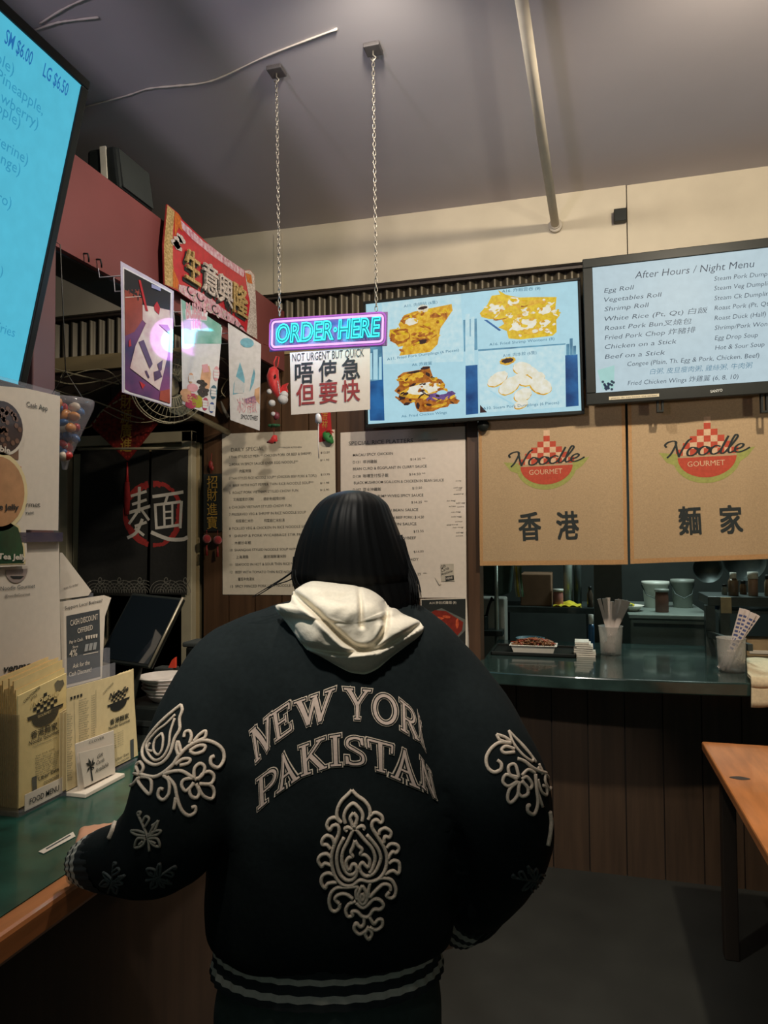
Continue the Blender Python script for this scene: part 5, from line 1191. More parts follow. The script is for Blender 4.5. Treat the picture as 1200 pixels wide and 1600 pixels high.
m = MB(); mid = (tr+bl)/2-n_*.02; m.tube([mid, V((bs.x, bs.y, ZL+.12)), V((bs.x, bs.y, ZL+.015))], .018, M_BLACK, 8); m.build('stand', mn)
m = MB(); m.box(bs+V((-.09, -.09, 0)), bs+V((.09, .09, .015)), M_BLACK); m.build('foot', mn, bevel=.004)
pp0 = onD(258, 1098, 2.05)
pr = thing('receipt_printer', V((pp0.x-.02, pp0.y+.06, ZL)), 'black receipt printer on the order counter under the stack of white plates', 'printer')
cx_, cy_ = pp0.x-.02, pp0.y+.05
m = MB(); m.box((cx_-.11, cy_-.09, ZL), (cx_+.10, cy_+.14, pp0.z-.004), M_BLACK); m.build('body', pr, bevel=.008)
m = MB(); m.box((cx_-.08, cy_-.093, ZL+.04), (cx_+.07, cy_-.09, ZL+.055), M_BLACKM); m.build('paper_slot', pr)
for k in range(6):
    m = MB(); w = .075-.004*(5-k); z0 = pp0.z-.003+.0105*k; off = V((.004*math.sin(k*2.1), .003*math.cos(k*1.7), 0))
    m.lathe([(w*.70, 0), (w*.78, .003), (w*1.05, .018), (w*1.08, .020), (w*1.02, .0205), (w*.75, .007), (0, .006)], V((cx_, cy_-.01, z0))+off, mat('white_plate', S(206, 196, 188), .5), 28)
    tag(m.build('paper_plate'), 'topmost white plate of the stack beside the dark till monitor' if k == 5 else 'white plate lower in the stack beside the dark till monitor', 'plate', None if k == 5 else 'plates under the top one by the till')
b0 = onD(288, 1040, 2.15)
m = MB(); m.box(V((b0.x-.05, b0.y+.09, ZL)), V((b0.x+.055, b0.y+.17, b0.z+.04)), M_BLACK); m.box(V((b0.x-.06, b0.y+.085, b0.z+.04)), V((b0.x+.06, b0.y+.175, b0.z+.056)), M_BLACKM); tag(m.build('card_terminal_box', bevel=.005), 'black box standing behind the white plates near the door frame', 'box')
r0 = onD(250, 1041, 2.35)
m = MB(); m.box(V((r0.x-.07, r0.y+.07, ZL)), V((r0.x+.0, r0.y+.12, r0.z-.02)), M_BLACKM); tag(m.build('pen_box', bevel=.004), 'small dark box behind the till plates with a red clip beside it', 'box')
m = MB(); m.prism([V((r0.x-.02, r0.y+.08, r0.z-.02)), V((r0.x+.006, r0.y+.08, r0.z-.02)), V((r0.x+.006, r0.y+.08, r0.z+.016)), V((r0.x-.006, r0.y+.08, r0.z+.006))], (0, .012, 0), mat('red_clip', S(190, 60, 40), .4)); tag(m.build('red_clip'), 'small red orange clip beside the leaning till monitor', 'clip')
# ================================================================== kitchen seen under the curtains
def zk(x, y): return (720+x*.4, 860+y*.4)
def kY(x, y, Y): return onY(*zk(x, y), Y)
M_FOAM = mat('white_foam', S(214, 208, 196), .6, .04, 50); M_CARD = mat('cardboard', S(120, 90, 66), .8, .1, 20); M_BLU = mat('blue_plastic', S(44, 90, 130), .35); M_YC = mat('yellow_cloth', S(206, 190, 40), .8, .15, 40); M_WPL = mat('white_plastic', S(186, 186, 176), .4, .05, 10); M_GPL = mat('grey_plastic', S(120, 124, 116), .45, .08, 10)
def bx(name, x0, y0, x1, y1, Y, dep, m_, lab, cat, floor=None, bev=.004):
    """a box whose front face covers the given part of the zoomed crop at depth Y"""
    a, b = kY(x0, y0, Y), kY(x1, y1, Y)
    m = MB(); m.box((a.x, Y, floor if floor is not None else b.z), (b.x, Y+dep, a.z), m_); return tag(m.build(name, bevel=bev), lab, cat)
# left work table with shelf
t1 = kY(190, 222, 4.55)
sh = thing('steel_shelf', V((kY(350, 230, 4.55).x, 4.75, 0)), 'dark steel shelf unit in the kitchen carrying the cardboard box', 'shelf')
xl, xr = kY(70, 230, 4.55).x, kY(520, 230, 4.55).x; zs = kY(300, 222, 4.55).z
m = MB(); m.box((xl+.12, 4.55, zs-.035), (xr, 5.0, zs), M_DSTEEL); m.build('shelf_board', sh)
for x in (xl+.14, xr-.03):
    for y in (4.56, 4.97): m = MB(); m.box((x-.015, y-.015, 0), (x+.015, y+.015, zs-.035), M_DSTEEL); m.build('leg', sh)
m = MB(); m.box((xl+.12, 4.6, .80), (xr, 5.0, .83), M_DSTEEL); m.build('lower_board', sh)
bx('cardboard_box', 232, 92, 355, 216, 4.62, .28, M_CARD, 'brown cardboard box on the dark steel shelf behind the counter', 'box', zs, .006)
for x0, x1, y0_, r, m_, l in ((400, 436, 40, 1, M_STEEL, 'bright steel cylinder standing on the kitchen shelf right of the cardboard box'), (440, 470, 40, 1, M_DSTEEL, 'dark steel cylinder standing beside the bright one on the kitchen shelf')):
    a, b = kY(x0, y0_, 4.8), kY(x1, y0_, 4.8); rr_ = (b.x-a.x)/2
    m = MB(); m.lathe([(rr_, zs), (rr_, a.z-.02), (rr_*.6, a.z), (rr_*.5, a.z+.12)], V(((a.x+b.x)/2, 4.8, 0)), m_, 18); tag(m.build('steel_cylinder'), l, 'cylinder')
def jar(name, x0, y0_, x1, y1, Y, base, body, capm, lab, cat, neck=.6, capf=.82):
    a, b = kY(x0, y0_, Y), kY(x1, y1, Y); r = (b.x-a.x)/2; h = a.z-base; c = V(((a.x+b.x)/2, Y, base))
    o = thing(name, c, lab, cat)
    m = MB(); m.lathe([(r*.9, 0), (r, .004), (r, h*.62), (r*neck, h*.78), (r*neck, h*capf)], c, body, 16); m.build('body', o)
    m = MB(); m.lathe([(r*neck*1.15, h*capf), (r*neck*1.15, h)], c, capm, 16); m.build('cap', o)
    return o
jar('pink_jar', 360, 150, 400, 196, 4.62, zs, mat('pink_jar_label', S(170, 110, 100), .5), M_WPL, 'small pink labelled jar on the kitchen shelf beside the steel cylinder', 'jar', .95, .85)
jar('dark_bottle', 492, 140, 518, 216, 4.60, zs, mat('brown_glass', S(70, 60, 50), .2), M_BLACK, 'dark bottle at the right end of the kitchen shelf', 'bottle', .5, .85)
m = MB(); a = kY(415, 205, 4.56)
m.grid(lambda u, v: V((a.x-.085+.17*u, 4.57+.12*v, zs+.004+.028*math.sin(PI*u)*(.6+.4*math.sin(9*u+5*v))*math.sin(PI*v)+.01*abs(math.sin(7*v+11*u)))), 24, 14, M_YC); m.grid(lambda u, v: V((a.x-.085+.17*u, 4.57+.12*v, zs+.002)), 1, 1, M_YC)
tag(m.build('yellow_cloth'), 'crumpled yellow cloth on the edge of the kitchen shelf', 'cloth')
# left bits
a = kY(62, 40, 4.25); b = kY(205, 180, 4.25)
m = MB(); m.prism([V((a.x, 4.25, a.z)), V((b.x, 4.25, a.z)), V((b.x-.02, 4.25, b.z+.02)), V((b.x-.08, 4.25, b.z)), V((a.x+.03, 4.25, b.z+.01)), V((a.x, 4.25, b.z+.05))], (0, .12, 0), mat('dark_green_cloth', S(40, 62, 56), .8, .2, 20)); tag(m.build('apron', bevel=.01), 'dark green cloth hanging at the left end of the kitchen opening', 'cloth')
m = MB(); c0, c1 = kY(205, 62, 4.24), kY(238, 182, 4.24)
for k, mm in enumerate((mat('towel_pale', S(150, 156, 140), .8), mat('towel_yellow', S(176, 160, 60), .8), mat('towel_pale', (0, 0, 0)), mat('towel_green', S(80, 110, 80), .8))):
    x = c0.x + (c1.x-c0.x)*k/4; m.grid(lambda u, v: V((x+(c1.x-c0.x)/4*u+.03*v*v*.5, 4.24+.006*math.sin(6*v+3*u), c0.z+(c1.z-c0.z)*v)), 2, 10, mm)
m.grid(lambda u, v: V((c0.x+(c1.x-c0.x)*u+.015*v*v, 4.247+.006*math.sin(6*v+3*u), c0.z+(c1.z-c0.z)*v)), 2, 10, MATS['towel_pale'])
tag(m.build('striped_towel'), 'pale striped towel hanging beside the dark green cloth', 'towel')
m = MB(); m.tube([V((a.x-.04, 4.30, a.z-.0)), V((c1.x+.02, 4.30, a.z))], .010, M_DSTEEL, 8); tag(m.build('towel_rail'), 'dark rail holding the green cloth and striped towel', 'rail')
bx('white_bin', 64, 186, 174, 312, 4.36, .16, M_WPL, 'pale plastic bin at the left end of the kitchen', 'bin', .70, .01)
st = thing('steel_rack', V((kY(140, 300, 4.3).x, 4.3, 0)), 'steel leg stand in front of the pale bin at the left end', 'stand')
m = MB(); a = kY(139, 168, 4.25); m.tube([V((a.x, 4.25, .0)), V((a.x, 4.25, 1.62))], .013, M_STEEL, 8); m.build('post', st)
m = MB(); p0, p1 = kY(60, 350, 4.2), kY(160, 300, 4.2); m.box((p0.x-.04, 4.17, p1.z-.05), (a.x+.04, 4.29, p1.z-.02), M_DSTEEL); m.build('tray_board', st)
pz = p1.z-.02; c = V((kY(85, 300, 4.23).x, 4.23, pz)); r = .5*(kY(108, 290, 4.23).x-kY(62, 290, 4.23).x)
pt = thing('saucepan', c, 'small dark saucepan with a raised handle on the steel stand', 'saucepan')
m = MB(); m.lathe([(r*.9, 0), (r, .01), (r, .075), (r*1.06, .08), (r*.94, .08), (r*.9, .012), (0, .01)], c, M_DSTEEL, 20); m.build('pan', pt)
m = MB(); m.tube([c+V((r*.6, 0, .07)), c+V((r*1.1, 0, .14)), c+V((r*1.7, 0, .19)), c+V((r*1.9, 0, .17))], .008, M_BLACK, 8); m.build('handle', pt)
# dark column in the middle
m = MB(); p0, p1 = kY(520, 60, 4.35), kY(628, 60, 4.35); m.box((p0.x, 4.35, 0), (p1.x, 4.46, 2.6), mat('column_dark_paint', S(52, 58, 54), .5)); struct(m, 'column_kitchen')
# steel chest and things on it
cz_ = kY(800, 250, 4.55).z
fr = thing('steel_chest', V((kY(815, 300, 4.7).x, 4.85, 0)), 'wide stainless steel chest in the kitchen behind the chopstick cups', 'chest')
p0, p1 = kY(660, 250, 4.55), kY(974, 250, 4.55)
m = MB(); m.box((p0.x, 4.55, 0), (p1.x, 5.35, cz_-.03), M_STEEL); m.build('body', fr, bevel=.006)
m = MB(); m.box((p0.x-.01, 4.53, cz_-.03), (p1.x+.01, 5.38, cz_), M_STEEL); m.build('lid', fr, bevel=.006)
m = MB(); m.box((p0.x+.02, 4.538, cz_-.075), (p1.x-.02, 4.55, cz_-.055), M_DSTEEL); m.build('handle_rail', fr)
def bucket(name, x0, y0_, x1, Y, m_, lab):
    a, b = kY(x0, y0_, Y), kY(x1, y0_, Y); r = (b.x-a.x)/2; c = V(((a.x+b.x)/2, Y, cz_)); h = max(.08, a.z-cz_)
    o = thing(name, c, lab, 'bucket')
    m = MB(); m.lathe([(r*.80, 0), (r*.92, h*.85), (r, h*.86), (r, h), (r*.92, h), (r*.86, h*.5), (0, h*.48)], c, m_, 24); m.build('tub', o)
    m = MB(); m.tube([c+V((r*1.0, 0, h*.85)), c+V((r*.7, -r*.75, h*.5)), c+V((0, -r*1.02, h*.35)), c+V((-r*.7, -r*.75, h*.5)), c+V((-r*1.0, 0, h*.85))], .003, M_DSTEEL, 6); m.build('wire_handle', o)
bucket('white_bucket', 705, 120, 815, 4.98, M_WPL, 'white plastic bucket on top of the steel chest')
bucket('grey_bucket', 818, 112, 912, 5.0, M_GPL, 'grey plastic bucket on the steel chest right of the white one')
jar('spice_tub', 758, 150, 812, 198, 4.68, cz_, mat('rust_tub', S(96, 60, 46), .5), M_GPL, 'rust brown tub in front of the white bucket on the steel chest', 'tub', .95, .88)
m = MB(); c = V((kY(660, 185, 4.7).x, 4.72, cz_)); m.lathe([(.05, 0), (.085, .035), (.088, .035), (.078, .03), (0, .008)], c, M_FOAM, 20); bo = tag(m.build('white_bowl'), 'white bowl with yellow scraps at the left end of the steel chest', 'bowl')
m = MB()
for k in range(7): m.ell(c+V((.05*(R.random()-.5), .05*(R.random()-.5), .03+.012*R.random())), (.016, .012, .010), M_YC if k % 2 else mat('leaf_scrap', S(70, 84, 40), .6), 8, 6)
tag(m.build('vegetable_scraps'), 'yellow and green scraps heaped in the white bowl', 'food', kind='stuff')
# tray of fried noodles on a black tray, at the front
def cz(x, y, Z=ZR): return onZ(*zk(x, y), Z)
a, b = cz(112, 415), cz(452, 412); yb2 = cz(300, 372).y
m = MB(); y0_ = (a.y+b.y)/2; w = b.x-a.x
m.box((a.x, y0_-.01, ZR), (b.x, y0_+.27, ZR+.006), M_BLACK); m.obox((a.x, y0_-.01, ZR), (w, 0, 0), (0, .008, 0), (0, 0, .018), M_BLACK); m.obox((a.x, y0_+.262, ZR), (w, 0, 0), (0, .008, 0), (0, 0, .018), M_BLACK); m.obox((a.x, y0_-.01, ZR), (.008, 0, 0), (0, .28, 0), (0, 0, .018), M_BLACK); m.obox((b.x-.008, y0_-.01, ZR), (.008, 0, 0), (0, .28, 0), (0, 0, .018), M_BLACK)
tag(m.build('serving_tray', bevel=.002), 'black serving tray at the left end of the long dark counter', 'tray')
f0, f1 = cz(190, 410), cz(373, 412); fx0, fx1, fy0 = f0.x, f1.x, y0_+.03; fd = .12; fh = kY(200, 372, fy0).z-ZR-.006; fh = max(.035, min(.06, fh))
zt0 = ZR+.006
def ringrect(x0, y0, x1, y1, z): return [V((x0, y0, z)), V((x1, y0, z)), V((x1, y1, z)), V((x0, y1, z))]
m = MB(); i = .016
m.rings([ringrect(fx0+i, fy0+i, fx1-i, fy0+fd-i, zt0), ringrect(fx0+.004, fy0+.004, fx1-.004, fy0+fd-.004, zt0+fh), ringrect(fx0-.004, fy0-.004, fx1+.004, fy0+fd+.004, zt0+fh), ringrect(fx0-.004, fy0-.004, fx1+.004, fy0+fd+.004, zt0+fh+.003), ringrect(fx0+.008, fy0+.008, fx1-.008, fy0+fd-.008, zt0+fh+.003), ringrect(fx0+i+.004, fy0+i+.004, fx1-i-.004, fy0+fd-i-.004, zt0+.004)], M_FOAM, smooth=False)
tag(m.build('foam_tray', bevel=.002), 'white foam tray of fried noodles on the black serving tray', 'tray')
m = MB(); NB = mat('fried_noodle', S(130, 88, 56), .5, .3, 60); NB2 = mat('fried_noodle_red', S(150, 64, 40), .5, .3, 60)
for k in range(150):
    p = V((fx0+.02+(fx1-fx0-.04)*R.random(), fy0+.02+(fd-.04)*R.random(), 0)); u = (p.x-fx0)/(fx1-fx0); p.z = zt0+fh*.8+.035*math.sin(PI*u)*R.random()+.004
    t = R.random()*2*PI; L_ = .014+.016*R.random(); d = V((math.cos(t), math.sin(t), .5*(R.random()-.5)))
    m.tube([p-d*L_, p+V((0, 0, .006)), p+d*L_], .0032, NB2 if k % 4 == 0 else NB, 5)
m.box((fx0+.02, fy0+.02, zt0+.005), (fx1-.02, fy0+fd-.02, zt0+fh*.8), NB)
tag(m.build('fried_noodles'), 'heap of brown fried noodles in the white foam tray', 'food', kind='stuff')
m = MB(); c = V((kY(270, 340, fy0+.2).x, y0_+.232, ZR+.006)); m.lathe([(.06, 0), (.075, .05), (.078, .052), (.07, .052), (.055, .006), (0, .005)], c, mat('blue_grey_bowl', S(80, 110, 120), .4), 22); tag(m.build('bowl'), 'blue grey bowl standing behind the foam tray of fried noodles', 'bowl')
# napkin stack
c0, c1 = cz(442, 420), cz(526, 416); nx0, nx1, ny = c0.x, c1.x, (c0.y+c1.y)/2
zt1 = kY(450, 358, ny).z
for k in range(7):
    m = MB(); z = ZR+(zt1-ZR)*k/7; dx = .006*math.sin(k*1.9); h = (zt1-ZR)/7
    x0 = nx0+.012*k/7; x1 = nx1-.004*k
    m.grid(lambda u, v: V((x0+dx+(x1-x0)*u, ny+.12*v+.004*math.sin(k), z+h*.92+.004*math.sin(PI*u*2+k)*math.sin(PI*v))), 6, 6, M_FOAM); m.box((x0+dx, ny+.004*math.sin(k), z+.001), (x1+dx, ny+.12+.004*math.sin(k), z+h*.8), M_FOAM)
    tag(m.build('paper_napkin'), 'topmost white paper napkin of the small pile left of the chopstick cup' if k == 6 else 'white paper napkin inside the small pile left of the chopstick cup', 'napkin', None if k == 6 else 'napkins under the top one')
jar('blue_bottle', 496, 250, 522, 345, ny+.28, ZR, M_BLU, M_WPL, 'blue bottle with a white top behind the paper napkins', 'bottle', .7, .65)
# cups of chopsticks
M_CUP = clear('frosted_cup', S(190, 184, 176), .42, .3)
M_STK = mat('chopstick_paper', S(206, 192, 186), .6, .05, 50); M_STB = mat('chopstick_print', S(74, 84, 130), .6, .1, 60)
def cup(x0, y0_, x1, y1, lab, sticks, slab, grp, lean, blue):
    A = cz(x0+8, y1); B = cz(x1-8, y1); Y = (A.y+B.y)/2+.03; r0 = (B.x-A.x)/2; c = V(((A.x+B.x)/2, Y, ZR)); ta, tb_ = kY(x0, y0_, Y), kY(x1, y0_, Y); r1 = (tb_.x-ta.x)/2; h = ta.z-ZR
    m = MB(); m.lathe([(r0, 0), (r0+(r1-r0)*.5, h*.5), (r1, h), (r1*1.04, h+.003), (r1*.97, h+.002), (r0*.94, .006), (0, .005)], c, M_CUP, 28); tag(m.build('plastic_cup'), lab, 'cup')
    for k, (tx, ty, w) in enumerate(sticks):
        top = kY(tx, ty, Y+.01*((k % 3)-1)); f = c+V(((top.x-c.x)*lean+.008*math.sin(k*2.3), .012*math.cos(k*1.7), .010))
        d = (top-f); sd = V((1, 0, 0)) - d.normalized()*d.normalized().x; sd.normalize(); nn = d.cross(sd).normalized()
        m = MB(); wd_ = w*.4*Y/FPX
        m.obox(f-sd*wd_/2, sd*wd_, nn*.005, d, M_STK)
        if blue:
            for q_ in range(9):
                u0 = .35+.065*q_; m.obox(f+d*u0-sd*wd_*.3-nn*.0006*(1 if nn.y > 0 else -1)-(nn*.0 if nn.y > 0 else -nn*.005), sd*wd_*.6, nn*.0004, d*.035, M_STB)
        tag(m.build('chopsticks'), slab, 'chopsticks', grp)
cup(540, 296, 636, 410, 'frosted cup of paper wrapped chopsticks at the middle of the dark counter', [(540, 190, 12), (560, 188, 14), (575, 184, 16), (592, 200, 12), (610, 192, 14), (622, 190, 15), (638, 194, 16), (655, 198, 16)], 'pale paper wrapped chopsticks standing in the middle cup', 'chopsticks in the middle cup', -.3, False)
cup(1006, 342, 1122, 478, 'frosted cup with blue printed chopstick packets at the right end of the counter', [(1100, 228, 18), (1118, 232, 20), (1132, 240, 20), (1146, 246, 18), (1160, 252, 18)], 'blue printed paper chopsticks leaning in the right hand cup', 'chopsticks in the right cup', -.45, True)
# right rack
rk = thing('kitchen_rack', V((kY(1080, 200, 3.9).x, 4.0, ZR)), 'dark steel rack with sauce bottles on top at the right of the kitchen opening', 'rack')
zz_ = kY(1080, 182, 3.85).z; xa, xb_ = kY(940, 182, 3.85).x, 1.25
m = MB(); m.box((xa+.03, 3.85, zz_-.045), (xb_, 4.15, zz_), M_DSTEEL); m.build('shelf_board', rk, bevel=.003)
for x in (xa+.04, kY(1032, 200, 3.85).x, xb_-.03): m = MB(); m.box((x-.022, 3.853, ZR), (x+.022, 3.90, zz_-.045), M_DSTEEL); m.build('post', rk)
m = MB(); p = kY(1035, 182, 3.845); m.box((p.x-.024, 3.838, kY(1035, 245, 3.845).z), (p.x+.024, 3.85, zz_-.002), mat('cream_tag', S(176, 156, 120), .6)); m.build('label_tag', rk)
m = MB(); p0, p1 = kY(942, 318, 3.85), cz(1010, 500); m.obox(V((xa+.02, 3.85, ZR+.09)), (.02, 0, 0), (.10, -.42, 0), (0, 0, .03), M_DSTEEL); m.build('side_rail', rk)
m = MB(); m.box((xa+.09, 3.92, ZR+.20), (xb_, 4.12, ZR+.215), M_DSTEEL); m.build('lower_board', rk)
bx('blue_box', 974, 205, 1016, 312, 3.96, .12, M_BLU, 'blue plastic box standing inside the dark steel rack', 'box', ZR+.215)
jar('sauce_jar', 1042, 86, 1086, 180, 3.93, zz_, mat('jar_brown_glass', S(110, 92, 74), .2, .2, 30), M_WPL, 'brown glass jar with a pale label on the rack, left of the white capped bottle', 'jar', .55, .75)
jar('sauce_bottle', 1120, 84, 1162, 180, 3.93, zz_, mat('bottle_pinkish', S(150, 120, 100), .4), M_WPL, 'pinkish bottle with a big white cap on the dark rack', 'bottle', .95, .72)
jar('small_jar', 1018, 132, 1042, 180, 3.98, zz_, M_GPL, M_BLACK, 'small grey jar beside the brown glass jar on the rack', 'jar', .8, .8)
jar('amber_bottle', 1088, 118, 1118, 180, 4.02, zz_, mat('amber_glass', S(90, 66, 44), .2), M_BLACK, 'short amber bottle between the brown jar and the white capped bottle', 'bottle', .6, .8)
jar('round_jar', 1184, 95, 1222, 180, 3.93, zz_, mat('round_jar_glass', S(120, 104, 84), .25), M_BLACK, 'round jar at the right edge of the rack top', 'jar', .7, .8)
# dark pans hanging behind the rack and pots
for x, y, r, l in ((960, 70, .085, 'round dark pan hanging in the kitchen above the rack, left one'), (1100, 40, .12, 'large dark pan hanging above the sauce jars')):
    c = kY(x, y, 4.7); o = thing('hanging_pan', c, l, 'pan'); m = MB(); m.lathe([(r*.8, 0), (r, .05), (r*1.02, .05), (r*.82, .006), (0, .004)], c, M_DSTEEL, 24, ax=(V((1, 0, 0)), V((0, 0, 1)), V((0, -1, 0)))); m.build('pan', o); m = MB(); m.tube([c+V((0, 0, r)), c+V((0, 0, r+.22))], .010, M_BLACK, 8); m.build('handle', o)
    m = MB(); m.tube([c+V((0, 0, r+.21)), V((c.x, c.y, 2.6))], .003, M_DSTEEL, 6); m.build('hook', o)
# box of paper and folded cloth at the right end
A = cz(1122, 415); m = MB(); m.box((A.x, A.y+.02, ZR), (A.x+.22, A.y+.17, kY(1122, 352, A.y).z), mat('tan_box', S(150, 126, 92), .7)); m.box((A.x+.01, A.y+.016, ZR+.012), (A.x+.2, A.y+.0205, ZR+.03), M_WHITE); tag(m.build('paper_box', bevel=.003), 'tan box with a white stripe behind the folded cloth at the right end', 'box')
A = cz(1122, 450); ed = cz(1140, 505).y
def fold(u, v, o): 
    x = A.x-.085*min(1, v*1.45)+.26*u
    L_ = v*(A.y+.02-ctr_front(x)+.115)
    fy_ = ctr_front(x)-.012; T_ = A.y+.02-fy_
    y = A.y+.02-L_ if L_ < T_ else fy_-.012*math.sin((L_-T_)*9)
    z = ZR+.016+o if L_ < T_ else ZR+.016+o-(L_-T_)
    return V((x+.012*v*math.sin(3*v), min(y, 9), z+.004*math.sin(9*u+4*v)))
m = MB()
for o_ in (.0, .010): m.grid(lambda u, v: fold(u, v*(1-.12*(o_ > 0)), o_), 20, 24, mat('cream_towel', S(206, 190, 158), .9, .1, 90, bump=.2))
ob = m.build('folded_cloth'); sm = ob.modifiers.new('thick', 'SOLIDIFY'); sm.thickness = .006; sm.offset = 1
tag(ob, 'cream folded cloth hanging over the right end of the dark counter', 'cloth')
# ================================================================== the customer
M_JK = mat('jacket_black_navy', S(25, 31, 32), .9, .12, 120, bump=.1, spec=.12)
M_RIB = mat('rib_knit_black', S(34, 40, 42), .9, .15, 120); M_RIBW = mat('rib_stripe_grey_white', S(188, 184, 172), .9, .1, 120)
M_HOOD = mat('hood_cream_fleece', S(232, 222, 202), .95, .05, 200, bump=.15, sheen=.2)
M_HAIR = mat('black_hair', S(15, 16, 17), .5, .25, 40, spec=.10, stretch=(40, 40, 1))
M_SKIN = mat('skin', S(196, 142, 112), .5, .06, 30)
M_PANT = mat('dark_teal_trousers', S(52, 66, 62), .85, .12, 90)
M_SHOE = mat('dark_shoe', S(40, 42, 42), .6); M_SOLE = mat('pale_sole', S(170, 166, 156), .6)
M_THR = mat('cream_thread', S(214, 196, 176), .8, .12, 400, bump=.3); M_THF = mat('rose_grey_felt', S(204, 182, 168), .9, .1, 200); M_THG = mat('grey_thread', S(140, 134, 120), .85, .25, 200); M_THD = mat('dimmed_thread', S(74, 78, 76), .85, .25, 200)
HR = V((math.cos(YAW), math.sin(YAW), 0)); HF = V((-math.sin(YAW), math.cos(YAW), 0)); ZU = V((0, 0, 1))
base_p = onD(513, 1500, 1.19); FEET = V((base_p.x, base_p.y, 0))
pr_ = thing('person', FEET, 'person with long black hair in a black embroidered bomber jacket and cream hood', 'person')

def solidify(mb, vox, smooth, fac=.5):
    """join overlapping closed shapes into one continuous skin"""
    me = bpy.data.meshes.new('w'); me.from_pydata([tuple(p) for p in mb.v], [], mb.f)
    bm = bmesh.new(); bm.from_mesh(me); bmesh.ops.recalc_face_normals(bm, faces=bm.faces); bm.to_mesh(me); bm.free()
    o = bpy.data.objects.new('w', me); COL.objects.link(o)
    r = o.modifiers.new('r', 'REMESH'); r.mode = 'VOXEL'; r.voxel_size = vox
    if smooth: q = o.modifiers.new('s', 'SMOOTH'); q.iterations = smooth; q.factor = fac
    dg = bpy.context.evaluated_depsgraph_get(); dg.update()
    res = bpy.data.meshes.new_from_object(o.evaluated_get(dg))
    bpy.data.objects.remove(o); bpy.data.meshes.remove(me)
    return res
def obj_from(me, name, parent, m, disp=None):
    me.name = name; og = ORI[parent]
    if disp:
        me.update(); no = [v.normal.copy() for v in me.vertices]
        for v, n in zip(me.vertices, no): v.co = v.co + n*disp(v.co)
    for v in me.vertices: v.co = v.co - og
    me.materials.clear(); me.materials.append(m)
    for p in me.polygons: p.use_smooth = True; p.material_index = 0
    me.update()
    o = bpy.data.objects.new(name, me); COL.objects.link(o); o.parent = parent; ORI[o] = og
    return o
def ring_at(px, py, D, hw, hd, n=40, e=2.3, cz_=None):
    c = onD(px, py, D); pts = []
    for i in range(n):
        t = 2*PI*i/n; ct, st = math.cos(t), math.sin(t)
        x = math.copysign(abs(ct)**(2/e), ct)*hw; y = math.copysign(abs(st)**(2/e), st)*hd
        pts.append(c + HR*x + HF*y)
    return pts
def cone_chain(mb, pts, m, n=16):
    """smooth tapering limb through (point, radius)"""
    q = spline([(*p, r) for p, r in pts], 5)
    P = [V(a[:3]) for a in q]; rr_ = [a[3] for a in q]
    mb.tube(P, rr_, m, n)
    mb.ell(P[0], rr_[0], m); mb.ell(P[-1], rr_[-1], m)

# ---- skeleton, in photo pixels with a distance
LA = [(365, 1062, 1.15, .086), (322, 1150, 1.11, .086), (288, 1235, 1.075, .083), (264, 1305, 1.065, .077), (208, 1336, 1.11, .062), (166, 1346, 1.145, .052)]
RA = [(690, 1075, 1.16, .080), (742, 1162, 1.12, .083), (780, 1242, 1.085, .079), (793, 1312, 1.10, .072), (768, 1378, 1.20, .060), (738, 1428, 1.275, .048)]
TOR = [(938, 552, 66, 1.19, .075), (955, 550, 112, 1.185, .09), (975, 545, 150, 1.18, .105), (1003, 535, 186, 1.175, .118), (1050, 527, 204, 1.17, .130), (1120, 530, 212, 1.17, .140), (1220, 531, 208, 1.17, .142), (1320, 524, 198, 1.175, .140), (1400, 517, 193, 1.18, .135), (1445, 513, 190, 1.185, .130), (1466, 512, 178, 1.188, .118)]
mb = MB()
mb.rings([ring_at(cx, y, D, hw*D/FPX, hd) for y, cx, hw, D, hd in TOR], M_JK)
for A in (LA, RA): cone_chain(mb, [(onD(x, y, d), r) for x, y, d, r in A], M_JK)
# shoulder yokes
for A, s_ in ((LA, -1), (RA, 1)):
    x, y, d, r = A[0]; cone_chain(mb, [(onD(540+s_*80, 1018, 1.17), .085), (onD(525+s_*(140 if s_ < 0 else 120), 1050, 1.16), .090), (onD(x, y, d), r)], M_JK)
def jk_disp(p):
    q = V((p.dot(HR), p.dot(HF), p.z))
    a = noise.noise(V((q.x*7, q.y*7, q.z*5)))*.006 + noise.noise(V((q.x*16+q.z*9, q.y*16, q.z*13)))*.0035
    low = max(0, min(1, (1.30-p.z)/.3))
    return a + low*.004*math.sin(26*q.z+6*noise.noise(q*4))
jme = solidify(mb, .011, 14, .5)
jk = obj_from(jme, 'bomber_jacket', pr_, M_JK, jk_disp); tag(jk, 'black bomber jacket with cream embroidery')
og = ORI[pr_]
bvh = BVHTree.FromPolygons([v.co + og for v in jme.vertices], [tuple(p.vertices) for p in jme.polygons])
def hit(px, py, lift=0.):
    d = ray(px, py).normalized(); loc, nrm, _, _ = bvh.ray_cast(CAM, d)
    if loc is None: return None
    if nrm.dot(d) > 0: nrm = -nrm
    return loc + nrm*lift
def rib_tube(name, parent, ringsets, stripe_rows, m0=M_RIB, m1=M_RIBW):
    """ringsets: list of rings; stripe_rows: set of segment numbers in the stripe yarn"""
    mb = MB(); n = len(ringsets[0])
    for i in range(len(ringsets)-1):
        vv = ringsets[i]+ringsets[i+1]; mb.add(vv, [(j, (j+1) % n, n+(j+1) % n, n+j) for j in range(n)], m1 if i in stripe_rows else m0, True)
    return mb.build(name, parent)
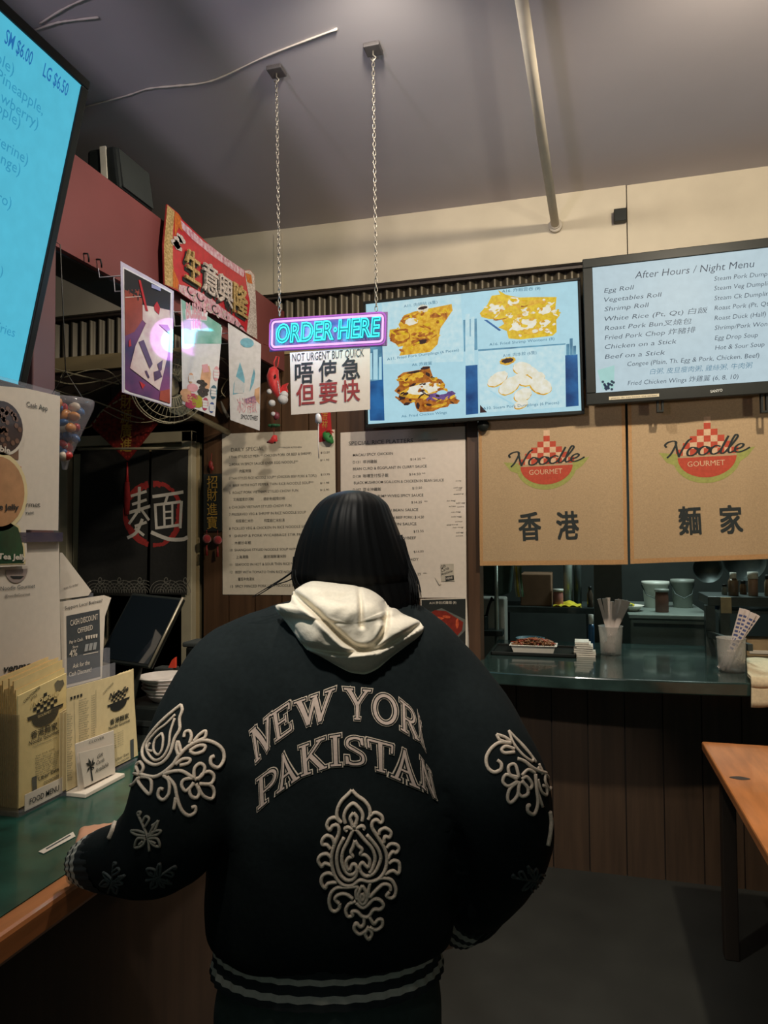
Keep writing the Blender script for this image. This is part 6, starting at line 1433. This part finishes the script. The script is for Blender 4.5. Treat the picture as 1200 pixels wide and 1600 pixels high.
# hem ribbing
hem = []
for k in range(13):
    u = k/12; y = 1447+60*u; hw = (184-7*math.sin(PI*min(1, u*1.1))-4*u)*1.19/FPX; hd = .124-.006*math.sin(PI*u)-.004*u
    r_ = ring_at(512, y, 1.188, hw, hd, 160, 2.2); c = sum(r_, V())/len(r_)
    hem.append([p + (p-c).normalized()*(.0016*math.cos(j*PI*.5)) for j, p in enumerate(r_)])
hem.append([p*.5 + sum(hem[-1], V())/160*.5 for p in hem[-1]])
rib_tube('hem_ribbing', jk, hem, {3, 4, 8, 9})
# cuffs
def cuff(a, b, ra, rb, name, stripes):
    a, b = V(a), V(b); ax = (b-a).normalized(); u = ax.cross(ZU).normalized(); w = u.cross(ax)
    rs = []
    for k in range(13):
        t = k/12; r0 = ra+(rb-ra)*t+.003*math.sin(PI*t); c = a+(b-a)*t
        rs.append([c+(u*math.cos(2*PI*j/96)+w*math.sin(2*PI*j/96))*(r0+.0010*math.cos(j*PI*.5)) for j in range(96)])
    rs.append([(p+b)*.5 for p in rs[-1]])
    rib_tube(name, jk, rs, stripes)
cuff(onD(182, 1341, 1.13), onD(130, 1347, 1.185), .051, .033, 'cuff', {6, 7, 9, 10})
cuff(onD(750, 1408, 1.25), onD(716, 1448, 1.32), .050, .038, 'cuff', {4, 5, 8, 9})
# collar rib
co = [ring_at(552, 948-2.6*k, 1.18, (.090-.003*k), (.082-.002*k), 96, 2.0) for k in range(7)]
rib_tube('collar_ribbing', jk, co, set())

# ---- embroidery laid on the cloth
def stitch(mb, pxs, w, m, closed=False, sm=5, lift=.0012):
    P = spline(pxs, sm, closed) if len(pxs) > 2 else [tuple(pxs[0][i]+(pxs[1][i]-pxs[0][i])*t/6 for i in (0, 1)) for t in range(7)]
    H = [hit(x, y, lift) for x, y in P]
    run = []
    for h in H + [None]:
        if h is None or (run and (h-run[-1]).length > .03):
            if len(run) > 1: mb.tube(run, w/2, m, 6)
            run = [] if h is None else [h]
        else: run.append(h)
def tr_(ox, oy, k): return lambda l: [(ox+x*k, oy+y*k) for x, y in l]
T = tr_(480, 1220, 160/985)
mb = MB()
MOTIF = [
 [(330,400),(290,345),(292,270),(330,190),(385,135),(430,88)], [(430,88),(480,140),(550,190),(598,260),(603,330),(585,370)],
 [(368,405),(355,340),(378,270),(440,215),(500,262),(533,320),(528,385)], [(445,305),(415,350),(428,400),(447,445),(470,400),(478,350),(445,305)],
 [(440,460),(410,448),(380,440),(365,462),(385,482)], [(470,452),(500,440),(530,428),(548,452),(540,465)],
 [(445,460),(395,570),(345,670),(335,765),(360,850),(400,892),(450,890),(478,850),(465,805),(435,800),(412,850),(388,840),(375,780),(400,735),(438,722),(420,680),(442,630),(460,570)],
 [(460,570),(492,620),(528,655),(512,702),(560,710),(600,760),(590,828),(560,810),(530,780),(505,822),(522,880),(570,912),(640,882),(690,800),(705,720),(665,625),(572,515)],
 [(355,540),(300,650),(285,760),(310,880),(370,945),(430,945),(470,905),(478,850)], [(470,460),(540,550),(620,640),(652,735),(630,830),(598,880)],
 [(265,415),(300,430),(305,500),(265,600),(235,710),(240,820),(275,925),(345,995),(430,1000),(510,950),(600,965),(690,935),(750,850),(765,740),(740,640),(680,540),(625,450),(628,392),(665,372),(700,402)],
 [(322,395),(270,350),(212,370),(190,430),(220,470),(245,430),(285,418)], [(262,600),(240,542),(190,522),(147,562),(147,608),(190,612),(222,650)], [(230,738),(190,698),(132,712),(107,760),(140,820),(170,788),(238,812)], [(258,900),(200,882),(147,910),(137,980),(175,1028),(200,982),(285,970)],
 [(600,340),(650,303),(710,332),(725,380),(698,405)], [(690,510),(700,472),(750,452),(803,490),(790,540),(745,532),(738,590)], [(765,640),(800,602),(858,612),(878,650),(850,688),(815,680),(775,745)], [(785,790),(830,762),(878,780),(888,850),(868,888),(820,860),(745,895)],
 [(470,1010),(380,1018),(290,1022),(232,1070),(212,1150),(228,1230),(270,1250),(308,1220),(312,1175)], [(308,1175),(268,1132),(300,1090),(370,1082),(440,1130)],
 [(690,935),(740,930),(808,950),(850,1030),(840,1100),(800,1122),(762,1100),(790,1062)], [(800,1050),(790,1002),(730,990),(660,1050),(605,1110)],
 [(530,1000),(492,1080),(502,1150),(535,1178),(573,1140),(568,1070),(530,1000)], [(530,1075),(517,1110),(530,1148),(547,1110),(530,1075)],
 [(430,1000),(482,1012),(470,1060),(477,1135)], [(605,975),(588,1060),(600,1115)],
 [(470,1152),(402,1180),(372,1240),(390,1298),(438,1290),(432,1252),(480,1252),(530,1298),(590,1298),(640,1232),(700,1230),(733,1190),(700,1142),(640,1132),(580,1190),(530,1213),(470,1168)],
 [(545,1300),(545,1370),(510,1398),(470,1362),(452,1420),(500,1468),(560,1440),(592,1395)], [(598,1300),(640,1368),(680,1330),(718,1330),(718,1390),(660,1428),(600,1402)], [(590,1412),(557,1460),(590,1518),(623,1460),(590,1412)]]
for l in MOTIF: stitch(mb, T(l), .0056, M_THR)
mb.build('back_paisley_embroidery', jk)
T = tr_(190, 1080, 180/847); mb = MB()
LSL = [([(440,100),(400,132),(340,182),(270,250),(200,340),(158,430),(172,500),(240,542),(310,520),(362,450),(392,350),(430,280),(430,200),(450,140),(440,100)], 5), ([(398,172),(330,242),(262,295),(190,390),(202,460),(250,508),(310,480),(350,400),(362,300),(395,200)], 4),
 ([(300,310),(250,360),(240,430),(270,468),(300,430),(310,350),(300,310)], 4), ([(215,380),(192,430),(230,440)], 4),
 ([(140,610),(240,630),(310,600),(380,540),(420,480),(500,400),(590,360),(680,380),(740,430),(750,500),(710,560),(660,540),(655,492),(680,477)], 5.5),
 ([(460,340),(470,302),(500,292),(515,330),(500,385)], 5), ([(530,372),(570,322),(618,292),(613,340),(570,362)], 5), ([(500,440),(560,402),(613,402),(600,440),(540,460),(500,440)], 5), ([(420,470),(405,420),(415,372),(430,402),(440,450)], 5), ([(400,540),(450,500),(503,500),(490,530),(430,545)], 5),
 ([(535,650),(535,570),(575,532),(610,560),(590,620),(535,650)], 5), ([(560,650),(600,602),(650,592),(678,630),(650,680),(570,680)], 5), ([(570,680),(650,690),(678,740),(660,790),(600,770),(560,700)], 5), ([(545,680),(570,740),(550,783),(510,770),(500,720),(530,680)], 5), ([(520,640),(460,650),(442,690),(470,733),(510,700),(530,670)], 5),
 ([(310,610),(380,590),(450,590),(530,640)], 5.5), ([(130,600),(112,550),(140,522),(165,560),(150,600)], 5), ([(130,610),(70,612),(42,680),(80,690),(125,640)], 5), ([(140,630),(130,670),(208,758),(225,690),(210,640),(150,630)], 5),
 ([(310,620),(350,660),(350,750),(310,798),(272,770),(282,720),(310,722)], 5), ([(340,630),(390,690),(410,780),(440,870),(490,913),(538,890),(540,850),(512,855)], 5), ([(400,780),(385,870)], 5)]
for l, w in LSL: stitch(mb, T(l), .001*w*1.02, M_THR)
mb.build('left_sleeve_embroidery', jk)
T = tr_(740, 1120, 140/747); mb = MB()
RSL = [([(310,220),(220,215),(150,262),(107,340),(117,420),(170,463),(225,440),(230,392),(197,362)], 5.5), ([(340,270),(270,247),(232,275),(260,303),(340,295)], 5), ([(190,147),(260,172),(310,215),(222,198),(190,147)], 5), ([(290,117),(340,170),(420,260),(488,340),(480,370),(400,310),(330,220),(290,117)], 4), ([(350,180),(430,262),(518,380)], 4), ([(365,350),(420,372),(480,420),(540,452),(598,470)], 5.5),
 ([(375,505),(345,402),(292,412),(300,480),(375,505)], 5), ([(360,520),(272,482),(242,540),(290,578),(360,540)], 5), ([(370,540),(300,600),(282,680),(310,713),(365,650),(375,540)], 5), ([(385,540),(370,620),(400,663),(448,640),(440,580),(395,540)], 5), ([(400,520),(440,502),(483,560),(460,598),(400,530)], 5),
 ([(400,490),(450,442),(508,470)], 5), ([(510,480),(520,600),(530,720),(500,808),(452,790),(447,740),(465,737)], 5.5), ([(520,600),(570,748)], 5), ([(530,520),(560,620),(603,650),(600,590),(572,572)], 4.5), ([(590,470),(638,540),(628,608),(592,540),(590,470)], 4.5), ([(540,392),(578,470)], 4), ([(530,420),(568,480)], 4)]
for l, w in RSL: stitch(mb, T(l), .001*w*1.02, M_THR)
mb.build('right_sleeve_embroidery', jk)
def leafset(cx, cy, k, rot, m, name, w=.004):
    mb = MB(); c, s_ = math.cos(rot), math.sin(rot); T = lambda l: [(cx+k*(x*c-y*s_), cy+k*(x*s_+y*c)) for x, y in l]
    for l in ([(4, 28), (2, 8), (-4, -8), (-12, -26)], [(2, 6), (10, -10), (18, -20), (12, -4), (2, 6)], [(2, 2), (14, -4), (22, -4), (16, 2), (2, 4)], [(-2, 0), (-14, -4), (-24, -4), (-16, 2), (-2, 4)], [(2, 8), (16, 8), (20, 20), (10, 18), (2, 8)], [(-2, 8), (-14, 8), (-18, 22), (-6, 18), (-2, 8)], [(-4, -8), (4, -22), (-2, -26), (-8, -14)], [(6, 12), (14, 16)], [(-6, 12), (-12, 18)], [(8, -12), (14, -16)], [(-12, -26), (-14, -32), (-9, -33), (-12, -26)]):
        stitch(mb, T(l), w, m)
    if mb.v: mb.build(name, jk)
leafset(230, 1302, 1.0, 0, M_THG, 'leaf_embroidery'); leafset(177, 1374, .75, .5, M_THD, 'leaf_embroidery'); leafset(250, 1368, .8, 1.4, M_THD, 'leaf_embroidery'); leafset(830, 1374, .85, -1.0, M_THD, 'leaf_embroidery')  # lower three sets: the weaker light there is put into the thread colour
mb = MB(); stitch(mb, [(858, 1268), (860, 1285), (858, 1305), (855, 1320)], .007, M_THR); 
if mb.v: mb.build('sleeve_edge_embroidery', jk)
mb = MB(); stitch(mb, [(183, 1275), (178, 1295), (172, 1310)], .008, M_THR); 
if mb.v: mb.build('sleeve_edge_embroidery', jk)
# lettering: strokes on a unit letter, bent onto the back
GL = {'N': [(.0, 0, .30, 0, .10), (.15, 0, .15, 1, .16), (.15, 1, .85, 0, .22), (.85, 0, .85, 1, .14), (.68, 1, 1, 1, .10), (0, 1, .28, 1, .10)],
 'E': [(.2, 0, .2, 1, .20), (.0, 0, .95, 0, .11), (.0, 1, .90, 1, .11), (.95, 0, .92, .24, .09), (.90, 1, .88, .78, .09), (.2, .52, .68, .52, .10), (.68, .38, .68, .66, .08)],
 'W': [(.12, 1, .32, 0, .15), (.32, 0, .50, .9, .10), (.50, .95, .68, 0, .15), (.68, 0, .90, 1, .09), (0, 1, .28, 1, .10), (.76, 1, 1, 1, .10), (.40, 1, .58, 1, .08)],
 'Y': [(.16, 1, .5, .46, .20), (.86, 1, .5, .46, .13), (.5, .46, .5, 0, .20), (0, 1, .34, 1, .10), (.70, 1, 1, 1, .10), (.30, 0, .70, 0, .10)],
 'O': 'O', 'S': 'S',
 'R': [(.2, 0, .2, 1, .18), (0, 1, .55, 1, .10), (0, 0, .38, 0, .10), ('arc', .52, .75, .27, .25, .15), (.2, .48, .55, .50, .10), (.50, .48, .86, 0, .18), (.74, 0, 1, 0, .10)],
 'P': [(.2, 0, .2, 1, .20), (0, 1, .55, 1, .10), (0, 0, .42, 0, .10), ('arc', .54, .73, .30, .27, .17), (.2, .44, .55, .46, .10)],
 'A': [(.18, 0, .50, 1, .11), (.50, 1, .82, 0, .20), (.30, .34, .70, .34, .09), (0, 0, .34, 0, .10), (.64, 0, 1, 0, .10)],
 'K': [(.18, 0, .18, 1, .19), (0, 1, .38, 1, .10), (0, 0, .38, 0, .10), (.20, .42, .82, 1, .11), (.40, .58, .84, 0, .19), (.66, 1, 1, 1, .10), (.68, 0, 1, 0, .10)],
 'I': [(.5, 0, .5, 1, .36), (.12, 1, .88, 1, .10), (.12, 0, .88, 0, .10)],
 'T': [(.5, 0, .5, 1, .20), (.04, 1, .96, 1, .11), (.05, 1, .05, .72, .09), (.95, 1, .95, .72, .09), (.30, 0, .70, 0, .10)]}
def strokes(ch):
    g = GL[ch]
    if g == 'O': return [([(.5+.38*math.cos(2*PI*i/28), .5+.45*math.sin(2*PI*i/28)) for i in range(29)], .17)]
    if g == 'S': return [(spline([(.86, .74), (.80, .92), (.5, .96), (.20, .86), (.18, .66), (.5, .52), (.82, .36), (.80, .12), (.48, .03), (.18, .08), (.12, .28)], 4), .18), ([(.88, .98), (.88, .72)], .09), ([(.10, .02), (.10, .30)], .09)]
    out = []
    for e in g:
        if e[0] == 'arc': _, cx, cy, rx, ry, w = e; out.append(([(cx+rx*math.sin(PI*i/12), cy+ry*math.cos(PI*i/12)) for i in range(13)], w))
        else:
            x0, y0, x1, y1, w = e; out.append(([(x0+(x1-x0)*i/8, y0+(y1-y0)*i/8) for i in range(9)], w))
    return out
def zL(x, y): return (380+x/3.75, 1050+y/3.75)
LET = [('N', (45,352), (165,247), (160,440), (75,525)), ('E', (165,252), (283,172), (292,330), (192,402)), ('W', (300,182), (538,98), (512,270), (325,322)), ('Y', (590,98), (748,110), (710,276), (625,270)), ('O', (748,118), (906,138), (916,316), (752,300)), ('R', (918,165), (1018,248), (1030,398), (922,330)), ('K', (1022,240), (1042,300), (1064,450), (1034,392)),
 ('P', (82,635), (212,540), (218,690), (90,800)), ('A', (212,520), (262,442), (332,610), (200,705)), ('K', (330,440), (480,385), (492,552), (342,605)), ('I', (498,380), (580,368), (584,540), (504,545)), ('S', (590,372), (708,384), (728,545), (594,538)), ('T', (722,392), (880,432), (868,592), (742,560)), ('A', (900,430), (985,478), (1032,676), (862,604)), ('N', (1036,502), (1098,585), (1134,745), (1042,662))]
mb = MB()
for ch, TL_, TR_, BR_, BL_ in LET:
    wpx = math.hypot(TR_[0]-TL_[0], TR_[1]-TL_[1]); hpx = math.hypot(TL_[0]-BL_[0], TL_[1]-BL_[1])
    def Q(x, y):
        a = [(BL_[i]*(1-x)+BR_[i]*x)*(1-y)+(TL_[i]*(1-x)+TR_[i]*x)*y for i in (0, 1)]
        return zL(*a)
    asp = wpx/hpx
    grow = 6.4/hpx     # outline growth in letter heights
    for layer, gr, m in ((1, grow*1.75, M_THR), (2, grow*1.0, M_JK), (3, 0., M_THF)):
        for pts, w in strokes(ch):
            P = [(x*asp, y) for x, y in pts]; wv = (w*asp*.95 if abs(pts[0][0]-pts[-1][0]) < abs(pts[0][1]-pts[-1][1]) else w*.8) if len(pts) == 9 else w*.62*min(1.2, asp*1.3)
            wv = max(wv*.82, .065) + 2*gr
            d0 = V((P[1][0]-P[0][0], P[1][1]-P[0][1])).normalized(); d1 = V((P[-1][0]-P[-2][0], P[-1][1]-P[-2][1])).normalized()
            if gr and (P[0][0]-P[-1][0])**2+(P[0][1]-P[-1][1])**2 > 1e-6:
                P = [(P[0][0]-d0.x*gr, P[0][1]-d0.y*gr)]+P+[(P[-1][0]+d1.x*gr, P[-1][1]+d1.y*gr)]
            L_ = []; 
            for i, p in enumerate(P):
                a, b = P[max(i-1, 0)], P[min(i+1, len(P)-1)]
                if len(pts) == 29 and i in (0, len(P)-1): a, b = P[-2], P[1]
                t = V((b[0]-a[0], b[1]-a[1])).normalized(); nx, ny = -t.y, t.x
                row = []
                for s_ in (-.5, -.17, .17, .5):
                    X, Y = p[0]+nx*wv*s_, p[1]+ny*wv*s_; h = hit(*Q(X/asp, Y), .0006+.0007*layer); row.append(h)
                L_.append(row)
            for r0, r1 in zip(L_[:-1], L_[1:]):
                for j in range(3):
                    q4 = [r0[j], r0[j+1], r1[j+1], r1[j]]
                    if all(h is not None for h in q4) and max((q4[0]-q4[2]).length, (q4[1]-q4[3]).length) < .03: mb.add(q4, [(0, 1, 2, 3)], m)
mb.build('back_lettering', jk)

# ---- hood
OUT = [(430, 946), (445, 943), (454, 940), (457, 926), (466, 918), (478, 911), (492, 908), (525, 911), (557, 915), (572, 919), (585, 925), (597, 934), (604, 942), (610, 949), (619, 951), (630, 959), (655, 970), (662, 979), (661, 988), (652, 998), (632, 1013), (612, 1028), (592, 1045), (574, 1054), (560, 1054), (545, 1051), (522, 1039), (500, 1026), (484, 1018), (475, 1012), (466, 999), (457, 986), (445, 970), (434, 957)]
OC = (550, 975)
def plen(pts):
    L_ = [0]
    for a, b in zip(pts, pts[1:]): L_.append(L_[-1]+math.hypot(a[0]-b[0], a[1]-b[1]))
    return L_
OUTS = spline(OUT, 7, True); NO = len(OUTS)
def sdist(p, line):
    best = 1e9
    for (x0, y0), (x1, y1) in zip(line, line[1:]):
        dx, dy = x1-x0, y1-y0; t = max(0, min(1, ((p[0]-x0)*dx+(p[1]-y0)*dy)/(dx*dx+dy*dy))); best = min(best, math.hypot(p[0]-x0-t*dx, p[1]-y0-t*dy))
    return best
V1 = spline([(455, 924), (480, 945), (505, 968), (540, 1002), (563, 1013), (583, 1009), (598, 990), (604, 965), (603, 942)], 4)
V2 = spline([(474, 1009), (510, 1017), (545, 1020), (590, 1014), (630, 993), (658, 975)], 4)
V3 = [(561, 917), (564, 945), (565, 978)]; V4 = [(431, 945), (455, 975), (478, 1011)]; V5 = [(500, 925), (525, 935), (560, 928)]
def hood_h(x, y, r):
    g = lambda l, w: math.exp(-(sdist((x, y), l)/w)**2)
    h = .050*(1-r**5)**.7
    h += .024*math.exp(-((x-525)/55)**2-((y-955)/38)**2) + .010*math.exp(-((x-585)/22)**2-((y-960)/30)**2) + .010*math.exp(-((x-490)/30)**2-((y-985)/22)**2) + .008*math.exp(-((x-625)/25)**2-((y-985)/18)**2)
    h -= .022*g(V1, 5) - .009*g([(p[0]-6, p[1]+8) for p in V1[:28]], 6)
    h -= .018*g(V2, 4.5); h -= .011*g(V3, 4); h -= .006*g(V4, 3); h -= .012*math.exp(-((x-527)/26)**2-((y-934)/9)**2)
    # the cloth below the second crease turns under
    y2 = min(V2, key=lambda p: abs(p[0]-x))[1]
    if y > y2: h -= .0006*(y-y2)*min(1, (y-y2)/10)
    h += .0022*noise.noise(V((x*.06, y*.06, 0)))
    return h
def edgeD(x, y):
    b = hit(x, y); d0 = (b-CAM).dot(FWD)-.004 if b is not None else 1.115
    return min(d0, 1.10) if y < 960 else d0
ED = [edgeD(*p) for p in OUTS]
for _ in range(6): ED = [(ED[i-1]+ED[i]*2+ED[(i+1) % NO])/4 for i in range(NO)]
mb = MB(); rows = 56; front = []; back = []
dc = sum(ED)/NO
for k in range(rows+1):
    r = k/rows; fr_ = []; bk = []
    for i, (x, y) in enumerate(OUTS):
        px, py = OC[0]+(x-OC[0])*r, OC[1]+(y-OC[1])*r; D0 = dc+(ED[i]-dc)*r**1.5
        fr_.append(onD(px, py, D0 - hood_h(px, py, r))); bk.append(onD(px, py, D0+.020*(1-r*r)))
    front.append(fr_); back.append(bk)
mb.rings(front[1:]+list(reversed(back[1:-1])), M_HOOD)
hd = mb.build('hood', pr_)
tag(hd, 'cream fleece hood lying on the back')

# ---- hair
HROW = [(768, 538, 562, .030), (770, 527, 577, .048), (776, 512, 591, .066), (787, 498, 604, .083), (802, 487, 611, .094), (822, 477, 619, .102), (845, 468, 628, .106), (872, 461, 638, .106), (898, 457, 646, .102), (918, 461, 652, .096), (935, 470, 655, .088), (955, 482, 653, .080), (980, 490, 645, .072)]
HS = []
for a, b, c_, d_ in spline(HROW, 4):
    cx = (b+c_)/2; hw = (c_-b)/2*1.185/FPX; HS.append(ring_at(cx, a, 1.185+(.0 if a < 900 else .006), hw, d_, 120, 2.05))
HS2 = []
for i, r_ in enumerate(HS):
    c = sum(r_, V())/len(r_); k = min(1, i/14)
    HS2.append([c+(p-c)*(1+k*(.012*math.sin(j*1.9)+.014*noise.noise(V((j*.45, i*.05, 0)))+.010*noise.noise(V((j*1.3, i*.03, 4))))) for j, p in enumerate(r_)])
for i, r_ in enumerate(HS2):      # the hair parts at the face: its front edge stays beside the cheeks
    c = sum(HS[i], V())/len(HS[i]); lim = .085 if i < 12 else max(.030, .085-.006*(i-12))
    for j, p in enumerate(r_):
        f = (p-c).dot(HF)
        if f > lim: r_[j] = p - HF*(f-lim)
mb = MB(); mb.rings(HS2, M_HAIR)
for k in range(34):
    u = R.random(); 
    x0, x1 = 632+14*u, 640+17*u+3*R.random()
    y1 = 925+22*R.random(); pts = spline([(612+20*u, 835+20*R.random(), 1.16), (x0-4, 880, 1.15), ((x0+x1)/2+2, 908, 1.14), (x1, y1, 1.13)], 4)
    n = len(pts); mb.tube([onD(*p) for p in pts], [.0016*(1-.8*i/n) for i in range(n)], M_HAIR, 5)
for pts in ([(468, 880, 1.17), (458, 903, 1.16), (430, 914, 1.15), (412, 921, 1.15)], [(470, 885, 1.16), (440, 906, 1.15), (410, 926, 1.14), (394, 933, 1.14)], [(469, 880, 1.16), (450, 898, 1.15), (418, 918, 1.14), (398, 930, 1.14)], [(459, 870, 1.16), (457, 900, 1.15), (462, 914, 1.13)], [(461, 880, 1.15), (463, 905, 1.13), (470, 917, 1.12)]):
    q_ = spline(pts, 6); mb.tube([onD(*p) for p in q_], [.0015*(1-.7*i/len(q_)) for i in range(len(q_))], M_HAIR, 5)
mb.build('hair', pr_)

# ---- body: one continuous figure inside the clothes
HC = onD(550, 853, 1.195); HC = HC + ZU*(1.535-HC.z)
hp = lambda x, y, z: HC + HR*x + HF*y + ZU*z      # head space: x right, y forward, z up
mb = MB()
mb.ell(hp(0, -.008, .022), (.072, .088, .088), M_SKIN, 24, 16); mb.ell(hp(0, .028, -.035), (.056, .060, .072), M_SKIN, 20, 14); mb.ell(hp(0, .055, -.088), (.026, .024, .022), M_SKIN)
cone_chain(mb, [(hp(0, .088, .012), .008), (hp(0, .100, -.010), .010), (hp(0, .106, -.026), .0125)], M_SKIN, 10)
for s_ in (-1, 1):
    mb.ell(hp(s_*.012, .094, -.028), .0085, M_SKIN, 10, 8); mb.ell(hp(s_*.076, -.005, -.005), (.010, .020, .032), M_SKIN, 12, 10); mb.ell(hp(s_*.036, .062, -.022), (.024, .020, .022), M_SKIN, 12, 10); mb.ell(hp(s_*.030, .076, .026), (.022, .010, .007), M_SKIN, 12, 8)
mb.ell(hp(0, .086, -.054), (.022, .009, .006), M_SKIN, 12, 8); mb.ell(hp(0, .084, -.064), (.019, .009, .007), M_SKIN, 12, 8)
cone_chain(mb, [(hp(0, -.01, -.06), .052), (hp(0, -.02, -.13), .053), (hp(0, -.02, -.20), .07)], M_SKIN)
mb.rings([ring_at(cx, y, D, max(.05, hw*D/FPX-.035), max(.05, hd_-.03)) for y, cx, hw, D, hd_ in TOR[2:]]+[ring_at(512, 1500, 1.19, .155, .10), ring_at(512, 1560, 1.19, .150, .10)], M_SKIN)
def limb(A, tip):
    P = [(onD(x, y, d), r) for (x, y, d, _), r in zip(A, (.052, .046, .040, .037, .031, .026))]; cone_chain(mb, P+[(tip, .024)], M_SKIN)
# left hand resting on the counter
wl = onD(143, 1338, 1.215); wl.z = max(wl.z, ZL+.036)
kn = onD(152, 1304, 1.315); kn.z = ZL+.034
limb(LA, wl)
def hand(w, k, up, side, curl, flat=None):
    """palm from wrist w to knuckles k; up = back of hand; side = thumb direction"""
    f = (k-w).normalized(); sd = (side - f*side.dot(f)).normalized(); upn = f.cross(sd); upn = upn if upn.dot(up) > 0 else -upn
    for i in (-1.2, -.4, .4, 1.2):
        cone_chain(mb, [(w+sd*i*.010, .017), ((w+k)/2+sd*i*.015, .0155), (k+sd*i*.017, .0115)], M_SKIN, 10)
    for i, ln in ((1.25, .072), (.42, .080), (-.42, .074), (-1.25, .058)):
        b = k+sd*i*.0185; d1 = (f*math.cos(curl*.5)-upn*math.sin(curl*.5)); d2 = (f*math.cos(curl*1.2)-upn*math.sin(curl*1.2)); d3 = (f*math.cos(curl*1.9)-upn*math.sin(curl*1.9))
        sp_ = sd*i*.06
        p1 = b+(d1+sp_)*ln*.45; p2 = p1+(d2+sp_)*ln*.32; p3 = p2+d3*ln*.23
        if flat is not None:
            for p_ in (p1, p2, p3): p_.z = max(p_.z, flat)
        cone_chain(mb, [(b, .0105), (p1, .0095), (p2, .0085), (p3, .0070)], M_SKIN, 10)
    tb_ = w+f*.030+sd*.022; t1 = tb_+(f*.6+sd*.8)*.032-upn*.006; t2 = t1+(f*.9+sd*.35)*.030-upn*.004
    if flat is not None:
        for p_ in (t1, t2): p_.z = max(p_.z, flat)
    cone_chain(mb, [(w+f*.012+sd*.010, .014), (tb_, .0135), (t1, .0110), (t2, .0085)], M_SKIN, 10)
hand(wl, kn, ZU, HR, .42, ZL+.010)
wr = onD(722, 1442, 1.31); kr = onD(700, 1452, 1.385); limb(RA, wr); hand(wr, kr, HR, ZU, .55)
# legs
for s_ in (-1, 1):
    hpz = FEET + HR*(s_*.085); cone_chain(mb, [(hpz+ZU*.86, .090), (hpz+ZU*.62+HF*.01, .074), (hpz+ZU*.46+HF*.012, .054), (hpz+ZU*.30-HF*.006, .050), (hpz+ZU*.10-HF*.01, .036)], M_SKIN)
    cone_chain(mb, [(hpz+ZU*.05-HF*.045, .034), (hpz+ZU*.045+HF*.03, .036), (hpz+ZU*.03+HF*.13, .026)], M_SKIN, 12)
bme = solidify(mb, .0055, 3, .4)
bd = obj_from(bme, 'body', pr_, M_SKIN)
for s_ in (-1, 1):
    mb = MB(); mb.ell(hp(s_*.030, .074, .010), (.012, .010, .008), mat('eye_white', S(220, 216, 210), .2), 14, 10); e = mb.build('eye', pr_)
    mb = MB(); mb.ell(hp(s_*.030, .0815, .010), (.005, .003, .005), mat('iris_brown', S(50, 34, 26), .15), 10, 8); mb.build('iris', e)
# trousers and shoes
mb = MB()
mb.rings([ring_at(512, y, 1.19, hw, hd_, 32) for y, hw, hd_ in ((1440, .160, .108), (1500, .172, .116), (1580, .180, .122), (1660, .182, .120), (1720, .182, .112))], M_PANT)
for s_ in (-1, 1):
    q_ = FEET + HR*(s_*.092); cone_chain(mb, [(q_+ZU*.80, .100), (q_+ZU*.60+HF*.01, .092), (q_+ZU*.44+HF*.012, .082), (q_+ZU*.25, .078), (q_+ZU*.09-HF*.005, .074)], M_PANT)
pme = solidify(mb, .010, 8, .5); obj_from(pme, 'trousers', pr_, M_PANT, lambda p: .003*noise.noise(p*14))
for s_ in (-1, 1):
    q_ = FEET + HR*(s_*.092); mb = MB(); cone_chain(mb, [(q_+ZU*.055-HF*.06, .045), (q_+ZU*.055+HF*.03, .047), (q_+ZU*.045+HF*.15, .038)], M_SHOE)
    sh_ = mb.build('shoe', pr_)
    for v in sh_.data.vertices: v.co.z = max(v.co.z, .018)
    mb = MB(); mb.prism([q_+HR*(.046*math.cos(t*PI/12))*(1 if math.sin(t*PI/12) < 0 else .95)+HF*(.04+.145*math.sin(t*PI/12)) for t in range(24)], ZU*.020, M_SOLE); mb.build('sole', sh_)
